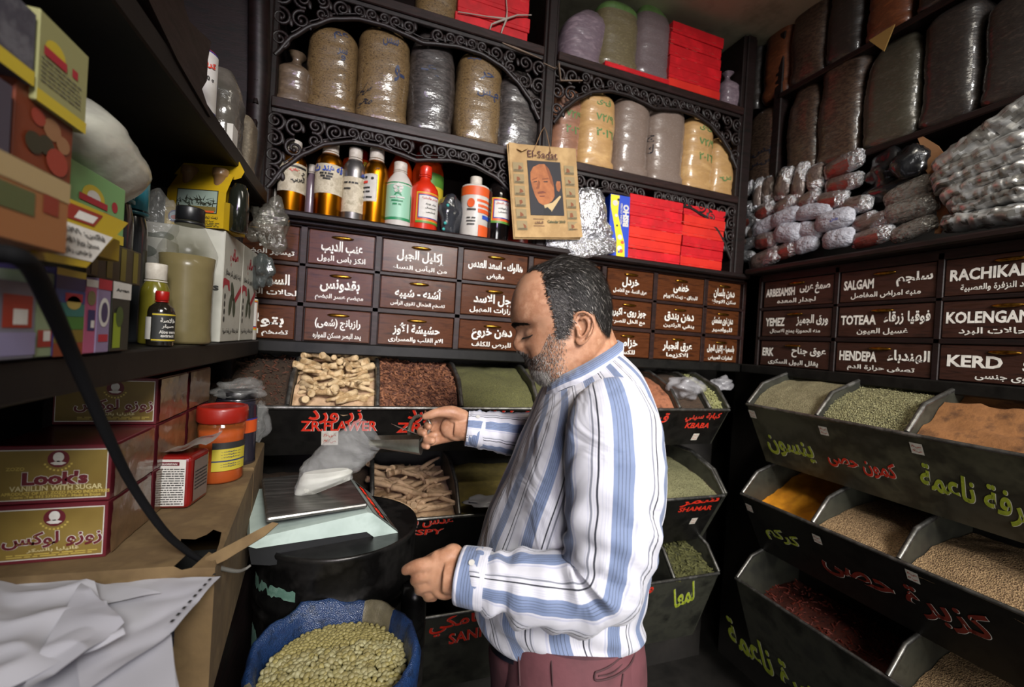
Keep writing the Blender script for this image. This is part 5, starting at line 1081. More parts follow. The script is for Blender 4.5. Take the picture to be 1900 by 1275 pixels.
pillow('powder_bag', 'clear bag of white powder slumped over the light green box', (a + b) / 2 + V((-.02, -.01, -.012)), d * 1.08, V((.012, .042, .046)), V((.05, .0, .0)), powd, seed=2)
clr = M('clear_film', '#a9a9a6', .12, alpha=.14, coat=.4, bump=.9, bs=40, bd=.006, col2='#d0d0cc', vs=30)
def crumple(name, label, c, rx, ry, rz, mat, seed, nz=.5, cat='bag', n=26, k=18):
    g = G(); g.blob(c, X * rx, Y * ry, Z * rz, n=n, k=k, nz=nz, seed=seed); o = g.build(name, mat, label=label, cat=cat)
    for v in o.data.vertices:
        q = v.co * 38; v.co += V((mnoise.noise(q), mnoise.noise(q + V((9, 0, 0))), mnoise.noise(q + V((0, 9, 0))))) * .004
    return o
crumple('plastic_bag', 'clear plastic bag beside the teal-capped bottles', V((-.40, 1.06, 1.73)), .03, .03, .07, clr, 3)
crumple('plastic_bag', 'crumpled clear bag with silver glints hanging at the end of the left shelf', at(500, 420, 1, 1.47) + V((.0, .0, .0)), .05, .03, .07, M('glint_film', '#6d6a60', .12, .3, alpha=.38, coat=.6, bump=1, bs=45, bd=.008, col2='#8b887c', vs=20), 5, .7)
crumple('plastic_bag', 'grey-green clear bag below the glinting one at the end of the left shelf', at(486, 505, 1, 1.45), .03, .03, .045, M('grey_film', '#454a48', .15, alpha=.75, coat=.5, bump=.8, bs=50), 6, .6)
# things on the upper left shelf
US = 1.965
bottle('orange tin with a framed white label on the upper left shelf', V((-.36, 1.1, US)), .035, .19, CAN, redor, None, None, [(.1, .85, -20, 100, 7), (.14, .82, -15, 95, 8), (.17, .80, -10, 90, 1)], [('كريم', 45, .65, .9, .1, 10), ('100 g', 45, .5, .7, .06, 2)], group=None)
bag('clear plastic bag with printed sheets on the upper left shelf', V((-.36, 1.25, US)), .1, .10, .20, M('print_film', '#4a4640', .2, col2='#5d5850', vs=20, coat=.7, bump=.6, bs=40), seed=41, top='slant')
bag('beige speckled packet standing at the end of the upper left shelf', V((-.345, 1.38, US)), .07, .07, .16, M('beige_speckle', '#6e6250', .7, col2=['#5c5142', '#7c705c'], vs=120), seed=42, nexp=5)
g = G(); g.box((-.318, 1.16, US - .0), (-.306, 1.2, US + .045)); g.build('price_card', lblw, label='small white card standing at the edge of the upper left shelf', cat='card')
# ================================================================ vanillin boxes, jars and cartons below the left shelf
ochre = M('ochre_card', '#75602a', .45, col2=['#7d682f', '#6a5522'], vs=4, coat=.3); maroon = M('maroon_card', '#5a1620', .45, coat=.3); filmside = M('wrapped_side', '#5d4630', .3, col2=['#6b5138', '#4c3826'], vs=12, coat=.6, bump=.5, bs=25)
goldp = M('gold_print', '#b09a4a', .5)
def van_box(y0, z0, lang, label):
    x1 = -.335; x0 = x1 - .142; d = .136; h = .0815
    root = thing('vanillin_box', label, 'box', ((x0 + x1) / 2, y0 + d / 2, z0), 'vanillin boxes under the left shelf')
    g = G(); c = V(((x0 + x1) / 2, y0, z0 + h / 2)); W_ = x1 - x0
    g.obb(V((c.x, y0 + d / 2, c.z)), V((W_ / 2, 0, 0)), V((0, d / 2, 0)), V((0, 0, h / 2)), 1, .001)
    g.rect(c, X, Z, W_ * .955, h * .87, 2, .0008); g.rect(c, X, Z, W_ * .94, h * .835, 0, .0011)
    cc = c + X * .012
    g.disc(cc + Z * h * .27 - Y * .0014, X, Z, h * .15, m=1); g.disc(cc + Z * h * .30 - Y * .0017, X, Z, h * .075, h * .085, m=2); g.poly([cc + X * a * h + Z * b * h - Y * .0017 for a, b in ((-.11, .2), (0, .24), (.11, .2), (.05, .165), (-.05, .165))], 2)
    for k in range(9): q = math.pi * (1.15 + .7 * k / 8); g.rect(cc + Z * h * .27 + X * math.cos(q) * h * .2 + Z * math.sin(q) * h * .2, X, Z, h * .03, h * .03, 3, .0014)
    if lang == 'en':
        g.text("Look's", cc - Z * h * .06 - X * .002, X, Z, W_ * .52, h * .25, 2, bold=.075, off=.0015); g.text("Look's", cc - Z * h * .06 - X * .002, X, Z, W_ * .51, h * .235, 1, bold=.05, off=.0019)
        g.text('ZOZO', cc + Z * h * .11 - X * .046, X, Z, W_ * .14, h * .06, 3, off=.0015)
        g.text('VANILLIN WITH SUGAR', cc - Z * h * .23, X, Z, W_ * .72, h * .09, 4, bold=.02, off=.0015); g.text('APRODUCT OF EST. ZOZO FOOD INDUSTRIES', cc - Z * h * .315, X, Z, W_ * .84, h * .055, 3, off=.0015); g.text('Cairo .Tel. 012 27596767 - Made in Egypt', cc - Z * h * .38, X, Z, W_ * .7, h * .055, 3, off=.0015)
    else:
        g.text('زوزو لوكس', cc - Z * h * .1, X, Z, W_ * .78, h * .3, 2, bold=.06, off=.0015); g.text('زوزو لوكس', cc - Z * h * .1, X, Z, W_ * .77, h * .285, 1, bold=.03, off=.0019); g.text('فانيليا بالسكر', cc - Z * h * .28, X, Z, W_ * .4, h * .075, 4, off=.0015); g.lines(cc - Z * h * .36, X, Z, W_ * .7, h * .07, 2, 3, .5, .0015)
    g.build('body', [ochre, maroon, lblw, goldp, M('pale_gold_print', '#b9ad80', .5)], root)
    g = G(); s = V((x1 + .0022, y0 + d / 2, z0 + h / 2)); rows = [[s + Y * (d - .012) * (i / 12 - .5) + Z * (h - .006) * (j / 8 - .5) + X * (.001 + .0018 * mnoise.noise(V((i * .5, j * .6, y0 * 31 + z0 * 17)))) for i in range(13)] for j in range(9)]
    g.loft(rows, cap=False, open_u=True); g.build('wrapped_side', filmside, root)
CT = 1.2
van_box(.78, CT, 'ar', 'ochre vanillin box with Arabic title, lower of the front pair under the left shelf'); van_box(.782, CT + .0825, 'en', "ochre vanillin box with maroon Latin title, upper of the front pair")
for k in range(2):
    for j in range(3): van_box(.922 + .14 * k, CT + .0825 * j, 'ar', ('second', 'rear')[k] + ' row ochre vanillin box, ' + ('bottom', 'middle', 'top')[j] + ' of its three')
rowj = M('orange_powder', '#b8490a', .6, col2='#a8400a', vs=20); jarp = M('clear_jar', '#a85a2a', .12, alpha=.35, coat=.7, bump=.3, bs=25)
jar = thing('jar', 'plastic jar of orange powder with ribbed red lid and yellow label on the cardboard', 'jar', (-.285, 1.125, CT))
c = V((-.285, 1.125, CT + .0)); Rj = .046
JP = [(0, .001), (.9, .001), (1, .006), (.96, .03), (.92, .07), (.97, .1), (1.0, .118), (.95, .128), (.9, .132), (.9, .14), (0, .14)]
g = G(); g.lathe([(r_ * Rj, z) for r_, z in JP], c, 32); g.build('body', jarp, jar)
g = G(); g.lathe([(r_ * Rj * .95, z) for r_, z in JP[:6]] + [(.93 * Rj, .112), (0, .113)], c, 32); g.build('orange_powder', rowj, jar)
g = G(); k = 44; g.loft([[c + V((Rj * s * (1 + (.02 if j % 2 else 0)) * math.cos(2 * math.pi * j / k), Rj * s * (1 + (.02 if j % 2 else 0)) * math.sin(2 * math.pi * j / k), z)) for j in range(k)] for z, s in ((.132, 1.0), (.136, 1.06), (.16, 1.06), (.166, 1.02), (.167, .9), (.164, .86))]); g.build('lid', M('red_lid', '#8a1a0e', .4, coat=.2), jar)
g = G(); arc = lambda a, z, o=.0012: c + V((math.sin(a) * (Rj * .965 + o), -math.cos(a) * (Rj * .965 + o), z))
for z0, z1_, m, o in ((.03, .085, 0, .002), (.078, .092, 1, .0026), (.05, .053, 2, .0026)): g.loft([[arc(a, z, o) for a in np.linspace(-.1, 1.5, 14)] for z in (z0, z1_)], m, cap=False, open_u=True)
for kz in (.04, .045, .06, .066, .072): g.text('ـــ مكونات ـ', (0, 0, 0), X, Z, .04, .004, 2, wrap=lambda u, v, kz=kz: arc(.7 + u / Rj, kz + v, .003))
g.build('label', [M('jar_label', '#b0a030', .5), darkp, ink_b], jar)
bottle('tall dark plastic jar with clear wrap over its top, behind the orange jar', V((-.285, 1.245, CT)), .046, .185, [(0, 0), (.92, 0), (1, .02), (.96, .1), (.96, .8), (1, .86), (.9, .9), (.9, .93), (0, .93)], M('dark_violet_plastic', '#25232d', .25, coat=.4), (.92, .9, 1.0), blackc, [(.45, .62, 10, 95, 6), (.62, .64, 10, 95, 8)], group=None, cat='jar', name='jar')
crumple('plastic_wrap', 'clear plastic wrap bunched on the dark jar', V((-.275, 1.235, CT + .19)), .055, .05, .022, clr, 8, .6)
crumple('plastic_bag', 'crumpled clear bag with a price tag beside the dark jar', at(475, 780, 1, 1.3), .03, .03, .05, clr, 9, .6)
bottle('white-blue plastic tub under the far end of the left shelf', V((-.37, 1.27, CT)), .03, .16, CAN, M('pale_blue_tub', '#7d8a90', .4), None, None, group='pale tubs under the left shelf', cat='tub', name='tub')
bottle('second white-blue tub, behind the dark jar', V((-.33, 1.34, CT)), .03, .155, CAN, M('pale_blue_tub', '#7d8a90'), None, None, group='pale tubs under the left shelf', cat='tub', name='tub')
# red vacuum pack
rp = thing('yeast_pack', 'red vacuum-packed block with a white text label and torn top on the cardboard', 'packet', (-.31, 1.0, CT))
g = G(); o0 = V((-.348, .955, CT + .001)); ux = V((.97, -.13, 0)).normalized(); uy = V((.13, .97, 0)).normalized(); w_, h, d = .062, .098, .075
g.obb(o0 + ux * w_ / 2 + uy * d / 2 + Z * h / 2, ux * w_ / 2, uy * d / 2, Z * h / 2, 0, .009, 3)
f = o0 + ux * w_ / 2 + Z * h / 2
g.rect(f + Z * .001 - ux * .003, ux, Z, w_ * .86, h * .88, 1, .0012); g.lines(f - Z * h * .06 - ux * .003, ux, Z, w_ * .8, h * .7, 16, 2, .42, .0018, 4)
g.obb(f + Z * h * .37 - ux * .003 - uy * .0016, ux * w_ * .26, uy * .0005, Z * h * .035, 3, .002); g.text('GLORIPAN', f + Z * h * .37 - ux * .003, ux, Z, w_ * .42, h * .035, 1, bold=.03, off=.003)
sd = o0 + ux * w_ + uy * d / 2 + Z * h / 2; g.rect(sd, uy, Z, d * .7, h * .8, 4, .0012); g.lines(sd, uy, Z, d * .6, h * .4, 6, 2, .4, .0018)
g.build('body', [M('red_pack', '#7c0f0c', .3, coat=.6, col2='#6a0d0a', vs=15), lblw, darkp, maroon, M('pack_side_label', '#6b5c54', .45, coat=.4)], rp)
g = G(); t0 = o0 + Z * h; rows = []
for i in range(9):
    u = i / 8; rows.append([t0 + ux * (w_ * (.1 + 1.25 * u)) + uy * (d * (v * .9 + .05)) + Z * (.004 + .02 * u * math.sin(u * 2.2) + .012 * v * u + .003 * math.sin(u * 9 + v * 4)) for v in np.linspace(0, 1, 6)])
g.loft(rows, cap=False, open_u=True); o = g.build('torn_flap', M('torn_foil_wrap', '#8b857e', .35, .2, col2=['#9a948c', '#6a2a22'], vs=22, coat=.4), rp)
# cartons
ca = thing('cardboard_box', 'large brown cardboard carton with a torn top corner and marker writing', 'box', (-.35, .95, 1.0))
O = V((-.183, .727, 0)); fx = V((-.997, .075, 0)).normalized(); fy = V((-.10, .995, 0)).normalized(); Wc, Dc = .5, .455; z0, z1_ = .985, 1.2
P3 = lambda a, b, z: O + fx * a + fy * b + Z * z
g = G(); top = [P3(0, .0, z1_ - .006), P3(0, Dc, z1_), P3(Wc, Dc, z1_), P3(Wc, 0, z1_), P3(.052, 0, z1_)] + [at(x, y, 2, z1_) for x, y in ((352, 1024), (334, 1014), (336, 1000), (362, 1001), (384, 992), (396, 983), (411, 988), (407, 1008), (399, 1031), (388, 1024))] + [P3(.03, 0, z1_ - .004)]
g.poly(top[::-1], 0)
g.poly([P3(0, 0, z0), P3(Wc, 0, z0), P3(Wc, 0, z1_), P3(.052, 0, z1_), P3(.042, 0, z1_ - .006), P3(.03, 0, z1_ - .004), P3(0, 0, z1_ - .006)][::-1], 0)
g.poly([P3(0, 0, z0), P3(0, 0, z1_ - .006), P3(0, Dc, z1_), P3(0, Dc, z0)][::-1], 0)
g.poly([P3(Wc, 0, z0), P3(Wc, Dc, z0), P3(Wc, Dc, z1_), P3(Wc, 0, z1_)], 0); g.poly([P3(0, Dc, z0), P3(0, Dc, z1_), P3(Wc, Dc, z1_), P3(Wc, Dc, z0)], 0); g.poly([P3(0, 0, z0), P3(0, Dc, z0), P3(Wc, Dc, z0), P3(Wc, 0, z0)], 0)
g.poly([P3(.002, .002, z1_ - .07), P3(.2, .002, z1_ - .07), P3(.2, .2, z1_ - .07), P3(.002, .2, z1_ - .07)], 1)  # dark sheet under the torn hole, standing in for the shade inside
g.text('٥ ⊔ ا ل لا', P3(.14, 0, 1.165) - fy * .0005, -fx, Z, .15, .026, 2, bold=-.012, off=.0006); g.text('TEC', P3(.055, 0, 1.09) - fy * .0005, -Z, -fx, .05, .018, 2, bold=.03, off=.0006); g.text('E', P3(.05, 0, 1.03), -Z, -fx, .014, .016, 2, off=.0012)
for v in g.v: pass
g.build('body', [card, darkp, ink_k], ca)
g = G(); g.prism([(0, 0), (.03, .010), (.075, .036), (.09, .052), (.08, .056), (.04, .038), (.0, .02)], P3(.02, .01, z1_ - .016), V((.80, -.05, .12)).normalized(), V((.1, .6, .62)).normalized(), V((0, -.003, .002))); g.build('torn_flap', card, ca)
g = G(); bo_ = P3(.0, Dc + .006, 0); g.obb(bo_ + fx * .2 + fy * .13 + Z * (z0 + .11), fx * .2, fy * .13, Z * .11, 0, .003); g.build('cardboard_box', card, label='second brown carton standing behind the torn one', cat='box')
g = G(); g.box((-.80, .69, .0), (-.235, 1.42, z0 - .002), 0, .006); g.build('counter', wood, label='dark wooden counter under the cartons along the left wall', cat='counter')
# ================================================================ drum, scale, bag of powder
drumm = M('dark_drum_steel', '#2a2928', .3, .75, col2=['#1c1b1a', '#3a3836', '#242322'], vs=7, bump=.08, bs=20, rv=.1)
paintg = M('flaking_mint_paint', '#5a7468', .6, col2=['#4a6a5c', '#6f8a7c'], vs=25)
drum = thing('drum', 'dark steel drum with rolled bands and flaking mint paint under the scale', 'drum', (-.02, 1.2, 0))
DC = V((-.022, 1.195, 0)); DR = .19
g = G(); g.lathe([(DR * .98, .02), (DR, .03), (DR, .66), (DR * 1.02, .672), (DR * 1.02, .69), (DR, .70), (DR, .885), (DR * 1.025, .893), (DR * 1.03, .904), (DR * 1.0, .912), (DR * 1.03, .920), (DR * 1.025, .934), (DR * .995, .942), (DR * .99, 1.035), (DR * 1.01, 1.04), (DR * 1.015, 1.047), (DR * 1.0, 1.053), (DR * .97, 1.05), (0, 1.05)], DC, 64)
g.build('shell', drumm, drum)
def onr(a, z, o=.0015): return DC + V((math.sin(a) * (DR + o), -math.cos(a) * (DR + o), z))
r = random.Random(5)
for za, zb, a0, a1, n in ((.943, .985, -1.25, -.45, 22), (.79, .86, -1.3, -.5, 16)):
    g = G(); up_ = [onr(a0 + (a1 - a0) * i / n, zb - .004 - .006 * r.random() - (.014 if i in (5, 6, 11) else 0)) for i in range(n + 1)]; dn_ = [onr(a0 + (a1 - a0) * i / n, za + .008 * r.random() + (.012 if i in (9, 10) else 0) + .012 * (i / n)) for i in range(n + 1)]
    g.loft([dn_, up_], cap=False, open_u=True); g.build('paint_patch', paintg, drum)
g = G(); c = V((.10, 1.01, 0)); g.lathe([(.03, .1), (.032, .5), (.03, .93), (.026, .955), (0, .957)], V((.152, 1.035, 0)), 24); g.build('steel_canister', drumm, label='slim dark steel canister beside the drum', cat='canister')
scl = thing('weighing_scale', 'white and black electronic shop scale with steel platter and red digits on the drum', 'scale', (.02, 1.2, 1.053))
e1 = V((.975, .22, 0)).normalized(); e2 = V((-e1.y, e1.x, 0)); S0 = V((-.175, 1.045, 1.1)); Dp = .315
pl = lambda px, py: atp(px, py, S0, -e2)
whs = M('scale_white', '#a9b8b0', .45, col2=['#b3c2ba', '#9caba3'], vs=8); blk = M('scale_black', '#121315', .5); panelm = M('scale_panel', '#6d6f70', .45)
def ext(pix, dv, m, g): 
    P = [pl(*p) for p in pix]; nrm = (P[1] - P[0]).cross(P[2] - P[1]); n = len(P); Q = [p + dv for p in P]
    area_ = sum((P[i].cross(P[(i + 1) % n])).dot(e2) for i in range(n))
    f = [tuple(range(n)), tuple(range(n, 2 * n))[::-1]]; 
    if area_ > 0: f = [q[::-1] for q in f]
    for i in range(n):
        j = (i + 1) % n; q = (i, n + i, n + j, j); f.append(q if area_ < 0 else q[::-1])
    g.add(P + Q, f, m)
g = G(); ext([(459, 1014), (464, 1001), (683, 951), (692, 953), (746, 994), (743, 1011), (721, 1016), (680, 987), (475, 1018)], e2 * Dp, 0, g); g.build('casing', whs, scl)
g = G(); ext([(461, 1019), (475, 1018), (680, 987), (715, 1013), (690, 1024), (640, 1033), (500, 1052), (466, 1050)], e2 * (Dp - .02) , 0, g); 
for v in range(len(g.v)): g.v[v] = tuple(V(g.v[v]) + e2 * .006)
g.build('base', blk, scl)
g = G(); q0, q1 = pl(497, 985), pl(681, 946); 
pz = max(q0.z, q1.z) + .006; a = V((q0.x, q0.y, pz)) + e2 * .012; b = V((q1.x, q1.y, pz)) + e2 * .012; fx = (b - a).normalized(); wq = (b - a).length
g.obb((a + b) / 2 + e2 * .142, fx * (wq / 2 + .004), e2 * .145, Z * .006, 0, .005, 2); PZ = pz + .006
g.build('platter', M('platter_steel', '#86847f', .36, .85, col2=['#6e6c68', '#95938e'], vs=6, stretch=(1, 8, 1), rv=.08), scl)
pa, pb = pl(692, 952.5), pl(746, 993.5); su = (pb - pa); sn = e2.cross(su.normalized()); sn = -sn if sn.z < 0 else sn
def pn(u, v, o=.001): return pa + su * u + e2 * (Dp * v) + sn * o
g = G(); g.poly([pn(.03, .02), pn(.03, .98), pn(.97, .98), pn(.97, .02)], 3); g.poly([pn(.24, .06, .0016), pn(.24, .94, .0016), pn(.62, .94, .0016), pn(.62, .06, .0016)], 0)
for k in range(3): g.poly([pn(.68, .06 + .3 * k, .0016), pn(.68, .32 + .3 * k, .0016), pn(.93, .32 + .3 * k, .0016), pn(.93, .06 + .3 * k, .0016)], 1 if k else 4)
for v0, t, w_ in ((.20, '0.125', .26), (.47, '80.00', .24), (.74, '10.00', .24)): g.text(t, pn(.40, v0, .0022), e2, -su.normalized(), Dp * w_ * .78, su.length * .15, 2, bold=.02, off=0)
g.build('display_panel', [M('display_black', '#1a1512', .25, coat=.4), panelm, None or M('red_led', '#b01208', .4), M('panel_frame', '#9aa3a0', .4), M('key_panel', '#4a3c34', .4)], scl)
led = bpy.data.materials['red_led']; p = led.node_tree.nodes['Principled BSDF']; p.inputs['Emission Color'].default_value = (1, .03, .01, 1); p.inputs['Emission Strength'].default_value = 1.1
g = G(); ra, rb = pl(458, 1000) - fx * .001 + e2 * .1, 0; c = ra + e2 * .06 + Z * .02
g.box((c.x - .016, c.y - .06, c.z - .005), (c.x - .002, c.y + .08, c.z + .045), 0, .003); g.rect(V((c.x - .009, c.y - .0608, c.z + .02)), X, Z, .008, .03, 1); g.rect(V((c.x - .0017, c.y + .005, c.z + .02)), Y, Z, .1, .026, 1); g.build('rear_display', [blk, led], scl)
# bag of white powder standing on the platter
def bag_rings(rows, sc=1.0, n=36, nz=0.0, seed=0):
    out = []
    for (ax, ay, bx, by, d, th) in rows:
        A, B = dep(ax, ay, d), dep(bx, by, d); c = (A + B) / 2; h = (B - A) / 2 * sc; fw = V(RW @ np.array((0, 0, 1.))); ring = []
        for j in range(n):
            q = 2 * math.pi * j / n; p = c + h * math.copysign(abs(math.cos(q)) ** .8, math.cos(q)) + fw * th * math.sin(q) * sc
            if nz: s = V((p.x * 34, p.y * 34, p.z * 34 + seed)); p = p + (p - c).normalized() * mnoise.noise(s) * nz + (p - c).normalized() * mnoise.noise(s * 2.3) * nz * .6
            ring.append(p)
        out.append(ring)
    return out
def dense(rows, k):
    A = np.array(rows, float); t = np.linspace(0, len(rows) - 1, k); i = np.clip(t.astype(int), 0, len(rows) - 2); u = (t - i)[:, None]; u = u * u * (3 - 2 * u) * .3 + u * .7
    return [tuple(r) for r in A[i] * (1 - u) + A[i + 1] * u]
BD = 1.10
rows = [(538, 934, 651, 890, BD, .006), (545, 918, 652, 882, BD, .034), (553, 897, 655, 876, BD, .043), (558, 868, 667, 874, BD - .005, .043), (586, 836, 690, 852, BD - .015, .04), (622, 805, 704, 836, BD - .03, .034), (668, 777, 709, 832, BD - .045, .03)]
pbag = thing('powder_bag', 'clear plastic bag of white powder standing tilted on the scale platter', 'bag', dep(600, 905, BD))
clearb = M('clear_bag_film', '#c9c9c6', .16, alpha=.22, coat=.6, bump=1, bs=26, bd=.007, col2='#dcdcd8', vs=20)
g = G(); g.loft(bag_rings(dense(rows, 40), 1, 48, .005, 2), cap=False); g.build('film', clearb, pbag)
g = G(); g.loft(bag_rings(dense(rows[:3] + [(558, 885, 651, 874, BD, .040), (562, 878, 646, 870, BD, .02)], 16), .965, 40, .0015, 5)); g.build('powder', M('white_powder', '#d6d6cc', .9, col2='#c9c9be', vs=20), pbag)
# scoop
scp = thing('scoop', 'bright steel scoop with a looped handle pushed into the mouth of the bag', 'scoop', dep(780, 815, 1.0))
stl = M('polished_steel', '#b5b4ac', .32, .85, col2='#8f8e80', vs=14, bump=.1, bs=30)
g = G(); A = dep(690, 812, 1.09); B = dep(782, 822, 1.0); ax = (B - A); rings = []
fw = V(RW @ np.array((0, 0, 1.))); dn = V(RW @ np.array((0, 1., 0)))
for i in range(13):
    u = i / 12; c = A + ax * u; rad = .026 + .004 * u
    rings.append([c + dn * math.sin(q) * rad * 1.05 - fw * math.cos(q) * rad - dn * .004 for q in np.linspace(-.35 + .5 * (1 - u), math.pi + .35 - .5 * (1 - u), 18)])
g.loft(rings, cap=False, open_u=True); g.loft([[p * .965 + (A + ax * (k / 12)) * .035 for p in r_] for k, r_ in enumerate(rings)][::-1], cap=False, open_u=True)
g.poly([B + dn * math.sin(q) * .0315 - fw * math.cos(q) * .03 - dn * .004 for q in np.linspace(-.35, math.pi + .35, 18)], 0)
g.build('blade', stl, scp)
g = G(); w0 = dep(738, 792, .985); w1 = dep(783, 809, .975); w2 = dep(768, 800, 1.03); w3 = dep(726, 786, 1.04); g.prism([(0, 0), (1, 0), (1, 1), (0, 1)], w0, w1 - w0, w3 - w0, dn * .001); g.build('hood', stl, scp)
g = G(); g.tube([dep(*p) for p in ((760, 806, 1.0), (759, 797, .995), (763, 783, .985), (770, 774, .98), (778, 771.5, .975), (787, 773, .97), (796, 781, .968), (800, 791, .965), (795, 802, .965), (786, 811, .97), (782, 818, .985))], .0032, 8, flat=1.5); g.build('handle', stl, scp)
# ================================================================ sack of lentils
sk = M('blue_woven_sack', '#11264a', .45, col2=['#152f56', '#0d1f3a'], vs=60, bump=.5, bs=420, bkind='voronoi', bd=.002, coat=.25)
skb = M('beige_sack_stripe', '#6e6650', .5, col2='#5e5744', vs=60, bump=.4, bs=420, coat=.2)
SKC = V((-.012, .862, 0)); 
g = G(); n = 72; prof = [(.10, .0), (.136, .06), (.140, .25), (.141, .55), (.143, .78), (.153, .88), (.158, .93), (.151, .951), (.144, .953), (.137, .935), (.130, .90), (.126, .87)]
rings = []
for k, (r_, z) in enumerate(prof):
    ring = []
    for j in range(n):
        q = 2 * math.pi * j / n; f = mnoise.noise(V((math.cos(q) * 2.2, math.sin(q) * 2.2, z * 1.5))) * .016 + math.sin(q * 9 + k * .4) * .0022 + mnoise.noise(V((math.cos(q) * 6, math.sin(q) * 6, z * 5))) * .008
        w_ = 1 if k < 6 else .7; zz = z + (mnoise.noise(V((math.cos(q) * 3, math.sin(q) * 3, 7))) * .016 + .008 * math.sin(q * 3 + 1) + (.008 if math.cos(q - 1.7) > .9 else 0)) * (1 if 5 <= k <= 9 else .3)
        ring.append(SKC + V(((r_ + f * w_) * math.cos(q), (r_ + f * w_) * math.sin(q), zz)))
    rings.append(ring)
g.loft(rings, lambda i, j: 1 if (j in (8, 9, 10, 11, 12, 13) or j in (39, 40, 41, 42)) else 0)
sack = g.build('sack', [sk, skb], label='open blue woven plastic sack full of lentils in front of the drum', cat='sack')
lenm = M('lentil', '#8a8256', .55, col2=['#96906a', '#7c7248', '#8f8450'], vs=1.2, detail=1)
BZ = .912
def bean_z(x, y): d = math.hypot(x - SKC.x, y - SKC.y); return BZ + .012 * (1 - (d / .13) ** 2) + .004 * mnoise.noise(V((x * 20, y * 20, 0)))
g = G(); r = random.Random(11)
rings = [[SKC + V((rr * math.cos(q), rr * math.sin(q), 0)) for q in (2 * math.pi * j / 40 for j in range(40))] for rr in (.133, .10, .06, .02)]
rings = [[V((p.x, p.y, bean_z(p.x, p.y) - .006)) for p in rg] for rg in rings]; g.loft(rings, cap=False); g.poly(rings[-1])
spots = []; R_ = .128; gold_ = math.pi * (3 - math.sqrt(5)); N = 760
for i in range(N):
    rr = R_ * math.sqrt((i + .5) / N); q = i * gold_; spots.append((SKC.x + rr * math.cos(q) + r.uniform(-.002, .002), SKC.y + rr * math.sin(q) + r.uniform(-.002, .002)))
vis = [p for p in spots if prj((p[0], p[1], BZ))[1] < 1272]; vis.sort(key=lambda p: p[1]); near, rest = vis[:300], vis[300:] + [p for p in spots if prj((p[0], p[1], BZ))[1] >= 1272]
def lentil_rot(r): return (r.gauss(0, .45), r.gauss(0, .45), r.uniform(0, 6.28))
for x, y in rest:
    s = r.uniform(.85, 1.15); a, b, c_ = lentil_rot(r); m_ = Matrix.Rotation(c_, 3, 'Z') @ Matrix.Rotation(a, 3, 'X') @ Matrix.Rotation(b, 3, 'Y')
    g.blob((x, y, bean_z(x, y) + .001), m_ @ X * .0062 * s, m_ @ Y * .0056 * s, m_ @ Z * .0036 * s, n=9, k=5)
tag(g.build('lentil_heap', lenm), 'bed of pale green lentils filling the blue sack', 'lentils', kind='stuff')
g = G(); g.blob((0, 0, 0), X * .0063, Y * .0056, Z * .0036, n=12, k=7); le = g.build('lentil', lenm)
for i, (x, y) in enumerate(near):
    o = le if i == 0 else le.copy()
    if i: COL.objects.link(o)
    o.location = (x, y, bean_z(x, y) + .0015 + .0015 * (i % 3)); o.rotation_euler = lentil_rot(r); s = r.uniform(.85, 1.2); o.scale = (s, s, s); tag(o, 'pale green lentil on the surface of the open blue sack', 'lentil', 'lentils in the blue sack')
# ================================================================ papers, cable
pap = M('printer_paper', '#a3a2a8', .75, col2=['#a9a8ae', '#9998a0'], vs=3, sss=0)
PT = 1.182
def pp(px, py, z=PT): return at(px, py, 2, z)
def sheet(label, corners, z, seed, crump=.004, n=26, sag=0, mats=None, name='paper_sheet', holes=False, curl=0):
    C = [pp(px, py, z) for px, py in corners]; g = G(); rows = []
    for j in range(n + 1):
        v = j / n; row = []
        for i in range(n + 1):
            u = i / n; p = C[0] * (1 - u) * (1 - v) + C[1] * u * (1 - v) + C[2] * u * v + C[3] * (1 - u) * v
            q = V((p.x * 9, p.y * 9, seed * 3.3)); h = mnoise.noise(q) * crump * 2 + abs(mnoise.noise(q * 2.1)) * crump * 2.2
            row.append(p + Z * (h + curl * u ** 3))
        rows.append(row)
    g.loft(rows, cap=False, open_u=True)
    if holes:
        for k in range(9):
            v = .06 + .88 * k / 8; a = C[1] * (1 - v) + C[2] * v; din = (C[0] - C[1]).normalized(); dv = (C[2] - C[1]).normalized(); g.rect(a + din * .006 + Z * (curl + .004 + crump * 1.2), din, dv, .0035, .0055, 1, 0)
    return g.build(name, mats or [pap, darkp], label=label, cat='paper')
for k in range(12):
    z = PT - .012 - .0095 * k; o = 3 * k
    sheet('white paper sheet in the lower part of the paper pile at the bottom left', [(-60, 1110 + o), (318 - (k % 3) * 4, 1178 + o * .8), (330 + (k * 7) % 9, 1310 + o), (-60, 1340 + o)], z, 20 + k, .0012 + .0006 * (k % 3), n=12)['group'] = 'paper sheets in the pile'
sheet('smooth white sheet with a perforated edge, lying on the paper pile', [(120, 1072), (409, 1078), (322, 1180), (150, 1290)], PT, 3, .0025, holes=True, curl=.006)
sheet('white sheet at the back of the paper pile, its edge against the carton', [(-40, 1080), (132, 1072), (300, 1105), (-40, 1160)], PT + .004, 6, .004)
def crumpled(label, corners, z, seed, amp):
    o = sheet(label, corners, z, seed, .002, n=44); 
    for v in o.data.vertices:
        p = v.co * 11 + V((seed, 0, 0)); d = mnoise.cell(p * .9); f = mnoise.noise(p) ; rdg = 1 - abs(mnoise.noise(p * 1.3 + V((4, 2, 0)))) * 2
        v.co += V((0, 0, amp * (f * .7 + rdg * .6)))
    return o
crumpled('big crumpled white sheet on top of the paper pile at the bottom left', [(-60, 1090), (175, 1088), (232, 1190), (-60, 1330)], PT + .016, 8, .014)
crumpled('creased white sheet folded over in the middle of the paper pile', [(150, 1092), (230, 1165), (160, 1228), (30, 1300)], PT + .02, 12, .012)
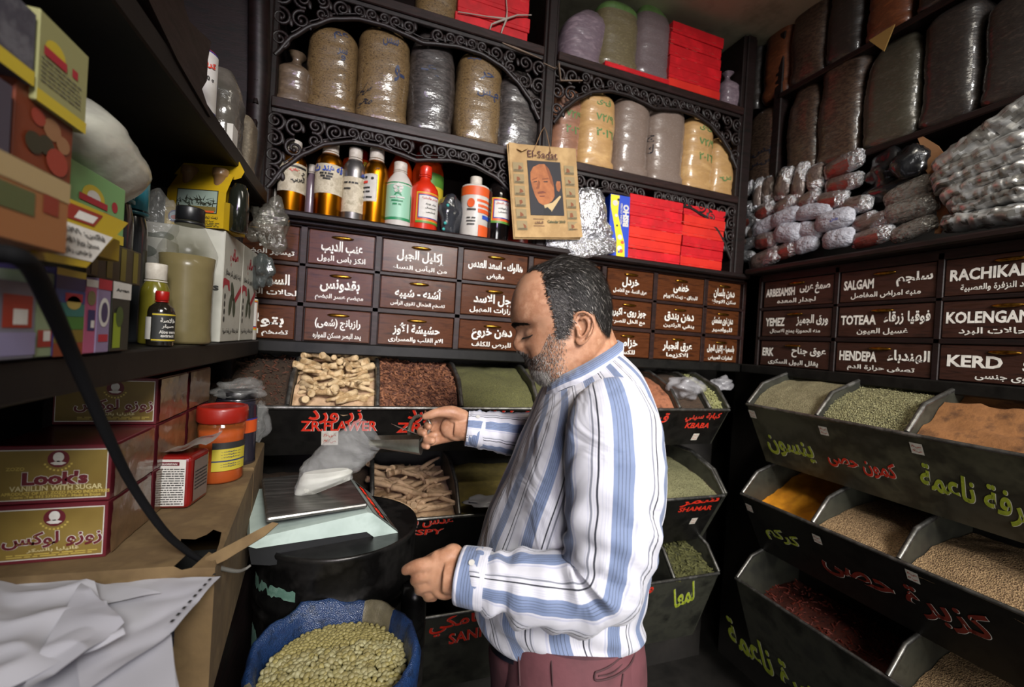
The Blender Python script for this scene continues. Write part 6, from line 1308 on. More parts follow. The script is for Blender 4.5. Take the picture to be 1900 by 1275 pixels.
g = G(); g.box((-.62, .38, .0), (-.275, .66, PT - .125), 0, .01); g.build('stool', wood, label='dark wooden stand under the paper pile', cat='stand')
cb = [(-40, 468, .29), (0, 470, .30), (35, 478, .31), (62, 502, .33), (95, 570, .37), (130, 650, .42), (165, 730, .46), (200, 810, .5), (245, 900, .555), (300, 980, .6), (340, 1018, .635), (380, 1043, .66), (412, 1055, .68), (440, 1060, .70), (455, 1056, .715), (465, 1049, .72)]
cs = thing('cable', 'thick black cable hanging down across the left side with a bare grey end', 'cable', dep(200, 810, .5))
def smooth_path(P, k):
    out = []
    for i in range(len(P) - 1):
        p0, p1, p2, p3 = P[max(i - 1, 0)], P[i], P[i + 1], P[min(i + 2, len(P) - 1)]
        for u in np.linspace(0, 1, k, endpoint=False): out.append(.5 * ((2 * p1) + (p2 - p0) * u + (2 * p0 - 5 * p1 + 4 * p2 - p3) * u * u + (3 * p1 - p0 - 3 * p2 + p3) * u ** 3))
    return out + [P[-1]]
pts = smooth_path([dep(*p) for p in cb], 5)
g = G(); k = len(pts) - 16; g.tube(pts[:k], [.0068 - .003 * min(1, max(0, (i - k * .35) / (k * .65))) for i in range(k)], 10); g.build('sheath', M('cable_black', '#0b0b0c', .75, spec=.15), cs)
g = G(); g.tube(pts[k - 1:], [.0036 - .0018 * i / 17 for i in range(len(pts[k - 1:]))], 8); g.build('bare_end', M('cable_grey', '#5a5852', .6), cs)
# ================================================================ the man
FWD = V(RW @ np.array((0, 0, 1.))); RT = V(RW @ np.array((1., 0, 0))); DNV = V(RW @ np.array((0, 1., 0)))
person = None
def catmull(rows, k):
    A = np.array(rows, float); n = len(rows); out = []
    for t in np.linspace(0, n - 1, k):
        i = min(int(t), n - 2); u = t - i; p0, p1, p2, p3 = A[max(i - 1, 0)], A[i], A[i + 1], A[min(i + 2, n - 1)]
        out.append(.5 * ((2 * p1) + (p2 - p0) * u + (2 * p0 - 5 * p1 + 4 * p2 - p3) * u * u + (3 * p1 - p0 - 3 * p2 + p3) * u ** 3))
    return np.array(out)
# ---------------------------------------------------------------- head: slices along the tilted head axis (units: picture pixels at depth HZ)
HZ = .84; PXM = HZ / FP; HO = (1047.0, 592.0)
UA = np.array((-.30, -.954)); FA = np.array((-.954, .30))
FRONT = [(1002, 712), (989, 700), (984, 690), (981, 683), (979.5, 678), (978, 672), (974.5, 664), (970, 658), (963, 653), (954.5, 648), (951, 641), (952.5, 632), (956, 622), (957.5, 613), (951, 603), (947.5, 594), (946.5, 580), (947.5, 564), (952, 545), (960, 526), (973, 509), (992, 494), (1018, 482), (1045, 478)]
BACK = [(1075, 700), (1090, 688), (1104, 672), (1116, 655), (1123, 640), (1126, 625), (1129, 608), (1131, 590), (1131, 572), (1128, 550), (1121, 530), (1112, 512), (1098, 497), (1082, 487), (1062, 480), (1050, 478)]
def uf(p): d = np.array(p) - np.array(HO); return d @ UA, d @ FA
fr = sorted(uf(p) for p in FRONT); bk_ = sorted(uf(p) for p in BACK)
FU, FF = np.array([a for a, b in fr]), np.array([b for a, b in fr]); BU, BF = np.array([a for a, b in bk_]), np.array([b for a, b in bk_])
WU = np.array([-125, -112, -95, -75, -50, -20, 10, 40, 70, 92, 105, 112.0]); WW = np.array([16, 34, 50, 59, 64, 66, 69, 72, 68, 54, 38, 20.0])
UMIN, UMAX = max(FU[0], -118), min(FU[-1], BU[-1]) - .3
LAT = -FWD                                                     # towards the camera: the man's left side
YAW = math.radians(-7)
def hpt(u, f, l):                                               # head coordinates (pixels) to the world
    f2 = f * math.cos(YAW) - l * math.sin(YAW) * 0; l2 = l - f * math.sin(-YAW) * .12
    q = np.array(HO) + UA * u + FA * f; c = dep(q[0], q[1], HZ); return c + LAT * (l2 * PXM)
gs = lambda x, s: math.exp(-.5 * (x / s) ** 2)
def head_surface(u, th):
    """th = 0 front, pi/2 the side seen, pi back"""
    ff = float(np.interp(u, FU, FF)); fb = float(np.interp(u, BU, BF)); w_ = float(np.interp(u, WU, WW))
    fc = fb + (ff - fb) * .46; c, s = math.cos(th), math.sin(th)
    e = 2 / 2.25
    A = (ff - fc) if c > 0 else (fc - fb)
    cc = math.copysign(abs(c) ** e, c); ss = math.copysign(abs(s) ** e, s)
    f = fc + A * cc; l = w_ * ss
    # pull the nose and lips into a narrow ridge
    if c > 0:
        nose = gs(u + 22, 12) * 19 + gs(u + 3, 13) * 9                   # pixels the nose stands out
        lat = abs(l); sig = 9.0 + 6.0 * gs(u + 27, 9)
        f -= nose * (1 - gs(lat, sig)) * min(1, c * 1.6)
        f += 5 * gs(lat - 13, 4.5) * gs(u + 29, 6)                      # nostril wing
        f -= 7 * gs(lat - 30, 12) * gs(u - 2, 9) * min(1, c * 2)        # eye socket
        f += 5.5 * gs(lat - 29, 8) * gs(u + 5, 6.5)                      # eyeball under the lid
        f -= 2.2 * gs(lat - 29, 9) * gs(u - 4, 1.8) - 0                 # lid fold
        f -= 1.8 * gs(lat - 29, 9) * gs(u + 11, 1.6)
        f += 3.6 * gs(lat - 26, 16) * gs(u - 14, 6)                         # brow
        f += 3.5 * gs(lat - 42, 12) * gs(u + 28, 14)                       # cheek
        f -= 2.6 * gs(lat - 22 - .25 * (-32 - u), 3.5) * gs(u + 45, 12)     # fold beside the nose
        f -= 2.5 * gs(lat, 20) * gs(u + 60, 1.6)                           # mouth
        f += 1.2 * gs(lat, 16) * (gs(u + 55, 3) + gs(u + 66, 3))
    return f, l
g = G(); NU, NT = 150, 150; rings = []
for i in range(NU + 1):
    u = UMIN + (UMAX - UMIN) * i / NU; rings.append([hpt(u, *head_surface(u, 2 * math.pi * j / NT)) for j in range(NT)])
g.loft(rings)
# ear
EU, EFc = uf((1069, 611)); 
def epx(x, y, l): 
    a, b = uf((x, y)); q = np.array((x, y)); c = dep(q[0], q[1], HZ); return c + LAT * (l * PXM)
EL = 66.0
helix = [(1056, 606, EL + 0), (1055.5, 597, EL + 3), (1058, 588.5, EL + 6), (1065, 585, EL + 9), (1074, 586, EL + 12), (1082, 592, EL + 14), (1086.5, 602, EL + 15), (1086, 614, EL + 14), (1082, 624, EL + 11), (1075, 633, EL + 8), (1068, 638, EL + 5), (1062, 637, EL + 3), (1059, 630, EL + 2)]
hp_ = smooth_path([epx(*p) for p in helix], 6); n = len(hp_)
g.tube(hp_, [.0029 + .0012 * gs(i / n - .85, .1) - .0006 * (i > n * .55) for i in range(n)], 10)
g.tube(smooth_path([epx(*p) for p in ((1064, 597, EL + 6), (1071, 594, EL + 9), (1077, 600, EL + 11), (1078, 611, EL + 10), (1074, 621, EL + 8), (1068, 627, EL + 6), (1063, 624, EL + 5))], 6), .0027, 8)   # antihelix
g.tube([epx(1060, 608, EL), epx(1060.5, 613, EL + 5), epx(1061.5, 620, EL + 5), epx(1061, 626, EL + 1)], [.0028, .0036, .0036, .003], 8)       # tragus
c_ = epx(1070, 611, EL - 1); g.blob(c_, (epx(1086, 605, EL + 8) - c_), (epx(1071, 588, EL + 3) - c_), LAT * .0045, n=24, k=10)
c_ = epx(1066, 633, EL + 2); g.blob(c_, RT * .0075, DNV * .0062, LAT * .0048, n=14, k=8)
# neck and the body inside the clothes
def ell(C, A, L_, n=48): return [C + A * math.cos(q) + L_ * math.sin(q) for q in (2 * math.pi * j / n for j in range(n))]
g.loft([ell(dep(x, y, z), RT * a * PXM + DNV * a * PXM * t, FWD * b) for x, y, z, a, t, b in ((1068, 585, .845, 52, -.3, .050), (1075, 620, .848, 56, -.35, .054), (1080, 650, .85, 60, -.45, .058), (1085, 680, .85, 66, -.5, .064), (1092, 712, .855, 74, -.5, .075), (1096, 740, .86, 84, -.4, .10))])
# TORSO rows: front px, front py, back px, back py, centre depth, half width, tilt of depth
TR_ = [(1010, 712, 1146, 652, .850, .066), (1001, 728, 1163, 668, .852, .105), (991, 752, 1180, 688, .854, .150), (978, 786, 1192, 718, .856, .182), (960, 828, 1209, 768, .858, .190), (940, 872, 1218, 826, .860, .186), (916, 922, 1222, 884, .860, .180),
       (897, 968, 1217, 942, .860, .172), (884, 1012, 1205, 1000, .858, .165), (878, 1052, 1195, 1050, .856, .160), (880, 1092, 1187, 1092, .855, .157), (892, 1132, 1183, 1122, .855, .156), (910, 1164, 1182, 1148, .855, .158), (926, 1178, 1174, 1156, .855, .146)]
TRI = catmull(TR_, 90)
def torso_pt(r, q, off=0.0, low=0.0):
    fx_, fy_, bx_, by_, zc, hw = r; F = dep(fx_, fy_, zc + .022); B = dep(bx_, by_, zc - .022); C = (F + B) / 2; A = (F - B) / 2
    c, s = math.cos(q), math.sin(q); e = .86; p = C + A * math.copysign(abs(c) ** e, c) + LAT * (hw * math.copysign(abs(s) ** e, s)) + Z * (low * max(0, s))
    return p + (p - C).normalized() * off
low_f = lambda i, k: .046 * max(0, (i / k - .72) / .28)
gi = [[torso_pt(r, 2 * math.pi * j / 48, -.02) for j in range(48)] for r in TRI[8::6]]
g.loft(gi)
# arms
def limb(path, rad, k=5, n=18): P = smooth_path([dep(*p) for p in path], k); R = np.interp(np.linspace(0, len(rad) - 1, len(P)), range(len(rad)), rad); g.tube(P, list(R), n)
NEAR = [(1128, 742, .735), (1138, 790, .700), (1140, 860, .680), (1137, 940, .668), (1133, 1010, .662), (1120, 1068, .660), (1080, 1094, .662), (1020, 1092, .668), (955, 1083, .676), (905, 1076, .682), (862, 1069, .688)]
NR = [.058, .074, .076, .072, .069, .066, .060, .056, .050, .044, .0405]
limb(NEAR, [q * .72 for q in NR[:8]] + [.038, .034, .031]); limb([(870, 1070, .687), (850, 1066, .690), (828, 1063, .692)], [.030, .031, .030])
FAR = [(1075, 742, 1.01), (1040, 790, 1.03), (1000, 806, 1.02), (960, 806, 1.0), (920, 801, .985), (885, 797, .975), (866, 795, .972)]
FRr = [.06, .062, .055, .048, .044, .041, .039]
limb(FAR, [q * .7 for q in FRr[:5]] + [.029, .0275]); limb([(885, 797, .975), (866, 795, .972), (845, 793, .972)], [.029, .0285, .026])
# right hand holding the scoop handle (palm seen)
def mit(px, py, z, a, b, t, rot=0, n=22):
    c = dep(px, py, z); ca, sa = math.cos(rot), math.sin(rot); g.blob(c, (RT * ca + DNV * sa) * a, (DNV * ca - RT * sa) * b, FWD * t, n=n, k=14)
mit(845, 794, .972, .034, .030, .0165, .05); mit(848, 777, .966, .022, .0135, .015, .2); mit(846, 808, .968, .022, .013, .014, .1)
def fing(path, rad): P = smooth_path([dep(*p) for p in path], 4); g.tube(P, list(np.interp(np.linspace(0, len(rad) - 1, len(P)), range(len(rad)), rad)), 12); g.blob(P[-1], RT * rad[-1], DNV * rad[-1], FWD * rad[-1], n=12, k=8); g.blob(P[0], RT * rad[0], DNV * rad[0], FWD * rad[0], n=12, k=8)
fing([(858, 774, .968), (838, 765, .956), (813, 765.5, .948), (799, 770, .946), (789, 773, .947)], [.0175, .0150, .0108, .0098, .0080])
fing([(840, 780, .982), (815, 781, .996), (799, 784, .99), (793, 789, .97), (796, 792, .958)], [.0115, .0102, .0094, .0088, .0076])
fing([(836, 791, .982), (808, 793, .996), (788, 796, .99), (780, 801, .972), (787, 804, .958)], [.0115, .0102, .0094, .0088, .0076])
fing([(836, 801, .978), (814, 806, .985), (798, 811, .975), (792, 817, .958), (802, 818, .948)], [.0118, .0104, .0098, .0094, .0084])
fing([(840, 811, .974), (816, 817, .982), (797, 822, .976), (787, 826, .962), (793, 829, .952)], [.0105, .0092, .0086, .0080, .0070])
# left hand, loosely closed, seen from its back
mit(829, 1062, .692, .033, .039, .018, .15); mit(838, 1030, .700, .020, .017, .016, -.5); mit(822, 1092, .694, .022, .016, .016, .35); mit(808, 1060, .692, .016, .034, .016, .1)
fing([(806, 1046, .690), (780, 1049, .689), (765, 1053, .693), (753, 1058, .700)], [.0125, .0110, .0098, .0082])
fing([(803, 1064, .688), (780, 1070, .690), (771, 1077, .702), (782, 1080, .718)], [.0122, .0106, .0094, .0082])
fing([(806, 1080, .690), (786, 1088, .693), (779, 1094, .706), (791, 1096, .720)], [.0118, .0102, .0092, .0080])
fing([(814, 1094, .694), (799, 1102, .698), (794, 1107, .710), (805, 1108, .722)], [.0105, .0092, .0084, .0074])
fing([(840, 1026, .706), (815, 1033, .716), (796, 1041, .722), (784, 1045, .724)], [.0135, .0118, .0100, .0082])
# hips and legs inside the trousers
HIP = [(914, 1158, 1180, 1150, .855, .150), (911, 1200, 1183, 1205, .855, .160), (914, 1275, 1184, 1275, .86, .165)]
def legs(G_, scale, z0=.07):
    hc = dep(1048, 1235, .86); 
    for sgn in (-1, 1):
        P = [hc + LAT * (sgn * .055) + Z * .12, hc + LAT * (sgn * .07) + Z * .0, V((hc.x, hc.y, .62)) + LAT * (sgn * .08), V((hc.x + .01, hc.y, .42)) + LAT * (sgn * .085), V((hc.x + .015, hc.y, .2)) + LAT * (sgn * .09), V((hc.x + .015, hc.y, z0)) + LAT * (sgn * .09)]
        G_.tube(smooth_path(P, 4), list(np.interp(np.linspace(0, 5, 21), range(6), [q * scale for q in (.12, .125, .1, .085, .078, .075)])), 28, up=RT)
    return hc
hc = legs(g, .78)
for sgn in (-1, 1):
    c = V((hc.x + .015, hc.y, .05)) + LAT * (sgn * .09); g.blob(c - RT * .06, RT * .13, LAT * .042, Z * .045, n=18, k=10)
tmp = g.build('person_shells', [M('skin', '#a0755a', .5, col2=['#a87d62', '#94684e', '#b1876b'], vs=16, detail=6, bump=.12, bs=420, sss=.12, bd=.001, spec=.4)])
rm = tmp.modifiers.new('join', 'REMESH'); rm.mode = 'VOXEL'; rm.voxel_size = .0021
dg = bpy.context.evaluated_depsgraph_get(); me = bpy.data.meshes.new_from_object(tmp.evaluated_get(dg))
bm = bmesh.new(); bm.from_mesh(me)
for _ in range(3): bmesh.ops.smooth_vert(bm, verts=bm.verts[:], factor=.5, use_axis_x=True, use_axis_y=True, use_axis_z=True)
bm.to_mesh(me); bm.free()
me.materials.clear(); me.materials.append(_MC['skin'])
for p in me.polygons: p.use_smooth = True
bpy.data.objects.remove(tmp); me.name = 'person'
person = bpy.data.objects.new('person', me); COL.objects.link(person)
tag(person, 'stout bearded man in a striped shirt looking down, holding a scoop at the scale', 'person')
# ---------------------------------------------------------------- shirt
def ramp_mat(name, stops, period=.078, rough=.75):
    m = bpy.data.materials.new(name); m.use_nodes = True; nt = m.node_tree; N, L = nt.nodes, nt.links; p = N['Principled BSDF']; p.inputs['Roughness'].default_value = rough
    p.inputs['Sheen Weight'].default_value = .15
    uv = N.new('ShaderNodeUVMap'); sp = N.new('ShaderNodeSeparateXYZ'); dv = N.new('ShaderNodeMath'); dv.operation = 'DIVIDE'; dv.inputs[1].default_value = period; fr_ = N.new('ShaderNodeMath'); fr_.operation = 'FRACT'
    cr = N.new('ShaderNodeValToRGB'); cr.color_ramp.interpolation = 'CONSTANT'; E = cr.color_ramp.elements
    E[0].position = stops[0][0]; E[0].color = (*lin(stops[0][1]), 1); E[1].position = stops[1][0]; E[1].color = (*lin(stops[1][1]), 1)
    for q, c in stops[2:]: e = E.new(q); e.color = (*lin(c), 1)
    L.new(uv.outputs[0], sp.inputs[0]); L.new(sp.outputs[0], dv.inputs[0]); L.new(dv.outputs[0], fr_.inputs[0]); L.new(fr_.outputs[0], cr.inputs[0]); L.new(cr.outputs[0], p.inputs['Base Color'])
    tc = N.new('ShaderNodeTexCoord'); nz = N.new('ShaderNodeTexNoise'); nz.inputs['Scale'].default_value = 11; nz.inputs['Detail'].default_value = 2.5; nz.inputs['Distortion'].default_value = 1.1; b = N.new('ShaderNodeBump'); b.inputs['Strength'].default_value = .55; b.inputs['Distance'].default_value = .022
    L.new(tc.outputs['Object'], nz.inputs[0]); L.new(nz.outputs[0], b.inputs['Height']); L.new(b.outputs[0], p.inputs['Normal']); return m
WH, BLU, NAV, GRY, PAL, THN = '#b6b5bc', '#64718e', '#1a1c28', '#6c6e78', '#a3a4b4', '#434c5e'
ST = [(0, NAV), (.03, WH), (.06, PAL), (.068, WH), (.10, GRY), (.135, WH), (.16, PAL), (.168, WH), (.40, PAL), (.44, WH), (.47, BLU), (.545, THN), (.555, BLU), (.60, THN), (.61, BLU), (.655, THN), (.665, BLU), (.71, THN), (.72, BLU), (.79, WH), (.84, PAL), (.848, WH), (.88, PAL), (.888, WH), (.93, PAL), (.938, WH)]
shirtm = ramp_mat('striped_cotton', ST)
def crease(p, amp=1.0):
    return (mnoise.noise(V((p.x * 7 + p.z * 5, p.y * 7, p.z * 4))) * .006 + mnoise.noise(V((p.x * 18 + p.z * 13, p.y * 16, p.z * 9 - p.x * 7))) * .0035) * amp
g = G(); NJ = 112; K = len(TRI) - 1; rings = []
for i, r in enumerate(TRI):
    ring = []
    for j in range(NJ):
        q = 2 * math.pi * j / NJ; p = torso_pt(r, q, 0, low_f(i, K)); d = p - dep((r[0] + r[2]) / 2, (r[1] + r[3]) / 2, r[4]); d.normalize()
        a = crease(p) * min(1, i / 12)
        # folds fanning from the arm pit to the belly, seen side
        if math.sin(q) > 0:
            v = i / K; fold = math.sin(14 * v + 5.0 * math.cos(q) + 2 * mnoise.noise(p * 4)); a += .011 * fold * gs(v - .48, .18) * gs(math.cos(q) - .35, .4)
            fold2 = math.sin(30 * v + 9 * math.cos(q)); a += .004 * fold2 * gs(v - .86, .1)
        ring.append(p + d * a)
    rings.append(ring)
rr_ = [max(.11, min(.16, .11 + .05 * i / 30)) for i in range(K + 1)]
g.loft(rings, cap=False, uvf=lambda i, j: (j / NJ * 2 * math.pi * .1612 + .037, i * .01))
def sleeve(path, rad, k, u0, flat=None, seed=0, cren=1.0):
    P = smooth_path([dep(*p) for p in path], k); n = 56; R = np.interp(np.linspace(0, len(rad) - 1, len(P)), range(len(rad)), rad); rgs = []
    for i, c in enumerate(P):
        t = (P[min(i + 1, len(P) - 1)] - P[max(i - 1, 0)]).normalized(); a = LAT - t * LAT.dot(t); a.normalize(); b = t.cross(a); ring = []
        for j in range(n):
            q = 2 * math.pi * j / n; d = a * math.cos(q) + b * math.sin(q); p = c + d * R[i]
            ph = i / len(P)
            f = crease(p, 1.15 * cren) + .0085 * cren * math.sin(ph * 60 + 2.2 * math.sin(q * 2 + seed) + seed) * (.25 + gs(ph - .5, .13) * 1.1 + .8 * gs(ph - .82, .1)) * mnoise.noise(V((ph * 7, math.cos(q), math.sin(q) + seed)))*1.8
            ring.append(p + d * f)
        rgs.append(ring)
    g.loft(rgs, cap=False, uvf=lambda i, j: (j / n * .078 * 5 + u0, i * .01)); return P, R
Pn, Rn = sleeve(NEAR, NR, 8, .046, seed=1)
Pf, Rf = sleeve(FAR, FRr, 8, .02, seed=4, cren=.45)
g.build('shirt', shirtm, person)
def cuff(name, a, b, r0, r1, seed):
    g = G(); t = (b - a); L_ = t.length; t.normalize(); x_ = (LAT - t * LAT.dot(t)).normalized(); y_ = t.cross(x_); n = 44; rg = []
    for s, rr in ((0, r0), (.15, r0 + .001), (.5, (r0 + r1) / 2 + .0012), (.92, r1 + .001), (1, r1), (1, r1 - .0025), (.8, r1 - .004)):
        rg.append([a + t * (L_ * s) + (x_ * math.cos(q) + y_ * math.sin(q)) * (rr * (1 + .02 * math.sin(3 * q + seed))) for q in (2 * math.pi * j / n for j in range(n))])
    sv = [0, .15, .5, .92, 1, 1, .95]
    g.loft(rg, cap=False, uvf=lambda i, j: (.031 + .044 * (1 - sv[min(i, 6)]) * 1.0 + .0, 0)); o = g.build(name, shirtm, person); 
    g = G(); g.disc(a + t * L_ * .5 + (x_ * .6 + y_ * .8).normalized() * (r0 + .0025), t, (x_ * -.8 + y_ * .6), .0048, m=0, n=12); b_ = g.build('button', M('button', '#b3b0aa', .35), o); return o
cuff('cuff', dep(906, 1076, .682), dep(853, 1067, .689), .0445, .0425, 1)
cuff('cuff', dep(897, 799, .977), dep(866, 795, .972), .0405, .0375, 2)
# collar
CC = dep(1078, 668, .85); CA = (dep(1010, 706, .85) - dep(1146, 632, .85)) / 2
g = G(); n = 60; top, bot, ttop = [], [], []
for i in range(n + 1):
    ph = math.radians(22) + math.radians(316) * i / n; c, s = math.cos(ph), math.sin(ph); d = CA * c + LAT * (.078 * s)
    tipness = max(0, (abs(i / n - .5) - .36) / .14); near_ = max(0, s)
    top.append(CC + d); ttop.append(CC + d * .96 - Z * .004)
    bot.append(CC + d * (1.13 + .03 * tipness) + DNV * (.020 + .020 * min(1, 2.2 * (1 - abs(c + .8) / 1.8)) * (c > -.9) * .9 + .016 * tipness ** 1.5) + RT * (.010 * tipness) + LAT * .004 * near_)
mid = [a * .45 + b * .55 + (a - CC).normalized() * .005 for a, b in zip(top, bot)]
g.loft([ttop, top, mid, bot, [p - (p - CC).normalized() * .002 for p in bot]], cap=False, open_u=True, uvf=lambda i, j: ((.034, .038, .064, .091, .093)[min(i, 4)], 0))
inner = [CC + (p - CC) * .94 + DNV * .02 for p in top]; g.loft([inner, ttop], cap=False, open_u=True, uvf=lambda i, j: (.05, 0))
g.build('collar', shirtm, person)
g = G()
for px, py in ((999, 746), (985, 792), (966, 838)): g.disc(dep(px, py, .83) - FWD * .012, RT, DNV, .0055, m=0, n=12)
# ---------------------------------------------------------------- trousers, belt
trm = M('maroon_cotton', '#573034', .8, col2=['#5f353a', '#4d2a2e'], vs=7, bump=.2, bs=60); seamm = M('seam_thread', '#3c2124', .8)
g = G(); HR = catmull([(918, 1146, 1176, 1136, .855, .140), (911, 1172, 1181, 1165, .855, .150), (909, 1205, 1185, 1200, .856, .158), (911, 1240, 1187, 1235, .858, .162), (914, 1290, 1184, 1285, .86, .162), (925, 1360, 1170, 1350, .86, .15)], 26)
rg = []
for i, r in enumerate(HR):
    ring = []
    for j in range(72):
        q = 2 * math.pi * j / 72; p = torso_pt(r, q, 0, .042 * (1 - i / 25)); ring.append(p + LAT * 0 + (p - dep((r[0] + r[2]) / 2, (r[1] + r[3]) / 2, r[4])).normalized() * crease(p, .6))
    rg.append(ring)
g.loft(rg); legs(g, 1.0, .045); tro = g.build('trousers', trm, person)
def near_skin(px, py, z0=.60, z1=.86):     # first trouser point along a picture ray
    best = None; o = V(CAM); d = V(ray(px, py)).normalized(); ok, loc, nrm, idx = tro.ray_cast(o, d); return (loc + nrm * .0016, nrm) if ok else (dep(px, py, .7), LAT)
def seam(pts, r, name='seam', m=seamm):
    P = [near_skin(*p)[0] for p in pts]; g.tube(smooth_path(P, 6), r, 6)
bpy.context.view_layer.update()
g = G(); seam([(1022, 1195), (1024, 1230), (1026, 1273)], .0012); g.build('stitching', seamm, tro)
g = G(); seam([(962, 1185), (964, 1220), (966, 1272)], .0016); g.build('stitching', seamm, tro)
g = G(); seam([(1140, 1160), (1150, 1195), (1152, 1222)], .0011); g.build('stitching', seamm, tro)
g = G(); seam([(1104, 1247), (1130, 1236), (1160, 1213), (1178, 1196)], .0016); g.build('stitching', seamm, tro)
g = G(); seam([(1104, 1247), (1106, 1262), (1140, 1254), (1168, 1232), (1180, 1208)], .0016); g.build('stitching', seamm, tro)
g = G(); seam([(1110, 1254), (1140, 1245), (1178, 1204)], .001); g.build('stitching', seamm, tro)
g = G(); seam([(1155, 1250), (1152, 1273)], .0014); g.build('stitching', seamm, tro)
g = G(); P = [near_skin(1100, y) for y in (1172, 1180, 1190, 1196)]; rows = [[p + n_ * .003 + RT * s for s in (-.005, .005)] for p, n_ in P]; g.loft(rows, cap=False, open_u=True); g.build('belt_loop', trm, tro)
g = G(); rg = []
for r in catmull([(913, 1150, 1178, 1138, .855, .1475), (910, 1178, 1182, 1166, .855, .156)], 4):
    rg.append([torso_pt(r, q, .004, .042) for q in np.linspace(-1.3, 1.0, 40)])
g.loft(rg, cap=False, open_u=True); g.build('belt', M('black_leather', '#121113', .35, coat=.2), person)
for sgn in (-1, 1):
    c = V((hc.x + .015, hc.y, .04)) + LAT * (sgn * .09); g = G(); g.blob(c - RT * .06 + Z * .012, RT * .145, LAT * .052, Z * .052, n=20, k=12); g.build('shoe', M('shoe_leather', '#1a1614', .4), person)
# shirt buttons
g = G()
def on_shirt(px, py, o=.002):
    d = V(ray(px, py)).normalized()
    for ob in person.children:
        if ob.name.startswith('shirt'):
            ok, loc, nrm, idx = ob.ray_cast(V(CAM), d)
            if ok: return loc + nrm * o, nrm
    return None, None
for px, py in ((1002, 749),):
    L_, nr = on_shirt(px, py)
    if L_ is not None: a = nr.orthogonal().normalized(); g.disc(L_, a, nr.cross(a), .0055, n=14)
if g.v: g.build('button', _MC['button'], person)
# ---------------------------------------------------------------- hair, beard, brows
hd = [M('hair_dark', '#15120f', .6, spec=.25), M('hair_grey', '#4a4541', .55, spec=.3), M('hair_light', '#8d8781', .5), M('beard_grey', '#6b6661', .5), M('beard_white', '#aaa59e', .5)]
def strand(g, p, d, nrm, L_, w_, m, bend=.3):
    s = d.cross(nrm).normalized() * w_; q1 = p + d * L_ * .5 + nrm * L_ * .10; q2 = p + d * L_ + nrm * L_ * .08 * bend
    g.add([p - s, p + s, q1 + s * .8, q1 - s * .8, q2 + s * .15, q2 - s * .15], [(0, 1, 2, 3), (3, 2, 4, 5)], m)
def hsurf(u, th, off=0):
    f, l = head_surface(u, th); p = hpt(u, f, l); a = hpt(u + 1, *head_surface(u + 1, th)); b = hpt(u, *head_surface(u, th + .02)); n_ = (a - p).cross(b - p); n_.normalize()
    c = hpt(u, 0, 0)
    if n_.dot(p - c) < 0: n_ = -n_
    return p + n_ * off, n_, f, l
def in_hair(u, f, l):
    x, y = HO[0] + UA[0] * u + FA[0] * f, HO[1] + UA[1] * u + FA[1] * f; al = abs(l)
    line = float(np.interp(y, [470, 490, 505, 516, 540, 572, 597, 625], [985, 976, 985, 1001, 1004, 1012, 1020, 1024]))
    if al < 38: line = min(line, float(np.interp(y, [470, 495, 508, 520], [960, 968, 976, 990])))  # forelock along the top
    if x < line + 3 * math.sin(y * 1.7): return False
    lowb = float(np.interp(x, [1015, 1040, 1052, 1056, 1090, 1096, 1104, 1118, 1140], [630, 630, 606, 582, 584, 598, 612, 622, 626]))
    if al > 25 and y > lowb: return False
    if al <= 25 and y > 622: return False
    return True
r = random.Random(21); g = G(); dirb = -V(RT) * -1
BKD = RT; cnt = 0
while cnt < 15000:
    u = r.uniform(-60, UMAX); th = r.uniform(-math.pi * .98, math.pi * .98)
    if th < -.4 and r.random() < .55: continue
    p, n_, f, l = hsurf(u, th)
    if not in_hair(u, f, l): continue
    x, y = HO[0] + UA[0] * u + FA[0] * f, HO[1] + UA[1] * u + FA[1] * f; cnt += 1
    back = RT * (.75 if x < 1075 else .35) + DNV * (float(np.interp(x, [970, 1010, 1060, 1120], [-.55, .1, .75, 1.2]))) + LAT * (.2 * (1 if l > 0 else -1)) + V((r.gauss(0, .22), r.gauss(0, .22), r.gauss(0, .22)))
    if y < 500: back += RT * .5
    d = (back - n_ * back.dot(n_)); d = d.normalized() + n_ * r.uniform(.12, .5); d.normalize()
    gray = .10 + .5 * gs(x - 1022, 14) * (y > 560) + .25 * (x < 985)
    m = 0 if r.random() > gray else (1 if r.random() < .6 else 2)
    L0 = .013 if y < 545 else (.010 if x > 1040 else .006)
    strand(g, p + n_ * .0008, d, n_, L0 * r.uniform(.7, 1.3), .00036, m)
g.build('hair', hd, person)
# scalp under the hair
g = G(); NU2, NT2 = 110, 130; fl = {}; vs = []; fs = []
ok = {}
for i in range(NU2 + 1):
    u = -60 + (UMAX + 60) * i / NU2
    for j in range(NT2):
        th = 2 * math.pi * j / NT2; p, n_, f, l = hsurf(u, th if th < math.pi else th - 2 * math.pi, .0026); ok[(i, j)] = in_hair(u, f, l); vs.append(p)
for i in range(NU2):
    for j in range(NT2):
        j2 = (j + 1) % NT2
        if ok[(i, j)] and ok[(i, j2)] and ok[(i + 1, j)] and ok[(i + 1, j2)]: fs.append((i * NT2 + j, i * NT2 + j2, (i + 1) * NT2 + j2, (i + 1) * NT2 + j))
g.add(vs, fs, 0, True); top_i = NU2 * NT2; g.add([vs[top_i + j] for j in range(NT2)], [tuple(range(NT2))], 0)
g.build('hair_base', M('scalp_hair', '#1e1a18', .6, col2=['#272220', '#151211'], vs=160, bump=.8, bs=240, bd=.004), person)
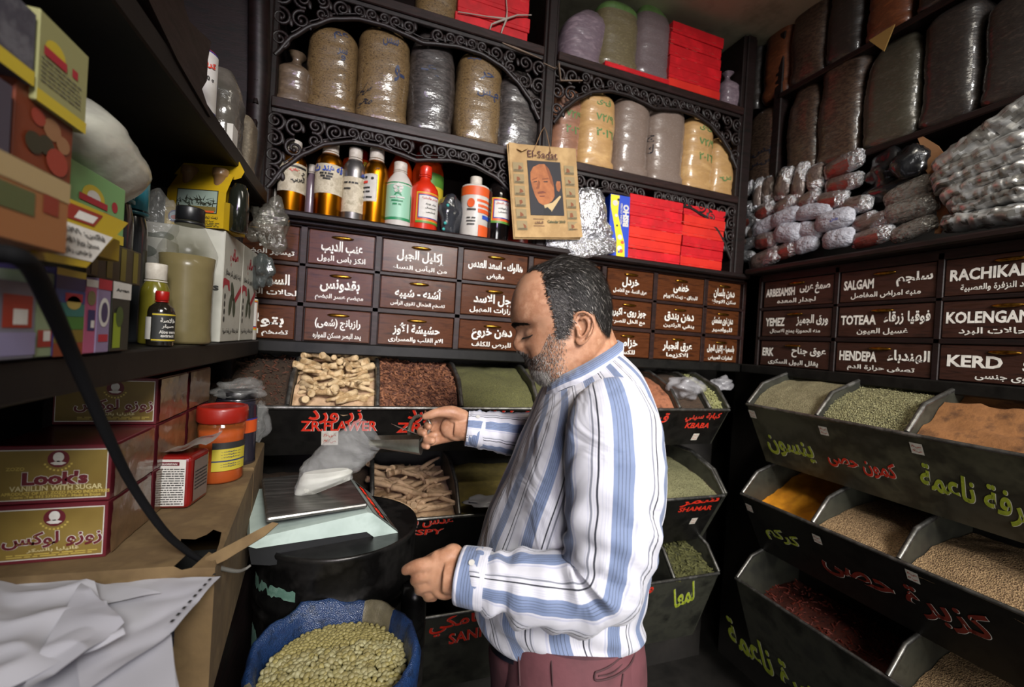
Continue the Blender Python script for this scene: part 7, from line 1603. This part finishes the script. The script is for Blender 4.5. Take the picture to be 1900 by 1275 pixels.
# beard and moustache
g = G(); cnt = 0; tries = 0
while cnt < 6500 and tries < 90000:
    tries += 1; u = r.uniform(UMIN + 1, -18); th = r.uniform(-1.9, 1.9); p, n_, f, l = hsurf(u, th); x, y = HO[0] + UA[0] * u + FA[0] * f, HO[1] + UA[1] * u + FA[1] * f; al = abs(l)
    if l < -10 and r.random() < .6: continue
    edge = float(np.interp(x, [968, 985, 1000, 1012, 1024, 1040], [650, 664, 652, 625, 606, 600])); under = float(np.interp(x, [985, 1005, 1030, 1060, 1075], [735, 730, 716, 690, 640]))
    if x > 1047: continue
    full = gs(x - 985, 16) if y > 652 else 0
    prob = 0
    if y > edge and y < under: prob = .42 + .58 * max(full, gs(y - 700, 14) * (x < 1015))
    if al < 22 and 655 < y < 672 and x < 985: prob = 1
    if al < 13 and 674 < y < 686 and x < 986: prob = .15
    prob *= min(1, max(.0, (1050 - x) / 26))
    if r.random() > prob: continue
    cnt += 1; d = DNV * 1 + RT * r.gauss(.15, .3) + LAT * r.gauss(0, .3); d = d - n_ * d.dot(n_); d = d.normalized() + n_ * r.uniform(.15, .6); d.normalize()
    chin = y > 684 and x < 1016; mus = al < 24 and y < 674 and x < 988
    q = r.random(); m = (4 if q < .45 else 3 if q < .85 else 1) if chin else ((0 if q < .6 else 3) if mus else (3 if q < .4 else 1 if q < .6 else 4 if q < .75 else 0))
    strand(g, p + n_ * .0004, d, n_, (.0085 if chin or mus else .0038) * r.uniform(.6, 1.3), .00026, m)
g.build('beard', hd, person)
g = G()
for k in range(620):
    t = r.random(); l = 9 + 34 * t; u = 17 - 7 * t * t + 3 * math.sin(t * 2.6) + r.uniform(-3.4, 3.4) * (1 - .5 * t)
    for sg in (1, -1):
        ths = np.linspace(.02, 1.3, 40); ls = [abs(head_surface(u, a)[1]) for a in ths]; th = float(np.interp(l, ls, ths)) * sg
        p, n_, f, l_ = hsurf(u, th); d = (RT * .8 + DNV * .15 + LAT * .8 * sg); d = d - n_ * d.dot(n_); d = d.normalized() + n_ * .2 + V((r.gauss(0, .15), r.gauss(0, .15), r.gauss(0, .15))); strand(g, p + n_ * .001, d.normalized(), n_, .0085, .0004, 0)
g.build('eyebrow', hd, person)
g = G()
for sg in (1, -1):
    ths = np.linspace(.02, 1.4, 60); pts = []
    for l in np.linspace(19, 41, 14):
        u = -10.5 - 1.5 * math.sin((l - 19) / 22 * math.pi); ls = [abs(head_surface(u, a)[1]) for a in ths]; p, n_, f, l_ = hsurf(u, float(np.interp(l, ls, ths)) * sg, .0012); pts.append(p)
        for q in range(3): strand(g, p + RT * r.uniform(-.0008, .0008), (-RT * .6 + DNV * .9 + n_ * .5).normalized(), n_, .0055, .0003, 0)
    g.tube(pts, .0008, 6, m=0)
g.build('eyelashes', hd, person)
